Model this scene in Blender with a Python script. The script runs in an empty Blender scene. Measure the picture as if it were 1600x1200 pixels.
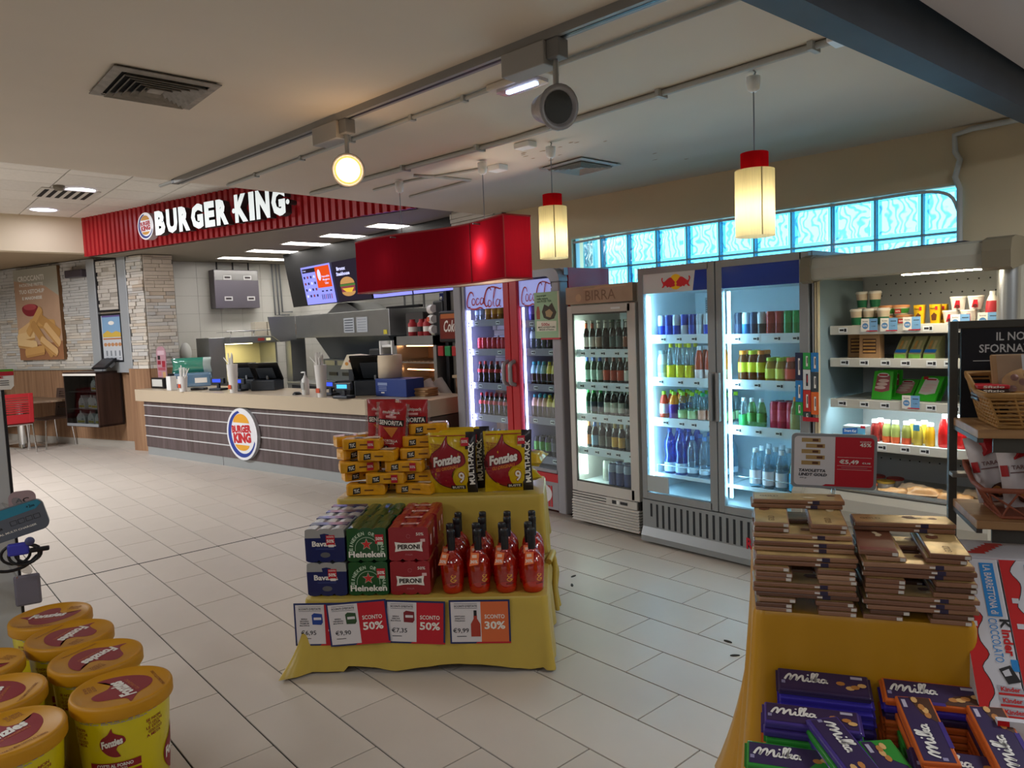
import bpy, bmesh, math, random
from mathutils import Vector, Matrix
from mathutils.geometry import tessellate_polygon
random.seed(7)
S = bpy.context.scene
COL = S.collection
PI = math.pi
def rad(a): return math.radians(a)

# ---------------------------------------------------------------- camera
PITCH, ROLL, YAW = rad(4.49), rad(-2.217), rad(41.4)
def _axes():
    ex = Vector((math.sin(YAW), -math.cos(YAW), 0)); ey = Vector((math.cos(YAW), math.sin(YAW), 0))
    def w(v): return Vector((v.dot(ex), v.dot(ey), v.z))
    f = Vector((0, math.cos(PITCH), -math.sin(PITCH))); r = Vector((1, 0, 0)); u = r.cross(f)
    r2 = r*math.cos(ROLL) + u*math.sin(ROLL); u2 = -r*math.sin(ROLL) + u*math.cos(ROLL)
    return w(f), w(r2), w(u2)
CF, CR, CU = _axes()
cam = bpy.data.cameras.new('camera'); cam.sensor_width = 36.0; cam.lens = 36.0*1146/1600; cam.clip_start = 0.05; cam.clip_end = 200
cam_o = bpy.data.objects.new('camera', cam); COL.objects.link(cam_o)
cam_o.matrix_world = Matrix(((CR.x, CU.x, -CF.x, 0), (CR.y, CU.y, -CF.y, 0), (CR.z, CU.z, -CF.z, 1.6), (0, 0, 0, 1)))
S.camera = cam_o

# ---------------------------------------------------------------- world, lights, exposure
S.view_settings.view_transform = 'Standard'; S.view_settings.look = 'None'
S.view_settings.exposure = 0.46; S.view_settings.gamma = 1.0; S.view_settings.use_curve_mapping = False
W = bpy.data.worlds.new('World'); S.world = W; W.use_nodes = True
_bg = W.node_tree.nodes['Background']; _bg.inputs[0].default_value = (0.42, 0.80, 1.0, 1); _bg.inputs[1].default_value = 4.2
def area(name, loc, rot, sx, sy, power, col):
    l = bpy.data.lights.new(name, 'AREA'); l.shape = 'RECTANGLE'; l.size = sx; l.size_y = sy; l.energy = power; l.color = col
    o = bpy.data.objects.new(name, l); o.location = loc; o.rotation_euler = rot; COL.objects.link(o); return o
def point(name, loc, power, col, r=0.04):
    l = bpy.data.lights.new(name, 'POINT'); l.energy = power; l.color = col; l.shadow_soft_size = r
    o = bpy.data.objects.new(name, l); o.location = loc; COL.objects.link(o); return o
# unseen ceiling lamps, assumed for the shop and the hall
area('unseen_shop_lamp', (1.0, -1.8, 2.6), (0, 0, 0), 1.8, 1.2, 22, (.97, .98, 1))
area('unseen_shop_lamp', (2.2, 1.6, 2.6), (0, 0, 0), 1.2, 1.2, 14, (.97, .98, 1))
area('unseen_shop_lamp', (0.6, 3.4, 2.6), (0, 0, 0), 1.2, .6, 42, (.93, .97, 1))  # added out of view to brighten cooler, chocolate and nearby floor
area('unseen_shop_lamp', (-2.6, -2.6, 2.6), (0, 0, 0), 1.8, 1.2, 46, (.97, .98, 1))
area('unseen_hall_lamp', (-9.5, -1.6, 3.3), (0, 0, 0), 2.5, 1.5, 350, (.96, .98, 1))  # unseen lamp added to lift the dining hall and stone wall

# ---------------------------------------------------------------- materials
def lin(c):
    if isinstance(c, str):
        c = c.lstrip('#'); c = [int(c[i:i+2], 16)/255 for i in (0, 2, 4)]
    return tuple((x/12.92 if x <= .04045 else ((x+.055)/1.055)**2.4) for x in c[:3]) + (1,)
_M = {}
def mat(name, col, rough=.5, metal=0, emit=0, ecol=None, noise=0, nscale=20, bump=0, trans=0, spec=None, ior=1.45, alpha=1, stretch=None, coat=0):
    if name in _M: return _M[name]
    m = bpy.data.materials.new(name); m.use_nodes = True; nt = m.node_tree; b = nt.nodes['Principled BSDF']
    c = lin(col); b.inputs['Base Color'].default_value = c; b.inputs['Roughness'].default_value = rough; b.inputs['Metallic'].default_value = metal
    b.inputs['IOR'].default_value = ior; b.inputs['Transmission Weight'].default_value = trans; b.inputs['Alpha'].default_value = alpha
    if coat: b.inputs['Coat Weight'].default_value = coat
    if spec is not None: b.inputs['Specular IOR Level'].default_value = spec
    if emit:
        b.inputs['Emission Color'].default_value = lin(ecol) if ecol else c; b.inputs['Emission Strength'].default_value = emit
    if noise or bump:
        tc = nt.nodes.new('ShaderNodeTexCoord'); n = nt.nodes.new('ShaderNodeTexNoise'); n.inputs['Scale'].default_value = nscale; n.inputs['Detail'].default_value = 4
        if stretch:
            mp = nt.nodes.new('ShaderNodeMapping'); mp.inputs['Scale'].default_value = stretch
            nt.links.new(tc.outputs['Object'], mp.inputs[0]); nt.links.new(mp.outputs[0], n.inputs['Vector'])
        else: nt.links.new(tc.outputs['Object'], n.inputs['Vector'])
        if noise:
            r = nt.nodes.new('ShaderNodeValToRGB')
            lo = tuple(x*(1-noise) for x in c[:3])+(1,); hi = tuple(min(1, x*(1+noise)) for x in c[:3])+(1,)
            r.color_ramp.elements[0].position = .3; r.color_ramp.elements[1].position = .7
            r.color_ramp.elements[0].color = lo; r.color_ramp.elements[1].color = hi
            nt.links.new(n.outputs['Fac'], r.inputs[0]); nt.links.new(r.outputs[0], b.inputs['Base Color'])
        if bump:
            bp = nt.nodes.new('ShaderNodeBump'); bp.inputs['Strength'].default_value = bump; bp.inputs['Distance'].default_value = .01
            nt.links.new(n.outputs['Fac'], bp.inputs['Height']); nt.links.new(bp.outputs[0], b.inputs['Normal'])
    _M[name] = m; return m
def emi(name, col, s):
    if name in _M: return _M[name]
    m = bpy.data.materials.new(name); m.use_nodes = True; nt = m.node_tree; nt.nodes.clear()
    e = nt.nodes.new('ShaderNodeEmission'); e.inputs[0].default_value = lin(col); e.inputs[1].default_value = s
    o = nt.nodes.new('ShaderNodeOutputMaterial'); nt.links.new(e.outputs[0], o.inputs[0]); _M[name] = m; return m
def thin(name, col=(1, 1, 1), gloss=.08, rough=.02, tint=1.0, diff=0, dcol='#ffffff'):
    """thin clear sheet: tinted transparency with a surface reflection and optional milky share"""
    if name in _M: return _M[name]
    m = bpy.data.materials.new(name); m.use_nodes = True; nt = m.node_tree; nt.nodes.clear()
    t = nt.nodes.new('ShaderNodeBsdfTransparent'); t.inputs[0].default_value = lin(col)
    g = nt.nodes.new('ShaderNodeBsdfGlossy'); g.inputs['Roughness'].default_value = rough
    lw = nt.nodes.new('ShaderNodeLayerWeight'); lw.inputs[0].default_value = .5
    pw = nt.nodes.new('ShaderNodeMath'); pw.operation = 'POWER'; pw.inputs[1].default_value = 5; nt.links.new(lw.outputs['Facing'], pw.inputs[0])
    ml = nt.nodes.new('ShaderNodeMath'); ml.operation = 'MULTIPLY_ADD'; ml.inputs[1].default_value = .9; ml.inputs[2].default_value = gloss*.6; ml.use_clamp = True
    mx = nt.nodes.new('ShaderNodeMixShader'); o = nt.nodes.new('ShaderNodeOutputMaterial')
    nt.links.new(pw.outputs[0], ml.inputs[0]); nt.links.new(ml.outputs[0], mx.inputs[0])
    src = t
    if diff:
        d = nt.nodes.new('ShaderNodeBsdfDiffuse'); d.inputs[0].default_value = lin(dcol)
        m2 = nt.nodes.new('ShaderNodeMixShader'); m2.inputs[0].default_value = diff
        nt.links.new(t.outputs[0], m2.inputs[1]); nt.links.new(d.outputs[0], m2.inputs[2]); src = m2
    nt.links.new(src.outputs[0], mx.inputs[1]); nt.links.new(g.outputs[0], mx.inputs[2]); nt.links.new(mx.outputs[0], o.inputs[0])
    _M[name] = m; return m
def shade_mat(name, col, tr=.6):
    if name in _M: return _M[name]
    m = bpy.data.materials.new(name); m.use_nodes = True; nt = m.node_tree; nt.nodes.clear()
    d = nt.nodes.new('ShaderNodeBsdfDiffuse'); t = nt.nodes.new('ShaderNodeBsdfTranslucent')
    mx = nt.nodes.new('ShaderNodeMixShader'); mx.inputs[0].default_value = tr; o = nt.nodes.new('ShaderNodeOutputMaterial')
    tc = nt.nodes.new('ShaderNodeTexCoord'); mp = nt.nodes.new('ShaderNodeMapping'); mp.inputs['Scale'].default_value = (60, 60, 2)
    n = nt.nodes.new('ShaderNodeTexNoise'); n.inputs['Scale'].default_value = 4; r = nt.nodes.new('ShaderNodeValToRGB')
    c = lin(col); r.color_ramp.elements[0].position = .35; r.color_ramp.elements[0].color = tuple(x*.92 for x in c[:3])+(1,)
    r.color_ramp.elements[1].position = .6; r.color_ramp.elements[1].color = c
    L = nt.links.new; L(tc.outputs['Object'], mp.inputs[0]); L(mp.outputs[0], n.inputs['Vector']); L(n.outputs['Fac'], r.inputs[0])
    L(r.outputs[0], d.inputs[0]); L(r.outputs[0], t.inputs[0]); L(d.outputs[0], mx.inputs[1]); L(t.outputs[0], mx.inputs[2]); L(mx.outputs[0], o.inputs[0])
    _M[name] = m; return m
def wood(name, c1, c2, axis='Z', scale=3, rough=.5):
    if name in _M: return _M[name]
    m = bpy.data.materials.new(name); m.use_nodes = True; nt = m.node_tree; b = nt.nodes['Principled BSDF']; b.inputs['Roughness'].default_value = rough
    tc = nt.nodes.new('ShaderNodeTexCoord'); mp = nt.nodes.new('ShaderNodeMapping')
    s = {'X': (.35, 8, 8), 'Y': (8, .35, 8), 'Z': (8, 8, .35)}[axis]; mp.inputs['Scale'].default_value = s
    n = nt.nodes.new('ShaderNodeTexNoise'); n.inputs['Scale'].default_value = scale; n.inputs['Detail'].default_value = 8; n.inputs['Distortion'].default_value = .6
    r = nt.nodes.new('ShaderNodeValToRGB'); r.color_ramp.elements[0].position = .3; r.color_ramp.elements[1].position = .7
    r.color_ramp.elements[0].color = lin(c1); r.color_ramp.elements[1].color = lin(c2)
    L = nt.links.new; L(tc.outputs['Object'], mp.inputs[0]); L(mp.outputs[0], n.inputs['Vector']); L(n.outputs['Fac'], r.inputs[0]); L(r.outputs[0], b.inputs['Base Color'])
    _M[name] = m; return m
def varied(name, cols, rough=.8, nscale=6, bump=.3):
    """colour picked per object from a ramp, with grain"""
    if name in _M: return _M[name]
    m = bpy.data.materials.new(name); m.use_nodes = True; nt = m.node_tree; b = nt.nodes['Principled BSDF']; b.inputs['Roughness'].default_value = rough
    oi = nt.nodes.new('ShaderNodeObjectInfo'); r = nt.nodes.new('ShaderNodeValToRGB'); e = r.color_ramp.elements
    while len(e) < len(cols): e.new(.5)
    for i, c in enumerate(cols): e[i].position = i/(len(cols)-1); e[i].color = lin(c)
    tc = nt.nodes.new('ShaderNodeTexCoord'); n = nt.nodes.new('ShaderNodeTexNoise'); n.inputs['Scale'].default_value = nscale; n.inputs['Detail'].default_value = 5
    mr = nt.nodes.new('ShaderNodeMapRange'); mr.inputs[3].default_value = .88; mr.inputs[4].default_value = 1.1
    mx = nt.nodes.new('ShaderNodeMix'); mx.data_type = 'RGBA'; mx.blend_type = 'MULTIPLY'; mx.inputs[0].default_value = 1
    L = nt.links.new; L(oi.outputs['Random'], r.inputs[0]); L(tc.outputs['Object'], n.inputs['Vector']); L(n.outputs['Fac'], mr.inputs[0])
    L(r.outputs[0], mx.inputs[6]); L(mr.outputs[0], mx.inputs[7]); L(mx.outputs[2], b.inputs['Base Color'])
    if bump:
        bp = nt.nodes.new('ShaderNodeBump'); bp.inputs['Strength'].default_value = bump; bp.inputs['Distance'].default_value = .01
        L(n.outputs['Fac'], bp.inputs['Height']); L(bp.outputs[0], b.inputs['Normal'])
    _M[name] = m; return m

# ---------------------------------------------------------------- geometry builder
FRONT = Matrix(((1, 0, 0, 0), (0, 0, -1, 0), (0, 1, 0, 0), (0, 0, 0, 1)))   # print plane xy -> x, z, facing -y
SIDE = Matrix(((0, 0, 1, 0), (1, 0, 0, 0), (0, 1, 0, 0), (0, 0, 0, 1)))     # print plane xy -> y, z, facing +x
def T(x, y, z): return Matrix.Translation((x, y, z))
def RZ(a): return Matrix.Rotation(a, 4, 'Z')
def RX(a): return Matrix.Rotation(a, 4, 'X')
def RY(a): return Matrix.Rotation(a, 4, 'Y')
class G:
    def __init__(s): s.v = []; s.f = []; s.m = []; s.mats = []; s.sm = []
    def mi(s, m):
        if m not in s.mats: s.mats.append(m)
        return s.mats.index(m)
    def add(s, vs, fs, m, M=None, smooth=False):
        o = len(s.v); i = s.mi(m)
        s.v += [tuple(M @ Vector(v)) if M else tuple(v) for v in vs]
        for f in fs: s.f.append([o+k for k in f]); s.m.append(i); s.sm.append(smooth)
        return s
    def box(s, x0, x1, y0, y1, z0, z1, m, M=None):
        v = [(x0, y0, z0), (x1, y0, z0), (x1, y1, z0), (x0, y1, z0), (x0, y0, z1), (x1, y0, z1), (x1, y1, z1), (x0, y1, z1)]
        return s.add(v, [(3, 2, 1, 0), (4, 5, 6, 7), (0, 1, 5, 4), (1, 2, 6, 5), (2, 3, 7, 6), (3, 0, 4, 7)], m, M)
    def bbox(s, x0, x1, y0, y1, z0, z1, m, b=.004, M=None):
        """box with chamfered vertical and horizontal edges"""
        bm = bmesh.new(); bmesh.ops.create_cube(bm, size=1)
        for v in bm.verts: v.co = Vector(((x0+x1)/2+v.co.x*(x1-x0), (y0+y1)/2+v.co.y*(y1-y0), (z0+z1)/2+v.co.z*(z1-z0)))
        bmesh.ops.bevel(bm, geom=bm.edges[:], offset=b, segments=2, affect='EDGES', profile=.5)
        bm.verts.index_update()
        s.add([v.co[:] for v in bm.verts], [[v.index for v in f.verts] for f in bm.faces], m, M); bm.free(); return s
    def lathe(s, prof, m, n=14, M=None, caps=True, smooth=True):
        vs = []; fs = []
        for r, z in prof:
            for k in range(n): a = 2*PI*k/n; vs.append((r*math.cos(a), r*math.sin(a), z))
        for i in range(len(prof)-1):
            for k in range(n): fs.append((i*n+k, i*n+(k+1) % n, (i+1)*n+(k+1) % n, (i+1)*n+k))
        s.add(vs, fs, m, M, smooth)
        if caps:
            L = len(prof)-1
            s.add(vs[:n], [tuple(range(n-1, -1, -1))], m, M); s.add(vs[L*n:], [tuple(range(n))], m, M)
        return s
    def cyl(s, r, z0, z1, m, n=14, M=None): return s.lathe([(r, z0), (r, z1)], m, n, M)
    def tube(s, pts, r, m, n=6, M=None, closed=False):
        P = [Vector(p) for p in pts]; vs = []; fs = []; N = len(P); nrm = None
        for i, p in enumerate(P):
            a = P[(i-1) % N] if (closed or i > 0) else P[0]; b = P[(i+1) % N] if (closed or i < N-1) else P[-1]
            t = (b-a).normalized()
            if nrm is None: nrm = t.orthogonal().normalized()
            nrm = (nrm - t*nrm.dot(t)); nrm = nrm.normalized() if nrm.length > 1e-6 else t.orthogonal().normalized()
            bn = t.cross(nrm)
            for k in range(n): q = 2*PI*k/n; vs.append(p + (nrm*math.cos(q)+bn*math.sin(q))*r)
        R = N if closed else N-1
        for i in range(R):
            j = (i+1) % N
            for k in range(n): fs.append((i*n+k, i*n+(k+1) % n, j*n+(k+1) % n, j*n+k))
        s.add(vs, fs, m, M, True)
        if not closed: s.add(vs[:n], [tuple(range(n-1, -1, -1))], m, M); s.add(vs[-n:], [tuple(range(n))], m, M)
        return s
    def prism(s, poly, z0, z1, m, M=None, mside=None):
        n = len(poly); v = [(x, y, z0) for x, y in poly]+[(x, y, z1) for x, y in poly]
        tr = tessellate_polygon([[Vector((x, y, 0)) for x, y in poly]])
        area2 = sum(poly[i][0]*poly[(i+1) % n][1]-poly[(i+1) % n][0]*poly[i][1] for i in range(n))
        def up(t):
            a, b, c = (poly[k] for k in t)
            return t if (b[0]-a[0])*(c[1]-a[1])-(b[1]-a[1])*(c[0]-a[0]) > 0 else (t[0], t[2], t[1])
        T_ = [up(t) for t in tr]
        s.add(v, [tuple(k+n for k in t) for t in T_]+[tuple(reversed(t)) for t in T_], m, M)
        sd = [(i, (i+1) % n, (i+1) % n+n, i+n) for i in range(n)]
        if area2 < 0: sd = [tuple(reversed(f)) for f in sd]
        s.add(v, sd, mside or m, M); return s
    def poly(s, poly, m, z=0, M=None, fn=None, sub=0):
        tr = tessellate_polygon([[Vector((x, y, 0)) for x, y in poly]])
        def up(t):
            a, b, c = (poly[k] for k in t)
            return t if (b[0]-a[0])*(c[1]-a[1])-(b[1]-a[1])*(c[0]-a[0]) > 0 else (t[0], t[2], t[1])
        vs = [(x, y, z) for x, y in poly]
        if fn: vs = [fn(*v) for v in vs]
        return s.add(vs, [up(t) for t in tr], m, M)
    def rect(s, cx, cy, w, h, m, z=0, M=None, fn=None, nx=1, ny=1):
        vs = [(cx-w/2+w*i/nx, cy-h/2+h*j/ny, z) for j in range(ny+1) for i in range(nx+1)]
        if fn: vs = [fn(*v) for v in vs]
        fs = [(j*(nx+1)+i, j*(nx+1)+i+1, (j+1)*(nx+1)+i+1, (j+1)*(nx+1)+i) for j in range(ny) for i in range(nx)]
        return s.add(vs, fs, m, M)
    def star(s, poly, c, m, z=0, M=None, fn=None, rings=4):
        """star-shaped outline filled in rings so that it can follow a curved surface"""
        n = len(poly); vs = [(c[0], c[1], z)]
        for k in range(1, rings+1):
            t = k/rings; vs += [(c[0]+(x-c[0])*t, c[1]+(y-c[1])*t, z) for x, y in poly]
        fs = [(0, 1+i, 1+(i+1) % n) for i in range(n)]
        for k in range(rings-1):
            a = 1+k*n; b = a+n; fs += [(a+i, b+i, b+(i+1) % n, a+(i+1) % n) for i in range(n)]
        if fn: vs = [fn(*v) for v in vs]
        return s.add(vs, fs, m, M)
    def text(s, txt, cx, cy, w, h, m, z=0, M=None, fn=None, bold=.02, shear=0, ext=0, mside=None, rot=0):
        vs, fs = textgeo(txt, bold, shear)
        ca, sa = math.cos(rot), math.sin(rot)
        out = []
        for x, y in vs:
            X, Y = x*w, y*h; out.append((cx+X*ca-Y*sa, cy+X*sa+Y*ca, z))
        if ext:
            n = len(out); top = [(x, y, z+ext) for x, y, _ in out]
            s.add(top, fs, m, M)
            ed = {}
            for f in fs:
                for i in range(len(f)):
                    a, b = f[i], f[(i+1) % len(f)]; ed[(a, b)] = 1
            sd = [(a, b, b+n, a+n) for (a, b) in ed if (b, a) not in ed]
            s.add(out+top, sd, mside or m, M); return s
        if fn: out = [fn(*v) for v in out]
        return s.add(out, fs, m, M)
    def stroke(s, pts, w, m, z=0, M=None, fn=None):
        """flat ribbon along a 2D polyline"""
        P = [Vector((x, y)) for x, y in pts]; vs = []; N = len(P)
        for i, p in enumerate(P):
            t = P[min(i+1, N-1)]-P[max(i-1, 0)]; t = t.normalized() if t.length > 1e-9 else Vector((1, 0)); nn = Vector((-t.y, t.x))
            ww = w[i] if isinstance(w, (list, tuple)) else w
            vs += [(p.x+nn.x*ww/2, p.y+nn.y*ww/2, z), (p.x-nn.x*ww/2, p.y-nn.y*ww/2, z)]
        if fn: vs = [fn(*v) for v in vs]
        return s.add(vs, [(2*i, 2*i+1, 2*i+3, 2*i+2) for i in range(N-1)], m, M)
    def mesh(s, name):
        me = bpy.data.meshes.new(name); me.from_pydata(s.v, [], s.f)
        for m in s.mats: me.materials.append(m)
        me.polygons.foreach_set('material_index', s.m); me.polygons.foreach_set('use_smooth', s.sm); me.update(); return me
    def obj(s, name, parent=None, loc=(0, 0, 0), rz=0, **kw):
        return put(name, s.mesh(name), parent, loc, rz, **kw)
def put(name, me, parent=None, loc=(0, 0, 0), rz=0, label=None, cat=None, group=None, kind=None, bevel=0, rot=None, sub=0):
    o = bpy.data.objects.new(name, me); COL.objects.link(o); o.location = loc; o.rotation_euler = rot or (0, 0, rz)
    if parent: o.parent = parent
    tag(o, label, cat, group, kind)
    if bevel:
        b = o.modifiers.new('bevel', 'BEVEL'); b.width = bevel; b.segments = 2; b.limit_method = 'ANGLE'
    return o
def tag(o, label=None, cat=None, group=None, kind=None):
    if label: o['label'] = label
    if cat: o['category'] = cat
    if group: o['group'] = group
    if kind: o['kind'] = kind
    return o
def empty(name, loc, rz=0, label=None, cat=None, group=None, kind=None, rot=None):
    o = bpy.data.objects.new(name, None); COL.objects.link(o); o.location = loc; o.rotation_euler = rot or (0, 0, rz); o.empty_display_size = .05
    return tag(o, label, cat, group, kind)
_TG = {}
def textgeo(txt, bold=.02, shear=0):
    k = (txt, bold, shear)
    if k in _TG: return _TG[k]
    c = bpy.data.curves.new('t', 'FONT'); c.body = txt; c.offset = bold; c.shear = shear; c.resolution_u = 2; c.align_x = 'CENTER'
    o = bpy.data.objects.new('t', c); me = bpy.data.meshes.new_from_object(o)
    vs = [(v.co.x, v.co.y) for v in me.vertices]; fs = [tuple(p.vertices) for p in me.polygons]
    bpy.data.objects.remove(o); bpy.data.curves.remove(c); bpy.data.meshes.remove(me)
    if not vs: _TG[k] = ([], []); return _TG[k]
    x0 = min(v[0] for v in vs); x1 = max(v[0] for v in vs); y0 = min(v[1] for v in vs); y1 = max(v[1] for v in vs)
    vs = [((x-(x0+x1)/2)/(x1-x0), (y-(y0+y1)/2)/(y1-y0)) for x, y in vs]
    # orientation facing +z
    fl = []
    for f in fs:
        a, b, c_ = vs[f[0]], vs[f[1]], vs[f[2]]
        ar = sum(vs[f[i]][0]*vs[f[(i+1) % len(f)]][1]-vs[f[(i+1) % len(f)]][0]*vs[f[i]][1] for i in range(len(f)))
        fl.append(f if ar > 0 else tuple(reversed(f)))
    _TG[k] = (vs, fl); return _TG[k]
def ell(cx, cy, a, b, n=28, t0=0, t1=360):
    N = n if t1-t0 >= 360 else n+1
    return [(cx+a*math.cos(rad(t0+(t1-t0)*i/n)), cy+b*math.sin(rad(t0+(t1-t0)*i/n))) for i in range(N)]
def smooth_pts(P, k=6, closed=False):
    out = []; n = len(P)
    rng = n if closed else n-1
    for i in range(rng):
        p0 = P[(i-1) % n] if closed or i > 0 else P[0]; p1 = P[i]; p2 = P[(i+1) % n]; p3 = P[(i+2) % n] if closed or i+2 < n else P[-1]
        for j in range(k):
            t = j/k
            out.append(tuple(.5*((2*b)+(-a+c)*t+(2*a-5*b+4*c-d)*t*t+(-a+3*b-3*c+d)*t**3) for a, b, c, d in zip(p0, p1, p2, p3)))
    if not closed: out.append(tuple(P[-1]))
    return out
ORD = ['first', 'second', 'third', 'fourth', 'fifth', 'sixth', 'seventh', 'eighth', 'ninth', 'tenth', 'eleventh', 'twelfth', 'thirteenth', 'fourteenth', 'fifteenth', 'sixteenth', 'seventeenth', 'eighteenth', 'nineteenth', 'twentieth', 'top', 'topmost', 'uppermost']
class Proto:
    """a thing built once; place() copies it with its parts (mesh data shared)"""
    def __init__(s, name, parts): s.name = name; s.parts = parts       # parts: [(name, G or mesh), ...]; the first is the thing itself
    def ready(s):
        s.parts = [(n, g.mesh(n) if isinstance(g, G) else g) for n, g in s.parts]; return s
    def place(s, loc, rz=0, label=None, cat=None, group=None, rot=None):
        r = put(s.name, s.parts[0][1], None, loc, rz, label, cat, group, rot=rot)
        for n, me in s.parts[1:]: put(n, me, r)
        return r
# ---------------------------------------------------------------- setting
def near(x, y):  # distance from the eye, for things roughly in front of it
    d = Vector((x, y)); f = Vector((CF.x, CF.y)).normalized(); a = d.normalized().dot(f) if d.length > .01 else 1
    return d.length if a > .74 else 100+d.length
M_grout = mat('floor_grout', '#15130f', .9)
M_tile = varied('floor_tile', ['#bdb3a8', '#c0b6ab', '#c3b9ae', '#bfb5aa', '#c1b7ac'], rough=.45, nscale=2.2, bump=.04)
floor = G().box(-18, 4.5, -6, 8, -.15, -.006, M_grout).obj('floor', kind='structure')
TL, TW = .594, .2835
tg = G().box(0, TL-.006, 0, TW-.0075, -.0055, 0, M_tile).mesh('floor_tile')
cells = []
for j in range(-14, 20):
    y0 = 1.938 + j*TW
    for i in range(-10, 32):
        x0 = -2.125 - (i+1)*TL + (.297 if j % 2 else 0)
        x1 = x0 + TL
        if x1 > 2.2 or x0 < -17.2: continue
        cells.append((near(x0+TL/2, y0+TW/2), x0, y0))
cells.sort()
st = G()
for n, (d, x0, y0) in enumerate(cells):
    L = TL
    if n < 300:
        put('tile', tg, floor, (x0, y0, 0))
    else: st.box(x0, x0+TL-.006, y0, y0+TW-.0075, -.0055, 0, M_tile)
st.obj('far_tile', floor, kind='stuff')
joint = G().box(-5.695, -5.683, -4, 6, -.004, .0012, M_grout).obj('floor_joint', floor)

# shop ceiling, beam, nearer ceiling
M_ceil = mat('ceiling_paint', '#d3c8b8', .85, noise=.03, nscale=1.5)
def xe(y): return -5.319-.0647*y
G().prism([(xe(-6), -6), (-1.15, -6), (-1.0, 5.6), (xe(5.6), 5.6)], 2.7, 3.5, M_ceil).obj('ceiling', kind='structure')
G().prism([(-1.1, -6), (4.5, -6), (4.5, 5.6), (-.95, 5.6)], 2.648, 3.5, mat('near_ceiling_paint', '#b9b6bb', .85)).obj('ceiling_2', kind='structure')
M_beam = mat('beam_paint', '#3d4652', .6, noise=.08, nscale=6)
G().prism([(-1.167+.0364*(-7.949), -6), (-1.054+.033*(-8.1), -6), (-1.054+.033*3.4, 5.5), (-1.167+.0364*3.55, 5.5)], 2.5, 2.72, M_beam).obj('trim_1', kind='structure')

# window wall (turned 4.8 degrees against the floor tiles)
WR = rad(4.77); WO = (-.432, 5.184, 0)
M_wall = mat('wall_paint', '#d2c2a2', .8, noise=.04, nscale=2)
wl = G()
wl.box(-5.5, -4.19, 0, .25, 0, 2.75, M_wall); wl.box(-1.138, 5.6, 0, .25, 0, 2.75, M_wall)
wl.box(-4.19, -1.138, 0, .25, 2.373, 2.75, M_wall); wl.box(-4.19, -1.138, 0, .25, 0, 1.79, M_wall)
wall_right = wl.obj('wall_right', loc=WO, rz=WR, kind='structure')
win = G()
M_mortar = mat('block_mortar', '#8fb6c4', .7)
for k in range(12):
    x = -1.364-.281*k
    if x > -4.19: win.box(x-.006, x+.006, .035, .09, 1.79, 2.373, M_mortar)
win.box(-4.19, -1.138, .035, .09, 2.071, 2.083, M_mortar)
window = win.obj('window_1', loc=WO, rz=WR, kind='structure')
# patterned glass of the blocks
def block_glass():
    m = bpy.data.materials.new('block_glass'); m.use_nodes = True; nt = m.node_tree; nt.nodes.clear(); L = nt.links.new
    tc = nt.nodes.new('ShaderNodeTexCoord'); wv = nt.nodes.new('ShaderNodeTexWave'); wv.inputs['Scale'].default_value = 7; wv.inputs['Distortion'].default_value = 16; wv.inputs['Detail'].default_value = 1.5; wv.inputs['Detail Scale'].default_value = 1.3
    oi = nt.nodes.new('ShaderNodeObjectInfo'); ad = nt.nodes.new('ShaderNodeVectorMath'); ad.operation = 'ADD'
    L(tc.outputs['Object'], ad.inputs[0]); L(oi.outputs['Location'], ad.inputs[1]); L(ad.outputs[0], wv.inputs['Vector'])
    r = nt.nodes.new('ShaderNodeValToRGB'); r.color_ramp.elements[0].position = .05; r.color_ramp.elements[0].color = (.32, .50, .60, 1)
    r.color_ramp.elements[1].position = .42; r.color_ramp.elements[1].color = (.58, .76, .83, 1)
    L(wv.outputs['Fac'], r.inputs[0])
    t = nt.nodes.new('ShaderNodeBsdfTransparent'); L(r.outputs[0], t.inputs[0])
    g = nt.nodes.new('ShaderNodeBsdfGlossy'); g.inputs['Roughness'].default_value = .15
    bp = nt.nodes.new('ShaderNodeBump'); bp.inputs['Strength'].default_value = .6; L(wv.outputs['Fac'], bp.inputs['Height']); L(bp.outputs[0], g.inputs['Normal'])
    mx = nt.nodes.new('ShaderNodeMixShader'); mx.inputs[0].default_value = .06; o = nt.nodes.new('ShaderNodeOutputMaterial')
    L(t.outputs[0], mx.inputs[1]); L(g.outputs[0], mx.inputs[2]); L(mx.outputs[0], o.inputs[0]); return m
M_block = block_glass(); M_blockrim = thin('block_rim', '#a5dcec', .1, .1)
def blk(w):
    g = G(); b = .022
    g.box(-w/2+b, w/2-b, -.012, -.008, -.134+b, .134-b, M_block)
    for x0, x1, z0, z1 in ((-w/2, w/2, -.134, -.134+b), (-w/2, w/2, .134-b, .134), (-w/2, -w/2+b, -.134+b, .134-b), (w/2-b, w/2, -.134+b, .134-b)):
        g.box(x0, x1, -.004, .04, z0, z1, M_blockrim)
    return g.mesh('glass_block')
B1 = blk(.269); B2 = blk(.214); B3 = blk(.13)
for r, z in ((0, 2.218), (1, 1.938)):
    put('glass_block', B2, window, (-1.251, .05, z))
    for k in range(9): put('glass_block', B1, window, (-1.364-.281*(k+.5), .05, z))
    put('glass_block', B3, window, (-4.19+.16, .05, z))
G().box(-4.19, -1.138, -.006, .03, 2.355, 2.373, mat('window_strip', '#cfc7ae', .6)).obj('window_trim', window)

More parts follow.
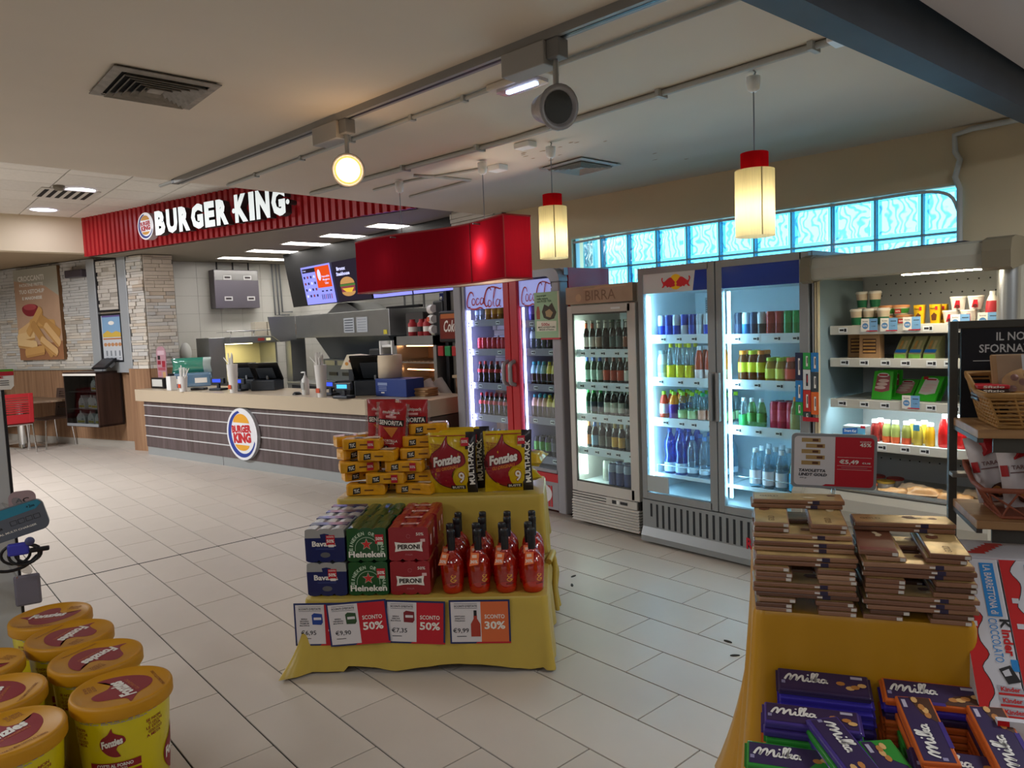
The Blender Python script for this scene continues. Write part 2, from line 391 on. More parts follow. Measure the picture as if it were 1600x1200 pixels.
# outer walls out of view
M_out = mat('far_wall_paint', '#b8ad9c', .85)
G().box(4.3, 4.5, -6, 5.6, 0, 2.7, M_out).obj('wall_near', kind='structure')
G().box(-17.2, -17.0, -6, 1.3, 0, 3.0, M_out).obj('wall_far', kind='structure')
G().box(-5.42, -5.3, 5.0, 6.1, 0, 2.82, M_out).obj('wall_side', kind='structure')
G().box(-18, 4.5, -6.2, -6, 0, 3.5, M_out).obj('wall_back', kind='structure')

# higher suspended ceiling over the counter hall, with tiles
M_ct = varied('ceiling_tile', ['#cfcac1', '#d6d1c8', '#cbc6be'], .9, 30, .05)
M_grid = mat('ceiling_grid', '#a9a49c', .7)
ceil3 = G().box(-12.0, -4.8, -6, 5.6, 3.372, 3.45, M_grid).obj('ceiling_3', kind='structure')
ct = G().bbox(.006, .594, .006, .594, -.012, .0, M_ct, .004).mesh('ceiling_tile')
for i in range(12):
    for j in range(14):
        x0 = -11.88+i*.6; y0 = 2.935+.6-.6*j
        if x0 > -5.3: continue
        put('tile', ct, ceil3, (x0, y0, 3.372))
# bulkhead left of the red fascia, soffit behind it, soffit over the kitchen
M_cream = mat('bulkhead_paint', '#cfc0a4', .8); M_soff = mat('soffit_paint', '#9d8a70', .85)
G().box(-12.07, -11.87, -6, 2.5, 2.87, 3.44, M_cream).obj('wall_bulkhead', kind='structure')
G().prism([(-18, -6), (-11.9, -6), (-11.9, 2.5), (-11.9, 3.6), (-18, 3.6)], 2.88, 3.0, M_soff).obj('ceiling_4', kind='structure')
G().prism([(-11.87, 2.52), (-6.376, 4.24), (-5.3, 4.57), (-5.3, 6.3), (-12.6, 6.3), (-12.6, 2.9), (-11.88, 2.9)], 2.82, 2.88, mat('kitchen_soffit', '#8b8274', .8)).obj('ceiling_5', kind='structure')
# lamp panels in the kitchen soffit
M_lamp = emi('lamp_panel', '#fffaf2', 10)
for i, (x, y0, y1) in enumerate([(-11.36, 4.2, 5.5), (-10.30, 4.23, 5.54), (-9.30, 4.31, 5.52), (-8.38, 4.4, 5.56), (-7.38, 4.48, 5.6)]):
    e = empty('ceiling_light', (x, (y0+y1)/2, 2.82), label='long white light panel in the kitchen ceiling, %s from the back wall' % ORD[i], cat='ceiling light', group='kitchen ceiling light panels')
    h = (y1-y0)/2
    G().box(-.15, .15, -h, h, -.004, .0, M_lamp).obj('diffuser', e)
    f = G(); a = mat('lamp_frame', '#d8d4cc', .5)
    for q in ((-.165, -.15, -h-.015, h+.015), (.15, .165, -h-.015, h+.015), (-.15, .15, -h-.015, -h), (-.15, .15, h, h+.015)): f.box(q[0], q[1], q[2], q[3], -.009, 0, a)
    f.obj('frame', e)

# red ribbed fascia
FR = math.atan2(.298, .954); FL = 5.95
M_red = mat('fascia_red', '#a8161e', .4, noise=.05, nscale=1.2)
fs = G(); pr = []; n = 58
for k in range(n):
    x = FL*k/n; p = FL/n; pr += [(x, 0), (x+p*.52, 0), (x+p*.64, .028), (x+p*.88, .028)]
pr += [(FL, 0), (FL, .09), (0, .09)]
fs.prism(pr, 2.82, 3.37, M_red)
fascia = fs.obj('trim_2', loc=(-11.87, 2.473, 0), rz=FR, kind='structure')

# stone clad wall with wooden wainscot
SO = (-11.71, 3.05, 0); SR = rad(20.5)
M_stone = varied('split_stone', ['#b0a69a', '#c6c0b6', '#d3cbbe', '#bdbbb8', '#d9d3c8', '#c2b09a', '#cccdcc'], .9, 14, .5)
M_stonebed = mat('stone_bed', '#6f675c', .95)
M_wains = wood('wainscot_wood', '#7d5a40', '#a17c5c', 'Z', 2.2, .75)
wall_left = G().box(-5.6, 0, .02, .3, 0, 2.9, M_stonebed).obj('wall_left', loc=SO, rz=SR, kind='structure')
sv = []
for k in range(4):
    g = G(); random.seed(k); g.bbox(0, 1, -1, 0, 0, 1, M_stone, .03); sv.append(g.mesh('stone'))
def stones(parent, x0, x1, z0, z1, y, limit, hmin=.03, hmax=.062, seed=1, side=False, X=0):
    rnd = random.Random(seed); z = z0; n = 0; st = G()
    while z < z1-.01:
        h = min(rnd.uniform(hmin, hmax), z1-z); x = x0 - rnd.uniform(0, .25)
        while x < x1:
            w = rnd.uniform(.12, .36); a = max(x, x0); b = min(x+w, x1); d = rnd.uniform(.01, .035)
            if b-a > .02:
                if n < limit:
                    o = put('stone', rnd.choice(sv), parent, (X, a, z) if side else (a, y, z), PI/2 if side else 0); o.scale = (b-a-.004, d, h-.004); n += 1
                else:
                    st.box(*((X, X+d, a, b-.004, z, z+h-.004) if side else (a, b-.004, y-d, y, z, z+h-.004)), M_stone)
            x += w
        z += h
    if st.v: st.obj('far_stone', parent, kind='stuff')
stones(wall_left, -3.6, -.02, 1.21, 2.87, .02, 300)
stones(wall_left, -5.4, -3.6, 1.21, 2.87, .02, 0, seed=3)
wl2 = G().box(-5.6, -.0, .0, .02, .1, 1.19, M_wains).obj('wainscot', wall_left)
G().box(-5.6, 0, -.03, .03, 1.185, 1.21, mat('ledge_top', '#9c9a90', .5)).obj('ledge', wall_left)
G().box(-5.6, 0, -.012, .02, 0, .1, mat('skirting_tile', '#a29a90', .5)).obj('baseboard', wall_left)
pier = G().prism([(-11.60, 2.95), (-11.27, 3.07), (-11.25, 3.46), (-11.9, 3.46), (-11.9, 3.1)], 0, 2.82, M_stonebed).obj('wall_pier', kind='structure')
PR = math.atan2(.12, .33); pe = G().box(0, .35, 0, .01, 1.2, 2.82, M_stonebed).obj('pier_front', pier, (-11.60, 2.95, 0), PR)
stones(pe, 0, .35, 1.2, 2.81, 0, 80, seed=5)
ps = G().box(0, .01, 0, .39, 1.2, 2.82, M_stonebed).obj('pier_side', pier, (-11.27, 3.07, 0), -math.atan2(.02, .39))
stones(ps, 0.0, .39, 1.2, 2.81, 0, 60, seed=6, side=True, X=.01)
G().box(-.12, .35, -.02, .0, 0, 1.2, M_wains).obj('pier_panel', pier, (-11.60, 2.95, 0), PR)
G().box(.0, .02, .0, .39, 0, 1.2, M_wains).obj('pier_panel', pier, (-11.27, 3.07, 0), -math.atan2(.02, .39))
# kitchen walls
M_kw = mat('kitchen_tile', '#dad8d2', .3); M_kg = mat('kitchen_grout', '#a9a79f', .8)
kw = G().box(-12.4, -12.21, 2.95, 6.3, 0, 2.82, M_kg).obj('wall_kitchen', kind='structure')
kb = G().box(-12.4, -5.4, 5.86, 6.1, 0, 2.82, M_kg).obj('wall_kitchen_back', kind='structure')
g1 = G(); g2 = G()
for r in range(10):
    for c in range(7): g1.box(-12.21, -12.203, 3.76+c*.35+.002, 3.76+c*.35+.348, r*.285+.002, r*.285+.283, M_kw)
    for c in range(18): g2.box(-12.2+c*.37+.002, -12.2+c*.37+.368, 5.853, 5.86, r*.285+.002, r*.285+.283, M_kw)
g1.obj('wall_tiles', kw, kind='stuff'); g2.obj('wall_tiles', kb, kind='stuff')
# stone column beside the cola fridge, with wooden lower casing
col = G().box(-6.2, -5.4, 4.72, 5.4, 0, 2.82, M_stonebed).obj('wall_column', kind='structure')
stones(col, -6.2, -5.4, 1.1, 2.81, 4.72, 110, seed=8)
G().box(-6.22, -5.4, 4.69, 4.72, .1, 1.1, M_wains).obj('column_panel', col)
G().box(-6.24, -5.4, 4.66, 4.72, 1.08, 1.11, mat('column_ledge', '#b09878', .5)).obj('column_ledge', col)
# ---------------------------------------------------------------- drinks: bottles and cans
M_black = mat('black_plastic', '#15151a', .4); M_white = mat('white_plastic', '#e8e8e6', .4); M_grey = mat('grey_metal', '#8d9094', .4, .3)
M_steel = mat('brushed_steel', '#a9abab', .32, .85, noise=.06, nscale=3); M_chrome = mat('chrome', '#d5d5d5', .12, 1); M_tagw = mat('price_tag', '#e4e8ea', .6); M_tagk = mat('price_print', '#2a2c33', .7)
M_clear = thin('clear_glass', '#f2fafa', .06); M_water = thin('clear_water', '#d5e9f2', .12, .05, diff=.12, dcol='#cfe4ee')
_BP = {}
def profile(kind, h, r):
    if kind == 'beer': return [(r*.9, 0), (r, .01), (r, h*.55), (r*.8, h*.64), (r*.42, h*.76), (r*.38, h*.95), (r*.44, h*.955), (r*.44, h*.975)]
    if kind == 'pet': return [(r*.85, 0), (r, .012), (r, h*.5), (r*.93, h*.56), (r*.9, h*.66), (r*.62, h*.82), (r*.38, h*.9), (r*.38, h*.93)]
    if kind == 'cola': return [(r*.85, 0), (r, .012), (r*.95, h*.2), (r*.84, h*.32), (r, h*.5), (r*.97, h*.6), (r*.6, h*.8), (r*.38, h*.9), (r*.38, h*.93)]
    if kind == 'big': return [(r*.85, 0), (r, .015), (r*.97, h*.3), (r*.8, h*.42), (r, h*.56), (r*.95, h*.7), (r*.5, h*.86), (r*.3, h*.92), (r*.3, h*.95)]
    if kind == 'ribbed': return [(r*.9, 0), (r, .01), (r*.93, h*.12), (r, h*.2), (r*.93, h*.3), (r, h*.38), (r*.93, h*.48), (r, h*.56), (r*.95, h*.68), (r*.5, h*.86), (r*.3, h*.92), (r*.3, h*.95)]
    if kind == 'jar': return [(r*.92, 0), (r, .01), (r, h*.6), (r*.9, h*.72), (r*.62, h*.86), (r*.62, h*.93)]
    if kind == 'can': return [(r*.82, 0), (r, h*.05), (r, h*.9), (r*.84, h*.97), (r*.84, h)]
def drink(kind, h, r, body, label=None, cap=None, lz=(.15, .45), neck=None, n=12):
    k = (kind, h, r, body.name, label and label.name, cap and cap.name, lz, neck and neck.name)
    if k in _BP: return _BP[k]
    P = profile(kind, h, r); parts = [('can' if kind == 'can' else 'bottle', G().lathe(P, body, n))]
    def rad_at(z):
        for (r0, z0), (r1, z1) in zip(P, P[1:]):
            if z0 <= z <= z1: return r0+(r1-r0)*(z-z0)/max(z1-z0, 1e-6)
        return P[-1][0]
    def ring(z0, z1, m):
        zs = sorted({z0, z1} | {z for _, z in P if z0 < z < z1}); return G().lathe([(rad_at(z)+.0008, z) for z in zs], m, n, caps=False)
    if label: parts.append(('label', ring(lz[0]*h, lz[1]*h, label)))
    if neck: parts.append(('neck_label', ring(.74*h, .9*h, neck)))
    if kind == 'can': parts.append(('lid', G().lathe([(r*.8, h), (r*.72, h-.002)], M_chrome, n)))
    else:
        rt = P[-1][0]; zt = P[-1][1]; parts.append(('cap', G().lathe([(rt*1.18, zt-.012), (rt*1.18, h-.002), (rt*1.0, h)], cap or M_black, n)))
    _BP[k] = Proto(parts[0][0], parts).ready(); return _BP[k]
def pm(hexc, r=.3): return mat('print_'+hexc.strip('#'), hexc, r)
def shelf_row(items, x0, dx, y, z, where, group, rows=1, dy=.07, jit=.004):
    """items: (proto, description); a further row stands behind when rows > 1"""
    rnd = random.Random(int(z*1000)+int(x0*100)); tot = {}
    for i, (p, d) in enumerate(items): tot[d] = tot.get(d, 0)+1
    for q in range(rows):
        seen = {}
        for i, (p, d) in enumerate(items):
            seen[d] = seen.get(d, 0)+1
            w = where if q == 0 else ('second row, ' if q == 1 else 'rearmost row, ') + where
            lab = d + (', ' + ORD[seen[d]-1] + ' of its kind' if tot[d] > 1 else '') + ', ' + w
            if len(lab.split()) > 16: lab = d + (' ' + ORD[seen[d]-1] if tot[d] > 1 else '') + ' ' + w.replace(' row, ', ' row ').replace(', ', ' ').replace(' door', '')
            p.place((x0+dx*i+rnd.uniform(-jit, jit), y+q*dy+rnd.uniform(-jit, jit), z), rnd.uniform(-.3, .3), lab, 'can' if p.name == 'can' else 'bottle', group)
_pl = G().box(-.025, .025, -.002, 0, -.015, .015, M_tagw).box(-.018, .005, -.0028, -.002, -.005, .006, M_tagk).box(.008, .021, -.0028, -.002, -.009, .009, M_tagk).mesh('price_label')
def rel(g, name, par, **k):   # geometry given in room coordinates, parented under unrotated empties
    o = g.obj(name, par, **k); p = par; off = Vector((0, 0, 0))
    while p: off += Vector(p.location); p = p.parent
    o.location = -off; return o
def rail_tags(parent, x0, x1, y, z, n, seed):
    rnd = random.Random(seed)
    for i in range(n): put('price_label', _pl, parent, (x0+(x1-x0)*(i+.5)/n+rnd.uniform(-.02, .02), y, z))
def fridge_shelf(parent, x0, x1, y0, y1, z, m, n, seed, rail=.045):
    s = rel(G().box(x0, x1, y0, y1, z-.012, z, m).box(x0, x1, y0-.014, y0, z-rail, z+.012, m), 'shelf', parent)
    if n: rail_tags(s, x0+.02, x1-.02, y0-.014, z-rail/2+.004, n, seed)
    return s
M_int = mat('fridge_liner', '#e3ecf0', .45); M_frame = mat('fridge_frame_grey', '#8a8d8f', .4, .2); M_rail = mat('shelf_rail', '#dfeaf2', .3)
LED_B = emi('fridge_led_blue', '#a9e0ff', 30); LED_P = emi('fridge_led_violet', '#c9c4ff', 34); LED_G = emi('fridge_tube_white', '#eafff2', 15)

# ---------------------------------------------------------------- energy drink double fridge
X0, X1, YF, YB, HT = -3.325, -2.065, 4.15, 4.84, 1.975
f = empty('drinks_fridge', ((X0+X1)/2, (YF+YB)/2, 0), label='tall grey two door drinks fridge with bull emblem and blue header', cat='fridge')
g = G(); yd = YF+.045
g.box(X0, X0+.025, yd, YB, .02, HT, M_frame); g.box(X1-.025, X1, yd, YB, .02, HT, M_frame); g.box(X0+.002, X1-.002, yd+.002, YB-.002, HT-.04, HT-.001, M_frame); g.box(X0+.02, X1-.02, YF+.03, YB, .02, .33, M_frame)
g.box(X0+.025, X1-.025, YB-.03, YB, .33, HT-.04, M_int); g.box(X0+.025, X0+.03, yd, YB-.03, .33, HT-.04, M_int); g.box(X1-.03, X1-.025, yd, YB-.03, .33, HT-.04, M_int)
g.box(X0+.03, X1-.03, yd, YB-.03, .33, .37, M_int); g.box(X0+.03, X1-.03, yd+.0, YB-.03, 1.80, HT-.04, M_int)
body = rel(g, 'body', f)
g = G(); M_slot = mat('vent_slot', '#23262b', .8)
g.box(X0, X1, YF, YF+.03, .10, .318, M_frame); g.prism([(YF-.025, .02), (YF+.03, .02), (YF+.03, .12), (YF, .12), (YF-.025, .06)], X0, X1, M_frame, Matrix(((0, 0, 1, 0), (1, 0, 0, 0), (0, 1, 0, 0), (0, 0, 0, 1))))
gp = rel(g, 'grille_panel', f)
g = G()
for i in range(22):
    x = X0+.07+i*.0515; a, b = (.13, .295) if 0 < i < 21 else (.2, .295)
    g.box(x, x+.017, YF-.0015, YF+.002, a, b, M_slot)
g.obj('vent_slots', gp)
g = G().text('Red Bull', X0+.955, .155, .24, .075, mat('logo_red', '#c4122b', .4), .0, T(0, YF-.003, 0) @ FRONT, bold=.03); g.obj('lettering', gp)
def fdoor(xa, xb, name, hdr):
    g = G(); b = .045
    for q in ((xa, xa+b, .325, HT-.005), (xb-b-.012, xb, .325, HT-.005)): g.bbox(q[0], q[1], YF, YF+.04, q[2], q[3], M_frame, .004)
    g.box(xa+b, xb-b, YF, YF+.04, .325, .375, M_frame); g.box(xa+b, xb-b, YF, YF+.04, 1.925, HT-.005, M_frame)
    d = rel(g, 'door', f)
    G().box(xa+b, xb-b, YF+.012, YF+.018, .375, 1.79, M_clear).obj('glass_pane', d)
    g = G().box(xa+b, xb-b, YF+.006, YF+.03, 1.79, 1.925, hdr); h = rel(g, 'header', f)
    return d, h
M_hdrw = mat('header_silver', '#cdd0d4', .25); M_hdrb = mat('header_blue', '#0b3aa0', .2)
d1, h1 = fdoor(X0+.003, -2.697, 'door', M_hdrw); d2, h2 = fdoor(-2.69, X1-.003, 'door', M_hdrb)
# emblem: two bulls charging each other before a yellow disc
MR = mat('emblem_red', '#d3202e', .4); MY = mat('emblem_yellow', '#f6c21c', .4); MP = mat('header_violet', '#5a2a96', .25)
bull = smooth_pts([(-.115, -.035), (-.098, -.032), (-.088, -.022), (-.075, -.026), (-.07, -.035), (-.055, -.030), (-.045, -.036), (-.03, -.032), (-.012, -.030), (-.004, -.022), (-.010, -.012), (-.005, 0), (-.018, .012), (-.035, .030), (-.055, .030), (-.08, .014), (-.098, .004), (-.108, .018), (-.104, .030), (-.112, .034), (-.118, .018), (-.108, -.004), (-.104, -.018)], 3, True)
g = G(); Mx = T(-3.0, YF+.005, 1.858) @ FRONT
g.poly(ell(0, 0, .052, .052), MY, 0, Mx); g.poly([(x*1.0, y) for x, y in bull], MR, .0008, Mx); g.poly([(-x, y) for x, y in reversed(bull)], MR, .0008, Mx)
g.obj('emblem', h1)
G().poly([(.135, -.066), (.252, -.066), (.252, .066), (.155, .066)], M_hdrb, .0004, T(-3.0, YF+.0055, 1.858) @ FRONT).obj('blue_corner', h1)
for d, x in ((d1, -2.722), (d2, -2.667)): G().bbox(x-.014, x+.014, YF-.035, YF+.002, .93, 1.25, M_frame, .006).obj('handle', d)
G().box(X0+.05, X0+.23, YF-.002, YF+.012, .385, .50, mat('spec_plate', '#aab2b4', .5)).obj('spec_plate', d1)
for xs in (X0+.045, -2.64): rel(G().box(xs, xs+.018, yd+.012, yd+.02, .42, 1.77, LED_B), 'led_strip', f)
zl = (1.487, 1.185, .893, .49); zr = (1.482, 1.185, .885, .485)
for k, z in enumerate(zl):
    fridge_shelf(f, X0+.035, -2.70, YF+.12, YB-.04, z, M_rail, 4 if k < 3 else 0, k, .05 if k < 3 else .012)
for k, z in enumerate(zr): fridge_shelf(f, -2.69, X1-.035, YF+.12, YB-.04, z, M_rail, 4 if k < 3 else 0, 10+k, .05 if k < 3 else .012)
g = G()
for xa, xb, z in ((X0+.05, -2.72, .49), (-2.66, X1-.05, .485)): g.tube([(xa, YF+.12, z+.07), (xb, YF+.12, z+.07)], .003, M_chrome); g.tube([(xa, YF+.12, z), (xa, YF+.12, z+.07)], .003, M_chrome)
g.obj('wire_guard', body)
g = G().box(X0+.12, X0+.21, YB-.034, YB-.031, 1.62, 1.76, mat('info_sheet', '#b9c3c8', .7)).box(X0+.22, X0+.31, YB-.034, YB-.031, 1.64, 1.76, mat('info_sheet2', '#c8d8e2', .7))
for k in range(7): g.box(X0+.127, X0+.20, YB-.036, YB-.034, 1.635+k*.016, 1.641+k*.016, mat('sheet_print', '#6d757c', .8))
g.obj('info_sheets', body)
def cn(c1, c2, h=.15, r=.0265): return drink('can', h, r, pm(c1, .25), pm(c2, .25), lz=(.08, .5))
sb = cn('#c6ccd2', '#1d3fae'); bs = cn('#1d3fae', '#c6ccd2'); sl = cn('#c9d4de', '#dfe6ea'); bl = cn('#16338f', '#2247b8')
y = YF+.165
shelf_row([(sb, 'silver and blue energy drink can'), (bl, 'dark blue energy drink can'), (sb, 'silver and blue energy drink can'), (bs, 'blue can with silver base'), (bl, 'dark blue energy drink can'), (sl, 'plain silver energy drink can'), (sb, 'silver and blue energy drink can'), (sl, 'plain silver energy drink can')],
          X0+.085, .063, y, zl[0], 'top shelf below bull emblem', 'cans on the top left shelf of the grey fridge', 2)
shelf_row([(cn('#2b3346', '#3d4660'), 'dark slate can'), (cn('#cfe3ee', '#3a86c8'), 'pale can with blue base'), (cn('#24466b', '#1b2f4e'), 'navy can'), (cn('#c9ced3', '#30343b'), 'silver can with black base'), (cn('#b0332f', '#98231f'), 'red can'), (cn('#b0332f', '#98231f'), 'red can'), (cn('#17a04c', '#118a3e'), 'green can'), (cn('#17a04c', '#118a3e'), 'green can'), (cn('#cfdbe3', '#c1d3e0'), 'pale silver can')],
          -2.63, .058, y, zr[0], 'top shelf under plain blue header', 'cans on the top right shelf of the grey fridge', 2)
ylid = pm('#c9d62e'); ycap = pm('#dcd21f'); wcap = pm('#e6eaee'); ocap = pm('#f08a2a'); gcap = pm('#a9cf2c'); rcap = pm('#e2573a')
cl = thin('pet_clear', '#e9f6f8', .15, .05, diff=.05); ylq = mat('tonic_yellow', '#e6e35a', .2)
ton = drink('pet', .25, .031, cl, pm('#e2d416'), ycap, (.03, .38)); org = drink('pet', .23, .031, mat('aperol_liquid', '#b5452a', .15), pm('#ead7d2'), wcap, (.03, .3)); org2 = drink('pet', .23, .031, mat('orange_liquid', '#ef8a1d', .15), pm('#e9c9a0'), wcap, (.03, .3))
jar = drink('jar', .2, .033, mat('milky_liquid', '#d5dde0', .3), pm('#aab4bb'), pm('#9fb0b8'), (.2, .5))
shelf_row([(jar, 'pale milky bottle'), (ton, 'clear bottle with yellow label and cap'), (ton, 'clear bottle with yellow label and cap'), (ton, 'clear bottle with yellow label and cap'), (org, 'red orange bottle with white cap'), (org, 'red orange bottle with white cap'), (org2, 'bright orange bottle with white cap')],
          X0+.075, .078, y+.005, zl[1], 'second shelf, bull emblem door', 'bottles on the second left shelf of the grey fridge', 2)
tea = drink('jar', .2, .032, mat('tea_liquid', '#6a3a18', .15), pm('#d8d23a'), ocap, (.3, .62)); tea2 = drink('jar', .2, .032, mat('tea_liquid', '#6a3a18', .15), pm('#e3dc3c'), ylid, (.3, .62))
jy = drink('jar', .155, .034, mat('tea_pale', '#a98a2c', .15), pm('#e0df56'), gcap, (.15, .55)); jr = drink('jar', .155, .034, mat('tea_red', '#8e3a22', .15), pm('#e2503a'), rcap, (.15, .55)); ywk = drink('beer', .2, .03, mat('dark_cola_glass', '#28140c', .12), pm('#e4e06a'), pm('#cfd9a0'), (.05, .35), pm('#d9e27a'))
shelf_row([(tea, 'iced tea bottle with orange cap'), (tea2, 'iced tea bottle with yellow cap'), (tea, 'iced tea bottle with orange cap'), (jy, 'squat juice bottle with yellow label'), (jy, 'squat juice bottle with yellow label'), (jr, 'squat juice bottle with red label'), (jr, 'squat juice bottle with red label'), (ywk, 'slim dark bottle with yellow label')],
          -2.60, .066, y, zr[1], 'second shelf, blue header door', 'bottles on the second right shelf of the grey fridge', 2)
rt = drink('pet', .2, .033, mat('red_tea', '#b8391f', .15), pm('#e9d8c8'), gcap, (.2, .55)); ov = drink('pet', .2, .037, mat('orange_liquid', '#ef8a1d', .15), pm('#5d2f8c'), gcap, (.03, .55)); cg = drink('pet', .2, .034, cl, pm('#b9dfa0'), gcap, (.08, .36)); cp = drink('pet', .2, .034, cl, pm('#e0a288'), pm('#2a9a5a'), (.08, .4))
shelf_row([(rt, 'red tea bottle with green cap'), (ov, 'orange drink bottle with violet label'), (cg, 'clear bottle with pale green label'), (cg, 'clear bottle with pale green label'), (cp, 'clear bottle with peach label'), (cp, 'clear bottle with peach label'), (cg, 'clear bottle with pale green label')],
          X0+.095, .079, y, zl[2], 'third shelf, bull emblem door', 'bottles on the third left shelf of the grey fridge', 3, .085)
cgl = drink('pet', .19, .031, cl, pm('#3fae5a'), wcap, (.05, .42)); gg = drink('pet', .19, .031, thin('green_pet', '#bfe2b4', .15, .05, diff=.2, dcol='#9fcf8a'), pm('#5a9a4e'), wcap, (.2, .5)); pk = drink('can', .175, .032, pm('#c4304e'), pm('#d8506a'), lz=(.3, .7)); sp = drink('pet', .21, .036, mat('sport_blue', '#1f7fd6', .15), pm('#bfe0f4'), ocap, (.03, .5)); sy = drink('pet', .21, .034, mat('sport_yellow', '#e0cf4a', .15), pm('#efe9a4'), ocap, (.03, .5)); spo = drink('pet', .21, .034, mat('sport_olive', '#8a8a52', .15), pm('#a9a56a'), ocap, (.03, .5))
shelf_row([(cgl, 'clear bottle with bright green label'), (gg, 'pale green soft drink bottle'), (gg, 'pale green soft drink bottle')], -2.60, .068, y, zr[2], 'third shelf, blue header door', 'soft drinks on the third right shelf of the grey fridge', 1)
shelf_row([(pk, 'crimson slim can'), (pk, 'crimson slim can'), (pk, 'crimson slim can')], -2.385, .06, y+.01, zr[2], 'third shelf, blue header door', 'crimson cans in the grey fridge', 2)
shelf_row([(spo, 'olive sport drink with orange cap'), (sp, 'blue sport drink with orange cap'), (sy, 'yellow sport drink with orange cap')], -2.235, .062, y, zr[2], 'third shelf, blue header door', 'sport drinks in the grey fridge', 2, .08)
bb = drink('big', .33, .044, thin('blue_pet', '#2f74d8', .2, .05, diff=.35, dcol='#1a5fd0'), pm('#c9dcec'), pm('#1d4fb0'), (.06, .26)); cw = drink('ribbed', .29, .042, M_water, pm('#cfe3f2'), pm('#5a8fd0'), (.1, .24))
shelf_row([(bb, 'large blue water bottle'), (bb, 'large blue water bottle'), (cw, 'large clear ribbed water bottle'), (cw, 'large clear ribbed water bottle'), (cw, 'large clear ribbed water bottle')], X0+.115, .096, YF+.19, zl[3], 'lowest shelf, bull emblem door', 'water bottles at the bottom of the grey fridge', 3, .1)
gw = drink('pet', .26, .038, M_water, pm('#e6dfe4'), wcap, (.1, .45)); gn = drink('pet', .25, .037, thin('green_glass', '#3fae5a', .2, .04, diff=.3, dcol='#1f8f3f'), pm('#3fb0dc'), wcap, (.06, .5))
shelf_row([(gw, 'half litre clear water with white label'), (gw, 'half litre clear water with white label'), (gw, 'half litre clear water with white label'), (gn, 'green glass water bottle with blue label'), (gn, 'green glass water bottle with blue label')], -2.53, .092, YF+.185, zr[3], 'lowest shelf, blue header door', 'small waters at the bottom of the grey fridge', 3, .095)

# ---------------------------------------------------------------- beer fridge
X0, X1, YF, YB, HT = -4.075, -3.385, 4.2, 4.84, 1.885
M_bf = mat('beer_fridge_white', '#c4c0ba', .4); M_hd = mat('beer_header_paper', '#b49a84', .6, noise=.12, nscale=5)
f = empty('drinks_fridge', ((X0+X1)/2, (YF+YB)/2, 0), label='narrow white beer fridge with brown carved header and louvred base', cat='fridge')
yd = YF+.045; g = G()
g.box(X0, X0+.03, yd, YB, .03, HT, M_bf); g.box(X1-.03, X1, yd, YB, .03, HT, M_bf); g.box(X0+.002, X1-.002, yd+.002, YB-.002, 1.74, HT-.001, M_bf); g.box(X0+.002, X1-.002, yd+.002, YB-.002, .031, .30, M_bf)
g.box(X0+.03, X1-.03, YB-.03, YB, .30, 1.74, M_int); g.box(X0+.03, X1-.03, yd, YB-.03, .3, .335, M_int)
body = rel(g, 'body', f)
rel(G().box(X0, X1-.02, YF-.005, YF+.04, 1.752, HT, M_hd), 'header', f)
hd = f.children[-1]
G().text('BIRRA', -3.715, 1.812, .30, .075, mat('birra_print', '#8a6f5d', .7), 0, T(0, YF-.0065, 0) @ FRONT, bold=.0).obj('lettering', hd)
g = G(); mm = mat('header_stain', '#c7a98c', .7)
for cx, cz, a, b in ((-3.62, 1.87, .16, .008), (-3.94, 1.80, .03, .03), (-3.8, 1.86, .09, .006)): g.poly(ell(cx, cz, a, b, 14), mm, 0, T(0, YF-.0058, 0) @ FRONT)
g.obj('header_print', hd)
g = G(); b = .055
g.bbox(X0, X0+b, YF, YF+.04, .27, 1.74, M_bf, .006); g.bbox(X1-b-.03, X1-.005, YF, YF+.04, .27, 1.74, M_bf, .006); g.box(X0+b, X1-b, YF, YF+.04, .27, .35, M_bf); g.box(X0+b, X1-b, YF, YF+.04, 1.68, 1.74, M_bf)
d = rel(g, 'door', f); G().box(X0+b, X1-b-.03, YF+.012, YF+.018, .35, 1.68, M_clear).obj('glass_pane', d)
G().box(-3.62, -3.53, YF-.002, YF, 1.70, 1.715, M_tagw).obj('sticker', d)
M_gask = mat('door_gasket', '#50524f', .7)
g = G().box(X0+b, X0+b+.012, YF+.002, YF+.012, .35, 1.68, M_gask).box(X0+b, X1-b-.03, YF+.002, YF+.012, .35, .362, M_gask).box(X0+b, X1-b-.03, YF+.002, YF+.012, 1.668, 1.68, M_gask); g.obj('gasket', d)
g = G()
for i in range(11):
    z = .035+i*.0215
    if i < 8: g.prism([(YF-.012, z), (YF+.04, z), (YF+.04, z+.015), (YF+.0, z+.015), (YF-.012, z+.005)], X0, X1-.01, M_bf, Matrix(((0, 0, 1, 0), (1, 0, 0, 0), (0, 1, 0, 0), (0, 0, 0, 1))))
    else: g.box(X0, X0+.36, YF, YF+.04, z, z+.012, M_bf)
g.box(X0+.002, X1-.012, YF+.012, YF+.039, .03, .27, M_black)  # black sheet put in to paint the shade between the louvres
lv = rel(g, 'louvred_base', f)
g = G().box(X0+.36, X1-.03, YF-.004, YF+.04, .206, .265, M_bf).box(X0+.42, X0+.46, YF-.006, YF, .222, .25, M_black).box(X0+.465, X0+.49, YF-.006, YF, .222, .25, M_white).box(X0+.5, X0+.57, YF-.006, YF, .226, .248, M_black)
g.obj('control_panel', lv)
zb = (1.387, 1.13, .88, .612)
for k, z in enumerate(zb): fridge_shelf(f, X0+.04, X1-.04, YF+.06, YB-.04, z, M_rail, 5, 30+k, .05)
rel(G().cyl(.016, .40, 1.62, LED_G, 10, T(X0+.085, yd+.03, 0)), 'light_tube', f)
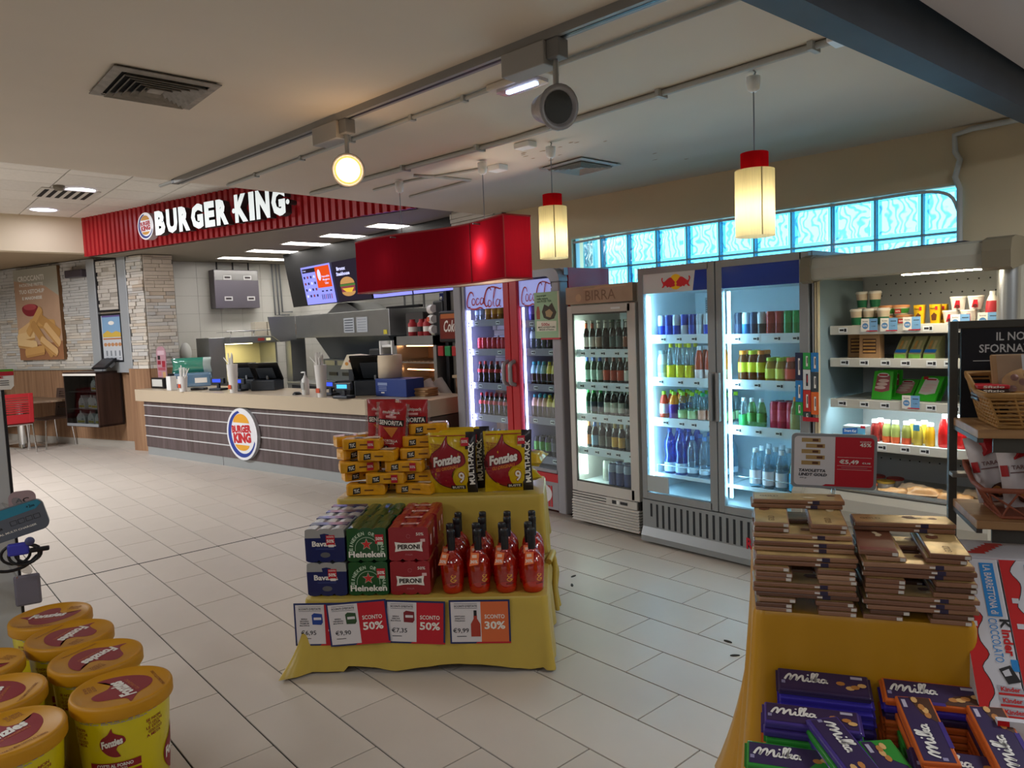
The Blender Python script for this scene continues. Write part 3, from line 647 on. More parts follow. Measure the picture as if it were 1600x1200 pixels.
bk = mat('brown_glass', '#1c0f08', .1, coat=.3); gk = mat('green_beer_glass', '#0f3d1c', .1, coat=.3)
def beer(g_, lab, nk, cap): return drink('beer', .235, .029, g_, pm(lab), pm(cap), (.12, .45), pm(nk))
A = [(beer(bk, '#cfcac0', '#b5562e', '#c8bda8'), 'brown beer bottle with orange neck'), (beer(bk, '#cfcac0', '#b5562e', '#c8bda8'), 'brown beer bottle with orange neck'), (beer(bk, '#b59a8a', '#cfc9b8', '#d0d0c0'), 'brown beer bottle with round pink label'), (beer(bk, '#2a2422', '#cfc9b8', '#d0d0c0'), 'brown beer bottle with pale neck'), (beer(bk, '#5a6a66', '#1d3a24', '#3a5a44'), 'dark beer bottle with grey label'), (beer(bk, '#5a6a66', '#1d3a24', '#3a5a44'), 'dark beer bottle with grey label'), (beer(bk, '#8a4a2a', '#d5d5cc', '#dcdcd4'), 'dark beer bottle with rust label'), (beer(bk, '#8a4a2a', '#d5d5cc', '#dcdcd4'), 'dark beer bottle with rust label')]
B = [(beer(gk, '#9fbfae', '#2a4f9a', '#2f9a4a'), 'green beer bottle with blue neck')]*3 + [(beer(bk, '#b8482e', '#7a3a28', '#8a4a3a'), 'brown beer bottle with red label')]*3 + [(beer(bk, '#d5d8d2', '#d5d8d2', '#1a1a1a'), 'brown beer bottle with white label')]*2
Cc = [(beer(gk, '#2a5a4a', '#2faa4a', '#2faa4a'), 'green beer bottle with bright neck'), (beer(gk, '#22384a', '#2faa4a', '#2faa4a'), 'green beer bottle with navy label'), (beer(gk, '#22384a', '#2faa4a', '#2faa4a'), 'green beer bottle with navy label')] + [(beer(bk, '#c9d2c4', '#8fa090', '#d8ddd0'), 'dark beer bottle with pale round label')]*3 + [(beer(bk, '#1a2a22', '#cfd8d0', '#1a1a1a'), 'black beer bottle with silver neck')]*2
D = [(beer(bk, '#a8642e', '#c4763a', '#c8a060'), 'brown beer bottle with amber label'), (beer(bk, '#7fa8c4', '#2f6fb8', '#3a7ac4'), 'brown beer bottle with light blue label'), (beer(bk, '#6a6a60', '#1a1a1a', '#5a5a50'), 'dark beer bottle with dim label'), (beer(bk, '#6a6a60', '#1a1a1a', '#5a5a50'), 'dark beer bottle with dim label')] + [(beer(bk, '#d8a83a', '#c9b26a', '#caa04a'), 'brown beer bottle with gold label')]*2 + [(beer(bk, '#50544e', '#2a2a28', '#404040'), 'black beer bottle with grey label')]*2
for L_, z, nm in ((A, zb[0], 'top'), (B, zb[1], 'second'), (Cc, zb[2], 'third'), (D, zb[3], 'fourth')):
    shelf_row(L_, X0+.105, .068, YF+.105, z, nm+' shelf of beer fridge', 'bottles on the %s shelf of the beer fridge' % nm, 2)
tall = drink('can', .17, .034, pm('#2c3f7c', .25), pm('#8ea0b8', .25), lz=(.62, .98)); wcan = drink('can', .165, .033, pm('#c9cdc6', .25), pm('#b9bdb4', .25), lz=(.2, .6))
shelf_row([(wcan, 'white beer can'), (wcan, 'white beer can')], X0+.20, .085, YF+.2, .336, 'floor of beer fridge', 'white cans in the beer fridge', 1)
shelf_row([(tall, 'tall blue beer can')]*4, X0+.335, .079, YF+.11, .336, 'floor of beer fridge', 'tall blue cans in the beer fridge', 2, .08)

# ---------------------------------------------------------------- cola fridge
X0, X1, YF, YB, HT = -5.61, -4.19, 4.25, 4.85, 2.06
M_cf = mat('cola_fridge_grey', '#918f94', .4, .1); M_cr = mat('cola_red', '#b5121d', .35)
f = empty('drinks_fridge', ((X0+X1)/2, (YF+YB)/2, 0), label='wide red two door cola fridge with script logos above the shelves', cat='fridge')
yd = YF+.05; g = G()
g.box(X0, X0+.03, yd, YB, .03, HT, M_cr); g.box(X1-.02, X1, YF+.10, YB, .03, HT, M_cr); g.box(X0+.002, X1-.002, yd+.002, YB-.002, 2.0, HT-.001, M_cf); g.box(X0+.03, X1-.03, yd, YB, .03, .34, M_cr)
M_cl = mat('cola_liner', '#8f8d9c', .5)
g.box(X0+.03, X1-.03, YB-.03, YB, .34, 2.0, M_cl); g.box(X0+.03, X1-.03, yd, YB-.03, .34, .37, M_cl); g.box(-4.86, -4.74, yd+.02, YB-.03, .34, 2.0, M_cl); g.box(X0+.03, X0+.04, yd, YB-.03, .34, 2.0, M_cl); g.box(X1-.05, X1-.02, YF+.10, YB-.03, .34, 2.0, M_cl)
body = rel(g, 'body', f)
# rounded front surround
arc = [(X1-.09+.09*math.sin(rad(t)), HT-.11+.11*math.cos(rad(t))) for t in range(0, 91, 15)]
inner = [(-4.285-.07+.07*math.sin(rad(t)), 2.0-.09+.09*math.cos(rad(t))) for t in range(0, 91, 15)]
g = G(); out = [(X0, .03), (X0, HT)] + arc + [(X1, .03)]
for q in ((X0, X0+.11, .30, HT-.06), (-4.285, X1, .03, HT-.11)): g.bbox(q[0], q[1], YF-.01, YF+.09, q[2], q[3], M_cf, .012)
g.prism([(X0, HT-.06), (X0, HT)] + arc + [(-4.285, HT-.11)] + list(reversed(inner))[0:] + [(X0+.11, 2.0), (X0+.11, HT-.06)], -(YF+.09), -(YF-.01), M_cf, FRONT)
fr = rel(g, 'front_surround', f)
g = G().box(X0, X1-.10, YF, YF+.05, .05, .285, M_cf).box(X0+.11, -4.285, YF-.004, YF+.05, .285, .355, M_cr)
bs_ = rel(g, 'base_panel', f)
g = G()
for k in range(9): g.box(-4.62+k*.03, -4.60+k*.03, YF-.003, YF, .07, .25, M_cr)
sw = smooth_pts([(-4.70, .26), (-4.52, .25), (-4.40, .20), (-4.42, .14), (-4.55, .11), (-4.66, .06)], 6)
g.stroke(sw, .06, mat('swirl_white', '#d8d4d6', .5), .004, T(0, YF, 0) @ FRONT); g.obj('swirl_vent', bs_)
for x in (X0+.1, X1-.06): rel(G().cyl(.02, 0, .032, M_black, 10, T(x, YF+.12, 0)), 'foot', f)
def script(w, h, m, M, fn=None):
    """the cola word mark as brush strokes in a 1 x .4 field"""
    g = G()
    L = [
     ([(.20, .62), (.17, .78), (.10, .82), (.03, .62), (-.01, .30), (.02, .10), (.09, .12)], .05),
     ([(.23, .46), (.18, .52), (.14, .38), (.16, .22), (.22, .24), (.24, .40), (.22, .50)], .035),
     ([(.36, .46), (.31, .52), (.27, .38), (.28, .22), (.34, .24), (.37, .34)], .035),
     ([(.49, .48), (.43, .52), (.39, .36), (.41, .22), (.47, .28), (.50, .50), (.49, .26), (.53, .22)], .035),
     ([(.72, .84), (.68, .98), (.60, .88), (.53, .56), (.52, .26), (.57, .10), (.64, .18)], .055),
     ([(.70, .34), (.65, .38), (.62, .24), (.64, .08), (.70, .12), (.72, .26), (.70, .36)], .035),
     ([(.74, .12), (.78, .40), (.84, .80), (.86, .92), (.82, .88), (.78, .50), (.78, .14), (.82, .08)], .03),
     ([(.95, .36), (.89, .40), (.85, .24), (.87, .08), (.93, .14), (.97, .38), (.95, .10), (1.0, .06)], .035),
     ([(.02, .10), (.12, .02), (.26, .0), (.38, .06), (.46, .0), (.42, .02)], .045),
     ([(.60, .88), (.72, 1.0), (.86, .96), (.98, .88), (1.02, .92)], .04)]
    for P, t in L:
        P = smooth_pts([(x*w - w/2, y*h - h/2) for x, y in P], 5); n = len(P)
        g.stroke(P, [t*w*(.45+.55*math.sin(PI*i/(n-1)))*.75 for i in range(n)], m, 0, M)
    return g
M_script = mat('script_red', '#b01528', .5)
for xa, xb, k in ((X0+.12, -4.90, 0), (-4.72, -4.29, 1)):
    g = G(); c = M_cr
    if k == 0: g.bbox(-4.90, -4.823, YF, YF+.045, .36, 2.0, c, .006); g.box(xa, xa+.03, YF+.005, YF+.045, .36, 2.0, M_cf)
    else: g.bbox(-4.817, -4.72, YF, YF+.045, .36, 2.0, c, .006); g.box(xb-.012, xb, YF+.005, YF+.045, .36, 1.9, M_cf)
    g.box(xa, xb, YF+.005, YF+.045, .36, .385, M_cf)
    d = rel(g, 'door', f); G().box(xa, xb, YF+.02, YF+.026, .385, 1.99, M_clear).obj('glass_pane', d)
    h = rel(G().box(xa+.005, xb-.005, YF+.027, YF+.034, 1.77, 1.985, mat('cola_header', '#c3bce8', .4, emit=.35, ecol='#b9b0ff')), 'lit_header', f)
    script((xb-xa)*.82, .19, M_script, T((xa+xb)/2+.01, YF+.018, 1.865) @ FRONT).obj('script_logo', h)
    x = -4.862 if k == 0 else -4.777
    G().tube(smooth_pts([(x, YF, 1.295), (x, YF-.05, 1.27), (x, YF-.055, 1.2), (x, YF-.05, 1.115), (x, YF, 1.09)], 4), .019, mat('handle_grey', '#a3a3a6', .35, .4), 8).obj('handle', d)
g = G()
for k in range(44): g.lathe([(.0, 0), (.010, .0), (.010, .004), (0, .004)], LED_P, 8, T(X0+.165, yd+.004, .42+k*.031) @ RX(PI/2), caps=False)
rel(g, 'led_dots', f)
rel(G().box(-4.715, -4.70, yd+.01, yd+.018, .42, 1.76, emi('fridge_led_violet2', '#c9c4ff', 14)), 'led_strip', f)
rel(G().box(X0+.12, X0+.128, yd+.03, yd+.04, .42, 1.76, LED_P), 'led_strip', f)
zl = (1.66, 1.39, 1.075, .775, .45); zr = (1.635, 1.39, 1.085, .80, .465)
for k, z in enumerate(zl): fridge_shelf(f, X0+.07, -4.87, YF+.08, YB-.04, z, M_cl, 2, 50+k, .05)
for k, z in enumerate(zr): fridge_shelf(f, -4.73, X1-.07, YF+.08, YB-.04, z, M_cl, 2, 60+k, .05)
# promotional board on the door
p = empty('promo_board', (-4.337, YF-.022, 1.68), label='mint green advertising board on the cola fridge door', cat='sign')
g = G().box(-.14, .135, 0, .012, -.19, .19, mat('promo_mint', '#9fbf98', .6)); g.obj('board', p)
g = G().box(.135, .15, .0, .012, -.19, .19, mat('promo_edge', '#d9c9b5', .6)).box(-.07, .15, -.002, .012, -.2, -.185, mat('promo_red', '#b5202a', .5)); g.obj('edge', p)
g = G(); k = mat('promo_ink', '#24402c', .7); MM = T(0, -.001, 0) @ FRONT
g.text('Immergiti', -.05, .160, .11, .018, k, 0, MM); g.text('nella natura', -.04, .138, .13, .018, k, 0, MM); g.text('con FUZE TEA', -.02, .116, .17, .018, k, 0, MM)
g.poly([(-.05, .03), (-.02, .09), (.03, .07), (.07, .10), (.10, .05), (.12, .02), (.09, -.03), (.03, -.04), (-.03, -.02)], mat('promo_photo', '#4b4338', .7), 0, MM)
g.poly([(-.01, .03), (.04, .05), (.08, .02), (.05, -.02), (.0, -.01)], mat('promo_photo2', '#b59a72', .7), .0006, MM)
g.poly([(-.115, -.03), (-.075, -.03), (-.073, .03), (-.085, .075), (-.105, .075), (-.117, .03)], mat('promo_bottle', '#a3431c', .5), 0, MM)
g.poly([(-.12, -.13), (.11, -.13), (.115, -.05), (-.115, -.045)], mat('promo_panel', '#e5e2d0', .6), 0, MM)
g.text('500x', -.01, -.075, .1, .026, mat('promo_red', '#b5202a', .5), .0006, MM); g.text('MINI AVVENTURE', -.0, -.098, .2, .014, k, .0006, MM); g.text('MADE of Fusion', -.0, -.117, .17, .014, k, .0006, MM)
g.obj('print', p)
ck = mat('cola_liquid', '#160806', .1, coat=.3)
cola = drink('cola', .205, .031, ck, pm('#c02026'), pm('#a81a20'), (.5, .66)); spr = drink('pet', .2, .031, cl, pm('#8fa4b0'), pm('#7f8fa8'), (.3, .5)); fan = drink('pet', .2, .032, mat('amber_liquid', '#a8742a', .15), pm('#d8a02a'), pm('#c08a2a'), (.3, .55))
rcan = drink('can', .115, .031, pm('#b01c24', .25), pm('#c9283a', .25), lz=(.2, .8)); fz = drink('pet', .2, .031, mat('tea_dark', '#3a2414', .15), pm('#e6dc6a'), pm('#e8dc3a'), (.5, .86)); fb = drink('pet', .2, .031, mat('tea_dark', '#3a2414', .15), pm('#9fd0d8'), pm('#4fc0cc'), (.5, .86)); fzp = drink('pet', .2, .031, mat('tea_dark', '#3a2414', .15), pm('#d8b09a'), pm('#4fc0cc'), (.5, .86))
xl = X0+.17
shelf_row([(spr, 'clear soda bottle'), (spr, 'clear soda bottle'), (fan, 'amber soda bottle'), (fan, 'amber soda bottle'), (fan, 'amber soda bottle')], xl, .082, YF+.15, zl[0], 'top left of cola fridge', 'bottles at the top left of the cola fridge')
shelf_row([(rcan, 'small red cola can')]*6, xl+.02, .07, YF+.15, zl[1], 'second left shelf of cola fridge', 'red cans in the cola fridge')
shelf_row([(cola, 'dark cola bottle')]*5, xl, .085, YF+.15, zl[2], 'third left shelf of cola fridge', 'cola bottles on the third left shelf', 2)
shelf_row([(cola, 'dark cola bottle')]*6, xl, .072, YF+.15, zl[3], 'fourth left shelf of cola fridge', 'cola bottles on the fourth left shelf', 2)
shelf_row([(spr, 'clear soda bottle')]*5, xl, .082, YF+.15, zl[4], 'bottom left of cola fridge', 'clear bottles at the bottom left of the cola fridge')
xr = -4.675
blu = drink('pet', .21, .033, mat('blue_violet_liquid', '#4f4a9a', .2), pm('#7f78c0'), pm('#3f3a7a'), (.3, .6)); redp = drink('pet', .21, .036, mat('red_pink_liquid', '#d0283f', .2), pm('#e0405a'), pm('#c02a40'), (.3, .6)); orp = drink('pet', .21, .034, mat('orange_liquid', '#ef8a1d', .15), pm('#e86a4a'), pm('#e05030'), (.3, .6))
shelf_row([(blu, 'violet sport drink bottle'), (redp, 'red sport drink bottle'), (orp, 'orange sport drink bottle'), (blu, 'violet sport drink bottle'), (redp, 'red sport drink bottle')], xr, .082, YF+.14, zr[0], 'top right of cola fridge', 'sport drinks in the cola fridge')
gs = drink('pet', .2, .031, thin('grey_pet', '#a8b4bc', .15, .05, diff=.3, dcol='#8fa0a8'), pm('#b9c9cc'), pm('#8aa0a8'), (.5, .8)); dk = drink('cola', .2, .031, ck, pm('#2a2220'), pm('#1a1a1a'), (.5, .66))
shelf_row([(gs, 'grey water bottle')]*3+[(dk, 'black cola bottle')]*3, xr, .067, YF+.14, zr[1], 'second right shelf of cola fridge', 'bottles on the second right shelf of the cola fridge', 2)
shelf_row([(fb, 'iced tea with turquoise cap')]*3+[(fz, 'iced tea with yellow cap')]*4, xr-.005, .063, YF+.14, zr[2], 'third right shelf of cola fridge', 'iced teas on the third right shelf', 2)
shelf_row([(fzp, 'peach iced tea with turquoise cap')]*3+[(fz, 'iced tea with yellow cap')]*4, xr-.005, .063, YF+.14, zr[3], 'fourth right shelf of cola fridge', 'iced teas on the fourth right shelf', 2)
mon = drink('can', .165, .032, pm('#1a1c1e', .25), pm('#4a9a2a', .25), lz=(.3, .75)); mons = drink('can', .165, .032, pm('#24262a', .25), pm('#5a5f66', .25), lz=(.3, .75)); mony = drink('can', .165, .032, pm('#c9a02a', .25), pm('#d8b84a', .25), lz=(.3, .75))
shelf_row([(mon, 'black can with green mark')]*3+[(mons, 'black can with grey mark')]*2+[(mony, 'yellow energy drink can')], xr, .074, YF+.14, zr[4], 'bottom right of cola fridge', 'energy cans in the cola fridge', 2)
# ---------------------------------------------------------------- draped tables
def drape(g, x0, x1, y0, y1, zt, zb, m, flare=.03, amp=.012, freq=9, corner=(0, 0, 0, 0), n=44, rows=12, seed=0, front_amp=.3, r=.03, floor_pool=0, hemf=None):
    """cloth over a box: flat top, skirts with folds that widen towards the hem; corner = extra spread at front-left, front-right, back-right, back-left"""
    P = []
    cs = [(x0+r, y0+r, 180, 270), (x1-r, y0+r, 270, 360), (x1-r, y1-r, 0, 90), (x0+r, y1-r, 90, 180)]
    for ci, (cx, cy, a0, a1) in enumerate(cs):
        for k in range(7):
            a = rad(a0+(a1-a0)*k/6); P.append((cx+r*math.cos(a), cy+r*math.sin(a), math.cos(a), math.sin(a), ci, 1-abs(k-3)/3))
        nx = cs[(ci+1) % 4]; a = rad(a1)
        ex, ey = cx+r*math.cos(a), cy+r*math.sin(a); fx, fy = nx[0]+r*math.cos(rad(nx[2])), nx[1]+r*math.sin(rad(nx[2]))
        for k in range(1, n):
            t = k/n; e = max(0, 1-7*t) if t < .5 else max(0, 1-7*(1-t)); P.append((ex+(fx-ex)*t, ey+(fy-ey)*t, math.cos(a), math.sin(a), ci if t < .5 else (ci+1) % 4, 0 if (ci == 0) else e*.25))
    N = len(P); vs = []; fs = []; rnd = random.Random(seed); ph = [rnd.uniform(0, 6) for _ in range(4)]
    for j in range(rows+1):
        t = j/rows; s = 0
        for i, (x, y, nx, ny, ci, e) in enumerate(P):
            px = P[i-1]; s += math.hypot(x-px[0], y-px[1]) if i else 0
            f = front_amp if ny < -.7 else 1
            w = (math.sin(freq*s*2+ph[0])+.6*math.sin(freq*s*4.3+ph[1])+.4*math.sin(freq*s*8.1+ph[2]))*amp*f
            e2 = e*max(0, -nx)*1.25 if ci == 0 else e
            off = flare*t**1.3 + w*t**.8 + corner[ci]*e2*t**2.3
            hb = zb + (hemf(x, y, e) if hemf else 0)
            if j == 0: off = -.004
            z = zt-(zt-hb)*t if j else zt
            if j == 1: z = zt-.012; off = .001
            vs.append((x+nx*off, y+ny*off, z))
    for j in range(rows):
        for i in range(N): fs.append((j*N+(i+1) % N, j*N+i, (j+1)*N+i, (j+1)*N+(i+1) % N))
    g.add(vs, fs, m, None, True)
    g.add(vs[:N], [tuple(range(N))], m, None, False)
    return g
M_satin = mat('yellow_satin', '#bda348', .32, noise=.05, nscale=4, bump=.5); M_gold = mat('gold_satin', '#b98514', .36, noise=.06, nscale=4, bump=.5)
T1 = Vector((-3.2, 1.46, 0)); R1 = rad(45)
cl = G()
drape(cl, 0, 1.15, 0, 1.07, .355, .012, M_satin, .015, .010, 8, (.16, .03, .03, .05), seed=2, front_amp=.35, hemf=lambda x, y, e: .03*abs(math.sin(x*5+1)) if y < .05 and e < .2 and x > .2 else 0)
drape(cl, .0, 1.135, .57, 1.05, .70, .362, M_satin, .012, .008, 9, (.0, .02, .02, .02), seed=5, front_amp=.15)
# bunched roll of cloth at the right where the two tiers meet
cl.tube(smooth_pts([(1.15, .46, .365), (1.172, .56, .385), (1.168, .62, .33), (1.185, .66, .25), (1.175, .70, .14), (1.19, .72, .03)], 5), .018, M_satin, 8)
cl.tube(smooth_pts([(1.12, .50, .362), (1.165, .57, .372), (1.18, .60, .3), (1.175, .62, .16), (1.185, .66, .03)], 5), .014, M_satin, 8)
table1 = cl.obj('display_cloth', None, T1, R1, label='pale yellow satin cloth draped over the two-tier promotion stand', cat='tablecloth')
def at1(x, y, z): return T1 + Vector((x*math.cos(R1)-y*math.sin(R1), x*math.sin(R1)+y*math.cos(R1), z))

# ---- can multipacks
def arctext(g, s, cx, cy, r, a0, a1, h, m, z, M, bold=.03):
    n = len(s)
    for i, ch in enumerate(s):
        if ch == ' ': continue
        a = a0+(a1-a0)*i/(n-1); w = h*(.35 if ch == 'I' else .8)
        g.text(ch, cx+r*math.cos(a), cy+r*math.sin(a), w, h, m, z, M, bold=bold, rot=a-PI/2)
PW, PH, PD = .192, .163, .118
def packpoly(z0, z1, top=True, bot=True):
    p = []; w = PW/2; s = PW/3
    if bot:
        for k in range(3):
            for a in range(0, 181, 45): p.append((-w+s*(k+.5)-s/2*math.cos(rad(a))*.96, z0+.010-.010*math.sin(rad(a))))
    else: p += [(-w, z0), (w, z0)]
    if top:
        for k in range(2, -1, -1):
            for a in range(0, 181, 45): p.append((-w+s*(k+.5)+s/2*math.cos(rad(a))*.92, z1-.008+.008*math.sin(rad(a))))
    else: p += [(w, z1), (-w, z1)]
    return p
M_navy = mat('pack_navy', '#101f58', .3, coat=.4); M_silv = mat('pack_silver', '#a9abae', .3, .3); M_hgreen = mat('pack_green', '#0d4a24', .3, coat=.4); M_pred = mat('pack_red', '#8e0f1e', .3, coat=.4)
M_sale = mat('sale_red', '#b8182a', .5); M_pw = mat('print_white', '#e6e2da', .6); M_pd = mat('print_dark', '#2b1a18', .6); M_pg = mat('print_palegreen', '#b9cdb4', .6); M_star = mat('print_star', '#c22a2a', .5)
ORG = FRONT
def pack(kind):
    g = G(); YM = T(0, PD/2, 0) @ FRONT
    F = T(0, -PD/2-.0008, 0) @ FRONT
    a = G(); lab = None
    if kind == 'b':
        g.prism(packpoly(0, .118, False), -PD/2+PD/2, PD, M_navy, T(0, PD/2, 0) @ FRONT) ; g.prism(packpoly(.118, PH, True, False), 0, PD, M_silv, T(0, PD/2, 0) @ FRONT)
        g.box(-PW/2+.004, PW/2-.004, .008, PD/2-.004, PH-.004, PH+.0006, M_navy)
        a.text('Bavaria', -.004, .090, .115, .026, M_pw, 0, F, bold=.03); a.poly([(-.022, .135), (.0, .139), (.022, .135), (.018, .115), (0, .105), (-.018, .115)], M_navy, 0, F)
        a.poly(ell(.0, .036, .024, .013, 14), mat('print_dimgold', '#5a5a5e', .5), 0, F)
        for z in (.068, .063): a.rect(0, z, .09, .0012, mat('print_blue', '#4a5a9a', .6), 0, F)
        a.rect(.028, .107, .042, .048, M_sale, .001, F); a.text('50%', .028, .103, .036, .016, M_pw, .0016, F, bold=.03); a.text('SCONTO', .028, .123, .034, .007, M_pw, .0016, F); a.rect(.031, .080, .026, .012, M_pw, .0016, F)
    if kind == 'h':
        g.prism(packpoly(0, PH), 0, PD, M_hgreen, T(0, PD/2, 0) @ FRONT)
        arctext(a, 'HEINEKEN ORIGINAL', 0, .062, .075, rad(195), rad(-15), .017, M_pg, 0, F)
        a.stroke([(x, z) for x, z in ell(0, .062, .055, .055, 24, -10, 190)], .002, M_pg, 0, F)
        st = []
        for k in range(10): q = rad(90+36*k); rr_ = .03 if k % 2 == 0 else .0125; st.append((rr_*math.cos(q), .083+rr_*math.sin(q)))
        a.star(st, (0, .083), M_pg, .0004, F, rings=1); a.star([(x*.86, .083+(z-.083)*.86) for x, z in st], (0, .083), M_star, .0008, F, rings=1)
        a.text('Heineken', 0, .036, .175, .030, M_pw, .0008, F, bold=.03)
        a.rect(.062, .108, .04, .044, M_sale, .001, F); a.text('50%', .062, .110, .034, .016, M_pw, .0016, F, bold=.03); a.rect(.066, .088, .026, .014, M_pg, .0016, F)
    if kind == 'p':
        g.prism(packpoly(0, PH), 0, PD, M_pred, T(0, PD/2, 0) @ FRONT)
        a.poly([(-.066, .092), (-.03, .086), (.03, .086), (.066, .092), (.062, .067), (.066, .044), (.03, .050), (-.03, .050), (-.066, .044), (-.062, .067)], M_pw, 0, F)
        a.text('PERONI', 0, .068, .105, .023, M_pd, .0006, F, bold=.04); a.text('ITALIA', 0, .030, .035, .008, mat('print_rose', '#b0606a', .6), 0, F); a.stroke(ell(0, .118, .009, .009, 16), .0015, mat('print_rose', '#b0606a', .6), 0, F)
        a.text('50%', .055, .128, .036, .014, M_pw, 0, F, bold=.01); a.rect(.068, .098, .022, .014, mat('print_pink', '#d8b0b0', .6), .001, F)
        TT = T(0, 0, PH+.0003)
        lab = G(); lab.poly([(-.045, -.012), (.045, -.012), (.04, 0), (.045, .012), (-.045, .012), (-.04, 0)], mat('print_pink', '#d8b0b0', .6), 0, TT); lab.text('PERONI', 0, 0, .06, .012, M_pred, .0006, TT, bold=.03)
        SM = T(PW/2+.0006, 0, 0) @ SIDE; sid = G().rect(0, .085, .03, .05, mat('print_pink', '#d8b0b0', .6), 0, SM)
    sh = G(); M_hl = thin('shrink_film', '#ffffff', .25, .08)
    return Proto('can_multipack', [('wrapped_cans', g), ('print', a)]+([('top_print', lab), ('side_print', sid)] if lab else [])).ready()
for kind, x, desc in (('b', .105, 'navy and silver'), ('h', .305, 'green star'), ('p', .505, 'dark red')):
    p = pack(kind)
    for lay in range(2):
        for k in range(4):
            dx = (0, -.006, .004, -.004)[k]
            p.place(at1(x+dx, .10+k*(PD+.002), .3565+lay*(PH+.0005)), R1+(.02 if k == 0 and lay == 0 else 0)*0, '%s beer multipack, %s layer, %s from the front' % (desc, ('lower', 'upper')[lay], ORD[k]), 'beer pack', desc+' beer multipacks')

# ---- aperitif bottles
M_ap = thin('aperitif_glass', '#f4643a', .2, .03, diff=.42, dcol='#c22310'); M_orange = mat('hang_tag_orange', '#e0703a', .6); M_gold2 = mat('print_gold', '#d8a040', .4)
def apero():
    P = [(.043, 0), (.049, .006), (.052, .05), (.0555, .10), (.0555, .128), (.051, .152), (.040, .172), (.024, .187), (.0165, .197), (.0165, .215)]
    g = G().lathe(P, M_ap, 20)
    base = G().lathe([(.03, .0015), (.043, .003), (.048, .02), (.047, .022)], mat('base_glow_paint', '#f0622a', .15), 16)  # light glowing through the base, put in as a brighter orange layer
    cap = G().lathe([(.018, .200), (.0185, .262), (.017, .266), (.019, .270), (.019, .292), (.016, .297)], M_black, 14)
    tg = G(); TM = T(-.02, -.048, .168) @ RX(rad(-28)) @ RZ(0) @ RY(rad(0)) @ FRONT
    tg.prism([(-.02, -.032), (.022, -.026), (.026, .026), (-.012, .03)], 0, .001, M_orange, TM); tg.text('30%', .002, -.013, .034, .015, M_pw, .0016, TM, bold=.02); tg.rect(.004, .012, .022, .014, mat('tag_pale', '#e8c0a8', .6), .0014, TM)
    pr = G()
    def wrap(x, y, z): a = x/.054; return ((.0545+z)*math.sin(a), -(.0545+z)*math.cos(a), y)
    for zz, ww in ((.088, .022), (.068, .026)): pr.stroke(smooth_pts([(.030-ww/2+.01, zz+.010), (.030-ww/2, zz), (.030, zz-.008), (.030+ww/2, zz), (.030, zz+.002)], 4), .004, M_gold2, 0, None, wrap)
    pr.text('CLASSICO', .032, .048, .04, .007, M_black, 0, None, wrap)
    pr.stroke(smooth_pts([(.022, .16), (.03, .14), (.036, .12)], 3), .006, M_pw, -.004, None, wrap)
    return Proto('aperitif_bottle', [('bottle', g), ('painted_glow_base', base), ('cap', cap), ('hang_tag', tg), ('print', pr)]).ready()
pa = apero()
for r in range(4):
    for c in range(4):
        rz = R1 + (-.35, .05, -.15, .1)[c]*(1 if r == 0 else .6) + (0, .2, -.1, .3)[r]
        pa.place(at1(.692+.127*c+(.008, -.012, .006, 0)[r], .085+.107*r, .3562), rz, 'red aperitif bottle with black cap, column %s from the left, row %s from the front' % (('one', 'two', 'three', 'four')[c], ('one', 'two', 'three', 'four')[r]), 'bottle', 'red aperitif bottles on the yellow stand')

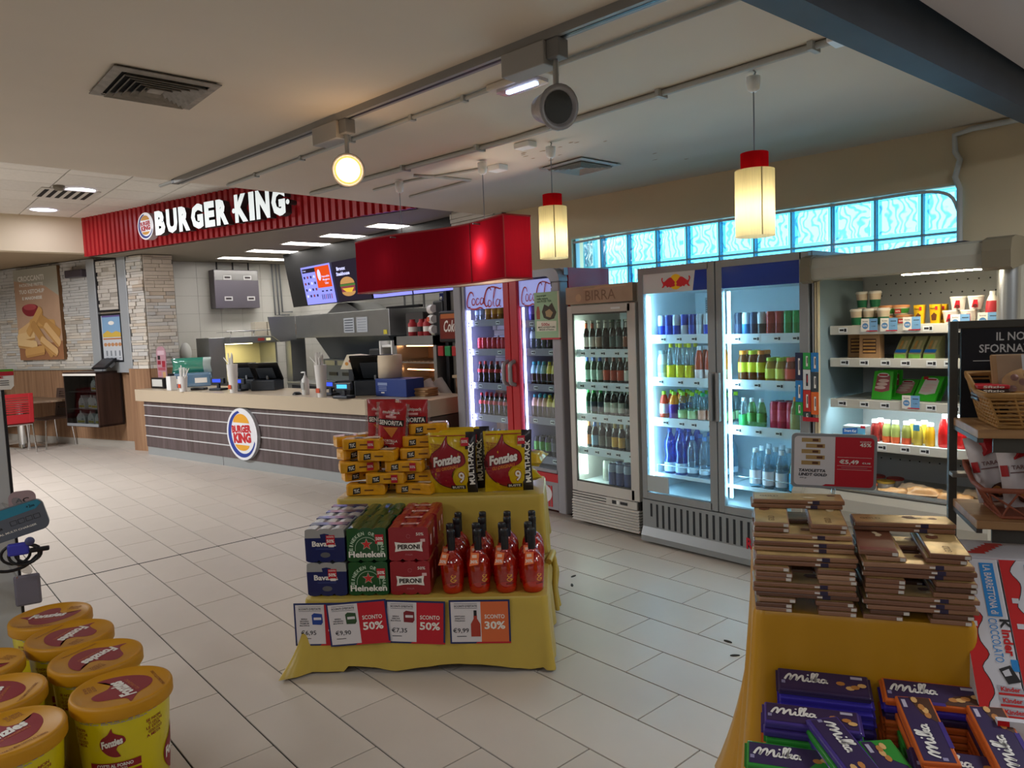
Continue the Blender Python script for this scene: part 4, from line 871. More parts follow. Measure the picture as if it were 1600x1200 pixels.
# ---- price cards pinned to the cloth
M_cb = mat('card_border', '#1c2a5c', .5); M_cw = mat('card_white', '#d3ced0', .6); M_co = mat('card_orange', '#d3683a', .5); M_ink = mat('card_ink', '#24242e', .7)
def card(x, z, w, h, tilt, price, pct, col, pic, label, y=-.008, lines=()):
    e = empty('price_card', at1(x, y, z), R1, label, 'price card', 'summer discount cards', rot=(0, 0, R1))
    e.rotation_euler = (Matrix.Rotation(R1, 3, 'Z') @ Matrix.Rotation(tilt, 3, 'Y')).to_euler()
    G().box(-w/2, w/2, 0, .003, -h/2, h/2, M_cb).obj('backing', e)
    g = G(); b = .008; F = T(0, -.0004, 0) @ FRONT; xs = w*.02
    g.rect((-w/2+b+xs)/2, 0, xs+w/2-b, h-2*b, M_cw, 0, F); g.rect((xs+w/2-b)/2, 0, w/2-b-xs, h-2*b, col, 0, F)
    g.poly([(-w*.05, -h/2+.008), (w/2, -h/2+.008), (w/2, -h/2), (-w*.08, -h/2)], M_sale, .0002, F); g.obj('panel', e)
    g = G(); F = T(0, -.0011, 0) @ FRONT; cx = (-w/2+b+xs)/2
    g.text("SCONTI D'ESTATE", cx, h*.365, w*.38, .010, M_ink, 0, F); g.rect(cx, h*.42, w*.38, .0015, M_ink, 0, F); g.rect(cx, h*.315, w*.38, .0015, M_ink, 0, F)
    for k, s in enumerate(lines): g.text(s, cx-w*.10, h*.13-k*.0105, min(w*.17, .006*len(s)), .0065, M_ink, 0, F)
    g.text(price, cx-w*(.09 if pic == 'bottle' else .04), -h*.20, w*.26, .026, M_ink, 0, F, bold=.01); g.rect(cx-w*.08, -h*.33, w*.16, .003, M_ink, 0, F)
    px = (xs+w/2-b)/2
    g.text('SCONTO', px, h*.12, w*.33, .020, M_pw, 0, F, bold=.02); g.text(pct, px, -h*.08, w*.34, .038, M_pw, 0, F, bold=.03)
    if pic == 'bottle':
        c = mat('card_pic_red', '#a83a2a', .6); q = cx+w*.155
        g.poly([(q-.022, -.07), (q+.022, -.07), (q+.022, -.01), (q+.008, .015), (q+.008, .03), (q-.008, .03), (q-.008, .015), (q-.022, -.01)], c, 0, F); g.rect(q, .042, .014, .026, M_black, 0, F)
    else:
        g.poly([(cx+.01, .0), (cx+.052, -.002), (cx+.06, .01), (cx+.058, .05), (cx+.02, .055), (cx+.008, .046)], pic, 0, F); g.rect(cx+.035, .028, .036, .012, M_cw, .0004, F)
    g.obj('print', e); return e
card(.095, .240, .28, .205, rad(0), '€6,95', '50%', M_sale, mat('card_pic_blue', '#1f3f8f', .6), 'blue bordered card priced 6,95, half hidden at the left end', -.012, ('BIRRA', 'BAVARIA', 'PREMIUM', 'MULTIPACK'))
card(.262, .248, .285, .207, rad(-4), '€9,90', '50%', M_sale, mat('card_pic_green', '#2c4a2c', .6), 'tilted blue bordered card priced 9,90', -.022, ('BIRRA', 'HEINEKEN', 'MULTIPACK'))
card(.530, .245, .28, .205, rad(2.5), '€7,35', '50%', M_sale, mat('card_pic_dred', '#7a1a24', .6), 'blue bordered card priced 7,35 in the middle of the stand', -.014, ('BIRRA', 'PERONI', 'MULTIPACK'))
card(.832, .243, .283, .207, 0, '€9,99', '30%', M_co, 'bottle', 'blue bordered card with orange panel priced 9,99', -.013, ('EFFETTUOSO', 'APERITIVO', 'ITALIANO'))

# ---- biscuit packs on the upper tier
M_bis = mat('biscuit_wrap', '#dc9c18', .3, noise=.12, nscale=30, coat=.3); M_bisk = mat('biscuit_label', '#22201c', .4); M_bw = mat('biscuit_white', '#e4d9c4', .35)
def pillow_f(w, h, t, crimp=.0):
    def fn(x, y):
        u = min(1, abs(2*x/w)); v = min(1, abs(2*y/h)); return t*max(0, (1-u**3)*(1-v**3))**.55
    return fn
def loaf():
    g = G(); L, D, H = .225, .105, .062; n = 8; vs = []; fs = []
    rj = .004; sec = [(-.5, .12), (-.46, .0), (.46, 0), (.5, .12), (.5, .86), (.44, 1), (-.44, 1), (-.5, .86)]
    xs = [-.5, -.47, -.42, -.2, 0, .2, .42, .47, .5]; rnd = random.Random(3)
    for x in xs:
        s = 1 if abs(x) < .45 else (.92 if abs(x) < .48 else .35)
        for a, b in sec: vs.append((x*L, a*D*s+rnd.uniform(-.003, .003), (.5+(b-.5)*s)*H+rnd.uniform(-.003, .002)))
    for i in range(len(xs)-1):
        for k in range(8): fs.append((i*8+k, (i+1)*8+k, (i+1)*8+(k+1) % 8, i*8+(k+1) % 8))
    g.add(vs, fs, M_bis, None, False); g.add(vs[:8], [tuple(range(8))], M_bis); g.add(vs[-8:], [tuple(range(7, -1, -1))], M_bis)
    a = G(); F = T(0, -D/2-.0025, 0) @ FRONT
    a.poly([(-.07, .008), (-.028, .014), (-.026, .047), (-.066, .042)], M_bisk, 0, F); a.text('TUC', -.047, .028, .030, .020, M_pw, .0006, F, bold=.03, rot=.15)
    a.rect(.02, .03, .05, .008, mat('biscuit_brown', '#6a3f10', .5), 0, F)
    tp = T(0, 0, H+.0022); a.poly([(-.05, -.02), (.0, -.02), (.0, .02), (-.05, .02)], M_bisk, 0, tp); a.text('TUC', -.025, 0, .035, .022, M_pw, .0006, tp, bold=.03)
    a.poly([(.02, -.035), (.095, -.035), (.09, .035), (.02, .03)], M_bw, 0, tp)
    s = G(); s.rect(.055, .03, .036, .044, M_sale, .0012, F); s.text('55%', .055, .030, .03, .014, M_pw, .0018, F, bold=.02)
    return g.mesh('biscuit_pack'), a.mesh('print'), s.mesh('sale_sticker')
LG, LA, LS = loaf()
def bis(px, py, y, rz, sale, label, z=None):
    x = (px-518)*.00341; zz = .702+.0625*py
    o = put('biscuit_pack', LG, None, at1(x, y, zz), R1+rz, label, 'biscuits', 'yellow biscuit packs on the upper tier'); put('print', LA, o)
    if sale: put('sale_sticker', LS, o)
for q in [(562, 0, .68, .05, 0, 'bottom row at the left'), (644, 0, .68, -.25, 0, 'bottom row at the right, skewed'), (601, .0, .80, .1, 0, 'bottom row, set back between two others'),
          (596, 1, .67, -.02, 1, 'second layer, middle, with red sticker'), (545, 1, .79, .5, 0, 'second layer at the left, turned'), (650, 1, .72, .0, 0, 'second layer at the right'),
          (628, 2, .68, -.12, 1, 'third layer at the right with red sticker'), (549, 2, .70, .35, 1, 'third layer at the left with red sticker'), (590, 2, .80, .0, 0, 'third layer, set back'),
          (584, 3, .68, -.12, 0, 'fourth layer in the middle'), (541, 3, .78, .7, 0, 'fourth layer at the left, turned'), (650, 3, .72, .1, 0, 'fourth layer at the right'),
          (558, 4, .70, -.02, 1, 'top left of the pile with red sticker'), (530, 4, .84, .5, 0, 'top left corner of the pile, behind'), (655, 4, .74, -.1, 0, 'fifth layer at the right'), (662, 5, .80, .05, 0, 'topmost at the right, beside red bags'), (600, 3, .82, 0, 0, 'fourth layer, behind under the red bags'), (640, 2, .84, 0, 0, 'third layer behind the sticker')]:
    bis(q[0], q[1], q[2], q[3], q[4], 'yellow biscuit pack, ' + q[5])

# ---- crisp bags
def bag(w, h, t, m, m2=None, split=None, crimp=.012, seed=0, n=14):
    """standing pillow bag: base on z = 0, front towards -y"""
    g = G(); rnd = random.Random(seed); f = pillow_f(w, h-2*crimp, t)
    def surf(x, z):
        return f(x, z-h/2)
    def wr(x, z): return .004*math.sin(x*90+seed)+.003*math.sin(z*70+x*40+seed)
    for s in (-1, 1):
        vs = []; fs = []; NX, NZ = n, n+4
        for j in range(NZ+1):
            for i in range(NX+1):
                x = -w/2+w*i/NX; z = h*j/NZ; d = surf(x, z); k = 1 if d > .002 else .25
                xx = x*(1-.05*math.sin(PI*z/h)**2)
                vs.append((xx, s*(d+.001)+wr(x, z)*k*(1 if s < 0 else -1)*(.4 if d < .004 else 1), z))
        for j in range(NZ):
            for i in range(NX):
                q = (j*(NX+1)+i, j*(NX+1)+i+1, (j+1)*(NX+1)+i+1, (j+1)*(NX+1)+i)
                fs.append(q if s < 0 else tuple(reversed(q)))
        if split is None: g.add(vs, fs, m, None, True)
        else:
            o = [f_ for f_ in fs if sum(vs[k][0] for k in f_)/4 < split]; r_ = [f_ for f_ in fs if sum(vs[k][0] for k in f_)/4 >= split]
            g.add(vs, o, m, None, True); g.add(vs, r_, m2, None, True)
    def fn(x, y, z): return (x*(1-.05*math.sin(PI*y/h)**2), -(surf(x, y)+.0055+z), y)
    return g, fn
M_fy = mat('crisps_yellow', '#c9a80c', .28, noise=.1, nscale=14, coat=.3); M_fr = mat('crisps_red', '#8f1422', .3, coat=.3); M_fk = mat('crisps_black', '#17101a', .3, coat=.3); M_fo = mat('crisps_orange', '#d9822a', .4); M_rim = mat('crisps_rim', '#5a1018', .4)
def drop(cx, cy, s):
    P = smooth_pts([(.02, 1.05), (.06, .78), (.30, .60), (.62, .42), (.72, .12), (.58, -.05), (.30, -.16), (.18, -.40), (.24, -.66), (.40, -.84), (.10, -.86), (-.28, -.70), (-.62, -.34), (-.72, .05), (-.58, .40), (-.22, .66)], 3, True)
    return [(cx+x*s, cy+y*s) for x, y in P]
def fonz(seed):
    g, fn = bag(.265, .335, .035, M_fy, M_fk, .083, seed=seed); a = G()
    P = drop(-.03, .160, .145); a.star([( -.03+(x+.03)*1.05, .165+(y-.165)*1.05) for x, y in P], (-.04, .165), M_rim, 0, None, fn, 5); a.star(P, (-.04, .165), M_fr, .0012, None, fn, 5)
    a.text('Fonzies', -.028, .185, .172, .060, M_rim, .0020, None, fn, bold=.09, shear=.25, rot=.16); a.text('Fonzies', -.030, .187, .166, .053, M_pw, .0032, None, fn, bold=.05, shear=.25, rot=.16)
    a.text('GLI ORIGINALI', -.03, .142, .13, .018, M_fo, .0026, None, fn, shear=.2, rot=.16)
    a.star(ell(.045, .085, .042, .050, 16), (.045, .085), M_fy, .0022, None, fn, 3)
    a.text('9', .052, .090, .040, .068, M_fr, .0036, None, fn, bold=.06); a.text('9', .052, .090, .034, .060, M_pw, .0046, None, fn, bold=.02)
    a.rect(.030, .035, .08, .022, M_fk, .0030, None, fn, 6, 2); a.text('BUSTE', .030, .035, .065, .014, M_pw, .0044, None, fn, bold=.02)
    for k, s in enumerate(('SE NON', 'TI LECCHI', 'LE DITA', 'GODI SOLO', 'A META')): a.text(s, -.092+.006*(k % 2), .272-k*.0125, .058, .0095, M_fr, .0012, None, fn, rot=-.1)
    a.text('MULTI-PACK', .108, .165, .235, .030, M_pw, .0020, None, fn, bold=.03, rot=PI/2)
    a.rect(-.02, .318, .2, .004, M_fr, .002, None, fn, 10, 1)
    s = G(); s.rect(.074, .285, .042, .044, M_sale, .006, None, fn, 2, 2); s.text('50%', .074, .287, .034, .016, M_pw, .0075, None, fn, bold=.02)
    return Proto('crisp_bag', [('bag', g), ('print', a), ('sale_sticker', s)]).ready()
f1 = fonz(1); f2 = fonz(4)
X = lambda px: (px-518)*.00341
for k, (x, y, rz) in enumerate([(X(706), .655, -.02), (X(716), .755, .0), (X(722), .85, .02)]):
    f1.place(at1(x, y, .7015), R1+rz, 'yellow multipack crisp bag at the left, %s in its row' % ORD[k], 'crisps', 'yellow crisp bags on the upper tier')
f2.place(at1(X(795), .665, .7015), R1+.08, 'yellow multipack crisp bag at the right front of the upper tier', 'crisps', 'yellow crisp bags on the upper tier')
for k, (x, y, z, rz) in enumerate([(1.03, .86, .703, .3), (1.02, .87, .79, -.2)]):
    g, fn = bag(.20, .22, .04, M_fy, seed=9+k, n=10); P = drop(0, .11, .07); a = G().star(P, (0, .11), M_fr, .001, None, fn, 3)
    o = g.obj('crisp_bag', None, at1(x, y+.1, z+.045), 0, label='small yellow crisp bag lying %s at the right end of the upper tier' % ('below', 'on top')[k], cat='crisps', group='loose yellow crisp bags')
    o.rotation_euler = (Matrix.Rotation(R1+rz, 3, 'Z') @ Matrix.Rotation(rad(-86), 3, 'X')).to_euler(); o.location = at1(x, y-.1, z+.042); a.obj('print', o)
M_sr = mat('tortilla_red', '#a3101c', .3, noise=.06, nscale=20, coat=.3); M_film = thin('clear_film', '#f4ece8', .3, .06, diff=.25, dcol='#d8c4bc'); M_chip = mat('tortilla_chip', '#c8782a', .6)
def sen(seed):
    g, fn = bag(.165, .30, .028, M_sr, seed=seed, n=10); a = G()
    a.text('multipack', 0, .245, .10, .022, M_pw, .002, None, fn, bold=.01); a.rect(0, .222, .06, .012, mat('tortilla_pink', '#d8a0a0', .5), .002, None, fn, 4, 1)
    a.rect(0, .188, .15, .036, M_fk, .001, None, fn, 8, 2); a.text('SENORITA', 0, .188, .138, .026, M_pw, .0026, None, fn, bold=.03)
    a.star([(-.045, .160), (.045, .165), (.01, .105)], (0, .145), M_chip, .002, None, fn, 3); a.text('TORTILLA', 0, .087, .09, .014, M_pw, .002, None, fn, bold=.02); a.text('CHIPS', 0, .072, .05, .008, M_pw, .002, None, fn)
    a.rect(-.022, .040, .024, .034, M_fk, .002, None, fn, 2, 2); a.text('6', -.022, .040, .016, .026, M_pw, .004, None, fn, bold=.03); a.text('BUSTE', .02, .042, .04, .012, M_pw, .002, None, fn)
    E_ = [G().stroke([(s*.085, .01), (s*.0865, .1), (s*.085, .2), (s*.086, .295)], [.012, .016, .013, .018], M_film, 0, T(0, -.004, 0) @ FRONT) for s in (-1, 1)]
    return Proto('tortilla_bag', [('bag', g), ('print', a), ('film_edge', E_[0]), ('film_edge', E_[1])]).ready()
s1 = sen(1); s2 = sen(3); s3 = sen(6)
for p, x, y, z, rz, ry, lab in ((s1, X(580), .82, .915, .05, .03, 'red tortilla bag behind the others at the left'), (s2, X(600), .735, .905, -.08, .10, 'red tortilla bag in front, tilted'), (s3, X(636), .79, .910, .06, .03, 'red tortilla bag at the right, beside yellow packs')):
    o = p.place(at1(x, y, z), 0, lab, 'tortilla chips', 'red tortilla bags'); o.rotation_euler = (Matrix.Rotation(R1+rz, 3, 'Z') @ Matrix.Rotation(ry, 3, 'Y')).to_euler()
# ---------------------------------------------------------------- second table with chocolate
T2 = Vector((-.955, 1.63, 0)); R2 = rad(31.1)
def at2(x, y, z): return T2 + Vector((x*math.cos(R2)-y*math.sin(R2), x*math.sin(R2)+y*math.cos(R2), z))
cl = G()
drape(cl, -.005, .49, -.012, .55, .868, .02, M_gold, .05, .014, 11, (.02, .02, .04, .16), seed=4, front_amp=1.0)
drape(cl, -.05, .66, -.62, -.012, .44, .02, M_gold, .04, .014, 11, (.1, .05, .0, .16), seed=8, front_amp=.6)
cl.obj('display_cloth', None, T2, R2, label='gold satin cloth draped over the chocolate table at the right', cat='tablecloth')
# gold wrapped bars, stacked crosswise
M_cop = varied('bar_edge_copper', ['#5a3b2b', '#7a523d', '#946a4e', '#80563f', '#a47c5f'], .35, 30, 0); M_gt = mat('bar_gold', '#c8aa70', .28, .4, noise=.2, nscale=25); M_gb = mat('bar_brown_art', '#6b3f2a', .4); M_gn = mat('bar_ribbon', '#2c2340', .4); M_gf = mat('bar_foil', '#d9d6d0', .25, .6)
BL, BW, BH = .236, .086, .0113
def lbar(seed, brown=False):
    g = G(); rnd = random.Random(seed)
    g.bbox(-BL/2, BL/2, -BW/2, BW/2, 0, BH, M_cop, .0025)
    t = G(); z = BH+.0004
    t.rect(0, 0, BL-.006, BW-.006, M_gb if brown else M_gt, 0, T(0, 0, z))
    for k in range(3):
        cx = rnd.uniform(.0, .09); cy = rnd.uniform(-.02, .02); a = rnd.uniform(.008, .022)
        t.poly([(cx+a*rnd.uniform(.6, 1.2)*math.cos(q*1.05), cy+a*.7*rnd.uniform(.6, 1.2)*math.sin(q*1.05)) for q in range(6)], M_gb if (k < 2 and not brown) else mat('bar_cream', '#d6c09a', .4), .0004+k*.0003, T(0, 0, z))
    if brown: t.rect(-.10, 0, .022, BW-.008, mat('bar_red_band', '#6a1f1a', .4), .0003, T(0, 0, z))
    else: t.text('GOLD', -.075, 0, .05, .016, mat('bar_text', '#7a5a30', .4), .0004, T(0, 0, z))
    e = G()
    F = T(0, -(BW/2+.0004), 0) @ FRONT; e.rect(.045, BH/2, .018, BH*.9, M_gn, 0, F); e.rect(.030, BH/2, .012, BH*.4, mat('bar_white', '#d8d0c8', .5), 0, F)
    c = G().box(-BL/2-.001, -BL/2+.0035, -BW/2+.002, -BW/2+.014, .002, BH-.002, M_gf)
    return Proto('chocolate_bar', [('bar', g), ('wrapper_print', t), ('ribbon_print', e), ('foil_corner', c)]).ready()
LB = [lbar(k) for k in range(4)]; LBB = lbar(9, True)
def lstack(x0, layers, name, seed):
    rnd = random.Random(seed); z = .8688; lev = 0
    for kind, n, yo, top in layers:
        for k in range(n):
            lev += 1
            if kind == 'E': pos = [(BW/2+.004, BL/2, PI/2, 'left end-on'), (BL-BW/2-.004, BL/2, PI/2, 'right end-on')]
            elif kind == 'L': pos = [(BL/2, BW/2, 0, 'front lengthwise'), (BL/2, BL-BW/2, 0, 'rear lengthwise')]
            else: pos = [(BL/2, BL-BW/2, 0, 'rear lengthwise')]
            for x, y, a, nm in pos:
                p = LBB if (top and k == n-1 and nm.startswith('left')) else rnd.choice(LB)
                p.place(at2(x0+x+rnd.uniform(-.006, .006), y+yo+rnd.uniform(-.004, .004), z), R2+a+rnd.uniform(-.03, .03)+(.0 if not top else -.04), 'gold chocolate bar, %s layer from the bottom, %s, %s stack' % (ORD[lev-1], nm, name), 'chocolate', 'gold chocolate bars on the %s stack' % name)
            z += BH+.0012
lstack(-.002, [('E', 3, -.012, 0), ('L', 3, -.012, 0), ('E', 3, -.005, 0), ('L', 2, .01, 0), ('L', 2, .045, 0), ('L', 1, .075, 0), ('E', 2, .085, 0), ('B', 2, .09, 0)], 'left', 1)
lstack(.248, [('E', 2, -.012, 0), ('L', 3, -.012, 0), ('E', 3, -.008, 0), ('L', 3, .0, 0), ('E', 2, .01, 1), ('B', 2, .03, 0)], 'right', 2)
# price sign on a clear stem behind the stacks
sg = empty('price_sign', at2(.228, .43, 0), R2, 'grey framed price sign above the gold chocolate stacks', 'price sign')
def rrect(w, h, r, n=5):
    P = []
    for cx, cy, a0 in ((w/2-r, -h/2+r, 270), (w/2-r, h/2-r, 0), (-w/2+r, h/2-r, 90), (-w/2+r, -h/2+r, 180)):
        P += [(cx+r*math.cos(rad(a0+90*k/n)), cy+r*math.sin(rad(a0+90*k/n))) for k in range(n+1)]
    return P
F = T(0, 0, 1.167) @ RY(rad(1.5)) @ FRONT
G().prism(rrect(.232, .162, .012), -.006, .004, mat('sign_grey', '#8b8d90', .5), F).obj('frame', sg)
g = G(); g.poly(rrect(.216, .147, .012), M_cw, .0046, F)
RP = [p for p in rrect(.216, .147, .012) if p[0] > 0]; g.poly([(.004, -.0735)]+RP+[(.004, .0735)], M_sale, .0052, F)
g.poly([(-.03, -.0735), (.09, -.0735), (.1, -.068), (-.02, -.068)], M_sale, .0056, F); g.obj('panel', sg)
g = G()
for k in range(5):
    x = -.062+(.012 if k % 2 else 0); y = .062-k*.017
    g.rect(x, y, .052, .012, mat('sign_pic_gold', '#a98a58', .5), .0052, F); g.rect(x+.012, y, .016, .007, mat('sign_pic_brown', '#5a3420', .5), .0056, F)
g.text('TAVOLETTA', -.058, -.029, .074, .009, M_ink, .0056, F, bold=.04, shear=.15); g.text('LINDT GOLD', -.056, -.041, .078, .009, M_ink, .0056, F, bold=.04, shear=.15); g.text('300 gr', -.082, -.052, .02, .004, M_ink, .0056, F)
g.text('SCONTO', .085, .061, .03, .004, M_pw, .0058, F); g.text('45%', .085, .052, .03, .011, M_pw, .0058, F, bold=.03)
g.text('€5,49', .042, .0, .052, .015, M_pw, .0058, F, bold=.03); g.text('€9,98', .088, -.002, .022, .006, M_pw, .0058, F)
for a, b, c, d in ((.056, .014, .092, .0007), (.056, -.011, .092, .0007), (.056, -.022, .092, .0007)): g.rect(a, b, c, d, M_pw, .0058, F)
g.rect(.056, -.0165, .07, .0025, mat('print_rose', '#b0606a', .6), .0058, F); g.obj('print', sg)
M_acr = thin('acrylic', '#e8eef0', .2, .05, diff=.15, dcol='#d0d4d6')
G().box(-.005, .005, -.002, .004, .87, 1.095, M_acr).box(-.04, .04, -.03, .03, .87, .874, M_acr).obj('stem', sg)

# ---------------------------------------------------------------- violet chocolate bars in front
M_mv = mat('violet_wrap', '#43337f', .33, noise=.06, nscale=20, coat=.25); M_md = mat('violet_dark_wrap', '#35284f', .35, coat=.25); M_mo = mat('orange_wrap', '#c9622a', .35, coat=.2); M_mg = mat('green_wrap', '#2f8a34', .35, coat=.2); M_mb = mat('violet_bright', '#3a2fa0', .3, coat=.3); M_nut = mat('nut_print', '#b97a3c', .5); M_choc = mat('choc_print', '#4a2a1a', .5)
ML, MW, MH = .238, .088, .016
MK = [([(.0, .30), (.06, .62), (.13, .80), (.15, .55), (.12, .28), (.20, .62), (.28, .78), (.29, .50), (.27, .28), (.36, .60), (.43, .74), (.43, .45), (.44, .28), (.50, .34)], 1),
      ([(.50, .34), (.55, .58), (.54, .34), (.58, .28), (.63, .36)], .9), ([(.63, .36), (.70, .80), (.71, 1.0), (.66, .96), (.64, .55), (.66, .30), (.71, .32)], .85),
      ([(.72, .28), (.75, .70), (.80, 1.0), (.76, .98), (.735, .55), (.73, .30), (.77, .50), (.82, .58), (.80, .46), (.77, .42), (.82, .30), (.86, .34)], .85), ([(.97, .54), (.90, .58), (.86, .40), (.90, .28), (.96, .42), (.98, .56), (.97, .34), (1.02, .30)], .85)]
def milka(g, cx, cy, w, h, z):
    for P, t in MK:
        P = smooth_pts([(cx+(x-.5)*w, cy+(y-.5)*h) for x, y in P], 4); g.stroke(P, .0062*t, M_pw, .0012, z)
    g.poly(ell(cx+.06*w, cy+.34*h, .003, .003, 8), M_pw, .0012, z)
def mbar(edge, face, seed, text=True):
    rnd = random.Random(seed); g = G()
    g.bbox(-ML/2, ML/2, -MW/2, MW/2, 0, MH, edge, .004)
    for s in (-1, 1): g.box(*(sorted((s*ML/2, s*(ML/2+.006)))), -MW/2+.003, MW/2-.003, MH*.45, MH*.55, edge)
    a = G(); z = T(0, 0, MH+.0006)
    a.poly([(-ML/2+.006, -MW/2+.010), (ML/2-.006, -MW/2+.010), (ML/2-.006, MW/2-.006), (-ML/2+.006, MW/2-.006)], face, 0, z)
    if edge in (M_mo, M_mg): a.poly([(.02, -MW/2+.006), (ML/2-.005, -MW/2+.006), (ML/2-.005, .012), (.05, -.004)], edge if edge is M_mg else M_choc, .0004, z)
    if edge is M_mo: a.rect(-.02, -MW/2+.005, .09, .011, M_mv, .0006, z)
    if text: milka(a, -.045, .006, .112, .046, z)
    for k in range(4): a.poly(ell(.05+k*.016+rnd.uniform(-.006, .006), rnd.uniform(-.02, .006), .012, .008, 8), M_nut if k % 2 == 0 else mat('nut_light', '#d6a868', .5), .0008+k*.0002, z)
    a.rect(-.105, -.012, .010, .012, mat('seal_print', '#8d86a8', .5), .0008, z); a.rect(.088, .028, .030, .010, mat('mini_print', '#b9b2c4', .5), .0008, z)
    return Proto('chocolate_bar', [('bar', g), ('wrapper_print', a)]).ready()
KB = {'dark': mbar(M_md, M_md, 1), 'plain': mbar(M_mv, M_md, 2), 'bright': mbar(M_mb, M_mb, 3, False), 'orange': mbar(M_mo, M_md, 4), 'green': mbar(M_mg, M_md, 5)}
KN = {'dark': 'dark violet', 'plain': 'violet', 'bright': 'bright blue violet', 'orange': 'orange edged violet', 'green': 'green edged violet'}
rnd = random.Random(5); seen = {}
def mstack(x, y, z, a, top, under, name, pitch=-.12, off=(0, -.006)):
    kinds = [top]+under; zz = z; n = 0
    while zz > .455 and n < 10:
        k = kinds[min(n, len(kinds)-1)]
        o = KB[k].place(at2(x+off[0]*n+rnd.uniform(-.004, .004)*(n > 0), y+off[1]*n, zz-MH), 0, (KN[k]+' chocolate bar, '+name) if n == 0 else '%s chocolate bar, %s under the top one, %s' % (KN[k], ORD[n-1], name), 'chocolate', 'violet chocolate bars on the gold cloth')
        o.scale = (.85, .85, 1); o.rotation_euler = (Matrix.Rotation(R2+a, 3, 'Z') @ Matrix.Rotation(pitch if abs(a) < .7 else 0, 3, 'X') @ Matrix.Rotation((pitch if a > 0 else -pitch)*-1 if abs(a) >= .7 else 0, 3, 'Y')).to_euler()
        zz -= MH+.0012; n += 1
E1, E2 = PI/2, -PI/2
mstack(.15, -.055, .722, -.02, 'dark', ['bright', 'bright', 'bright', 'plain'], 'back row at the left', .28, (0, -.007))
mstack(.382, -.055, .722, -.02, 'orange', ['bright', 'dark', 'orange'], 'back row at the right', .28, (0, .0))
mstack(.115, -.165, .690, -.02, 'plain', ['plain', 'green', 'orange'], 'second row at the left', .14)
mstack(.345, -.175, .700, E1+.08, 'orange', ['orange', 'orange', 'green'], 'second row, end-on, middle', .2)
mstack(.485, -.185, .700, E1+.06, 'orange', ['orange', 'dark', 'orange'], 'second row, end-on, right', .2)
mstack(.175, -.265, .680, E2+.42, 'plain', ['green', 'plain', 'green'], 'slanting across the left pile', .16)
mstack(.272, -.29, .655, E1+.35, 'green', ['plain', 'orange', 'green'], 'slanting, right of the other', .16)
mstack(.075, -.265, .645, -.02, 'green', ['green', 'orange'], 'third row at the left end', .2)
mstack(.425, -.335, .655, -.03, 'orange', ['plain', 'green'], 'third row at the right', .3)
mstack(.215, -.375, .630, .03, 'plain', ['green', 'plain'], 'front row, second from the left', .2)
mstack(.545, -.32, .640, E1+.1, 'green', ['green', 'plain'], 'right end, end-on', .2)
mstack(.405, -.245, .665, -.02, 'dark', ['plain', 'orange'], 'between the two end-on piles', .2)
mstack(.07, -.365, .61, .04, 'green', ['plain', 'orange'], 'front row at the left end', .2)

# ---------------------------------------------------------------- tall red and white chocolate cartons
M_kr = mat('carton_red', '#c01818', .4); M_kw2 = mat('carton_white', '#c9c7cc', .45); M_kb = mat('carton_blue', '#1f7fc4', .45); M_kk = mat('carton_black', '#1a1618', .5)
def carton():
    g = G(); w, h, t = .092, .40, .05
    g.bbox(-w/2, w/2, 0, t, 0, h, M_kw2, .003); a = G(); F = T(0, -.0005, 0) @ FRONT
    ed = []
    for k in range(15):
        z = h*k/14; ed.append((-w*.18+.010*math.sin(k*2.3)+.05*w*(1-k/14)*0, z))
    ed = smooth_pts(ed, 3)
    a.poly([(-w/2, 0)]+ed+[(-w/2, h)], M_kr, 0, F); a.stroke(ed, .0016, M_kk, .0003, F)
    a.rect(.020, .325, .030, .13, M_kb, .0004, F); a.text('LA BARRETTONA di', .020, .325, .12, .016, M_kw2, .0008, F, rot=-PI/2, bold=.02)
    a.text('CIOCCOLATO', .012, .205, .10, .018, M_kb, .0004, F, rot=-PI/2, bold=.0)
    a.text('K', .036, .243, .022, .020, M_kk, .0004, F, rot=-PI/2, bold=.04); a.text('inder', .036, .200, .06, .020, M_kr, .0004, F, rot=-PI/2, bold=.04); a.rect(.040, .150, .014, .026, M_kb, .0004, F)
    for k in range(4):
        z = .085-k*.024+.02; a.poly([(-.004, z), (.046, z-.004), (.048, z-.018), (-.001, z-.014)], mat('carton_print_grey', '#a5a2aa', .5), .0004, F); a.text('Kinder', .022, z-.008, .038, .010, M_kr, .0008, F, bold=.03); a.rect(.022, z-.0185, .05, .005, M_kr, .0006, F)
    a.poly([(.006, .14), (.03, .15), (.046, .115), (.02, .108)], M_kk, .0006, F); a.poly([(.012, .135), (.026, .142), (.030, .128), (.016, .124)], M_kw2, .0009, F)
    for z in (.30, .24): a.rect(-w*.30, z, .014, .012, M_kw2, .0006, F)
    a.poly([(-.008, .0), (.05, .0), (.05, .022), (.03, .034), (.0, .026)], mat('carton_hair', '#3a2a26', .6), .0010, F); a.poly([(-.02, .0), (.012, .0), (.010, .018), (-.008, .026), (-.02, .018)], mat('carton_skin', '#b98068', .6), .0014, F)
    tp = T(0, 0, h+.0005)
    for k in range(4): a.poly([(-w/2+k*.026, .008), (-w/2+.014+k*.026, .008), (-w/2+.026+k*.026, .03), (-w/2+.012+k*.026, .03)], M_kr, 0, tp)
    return Proto('chocolate_carton', [('carton', g), ('print', a)]).ready()
kc = carton()
KR = (Matrix.Rotation(R2, 3, 'Z') @ Matrix.Rotation(rad(-38), 3, 'X')).to_euler()
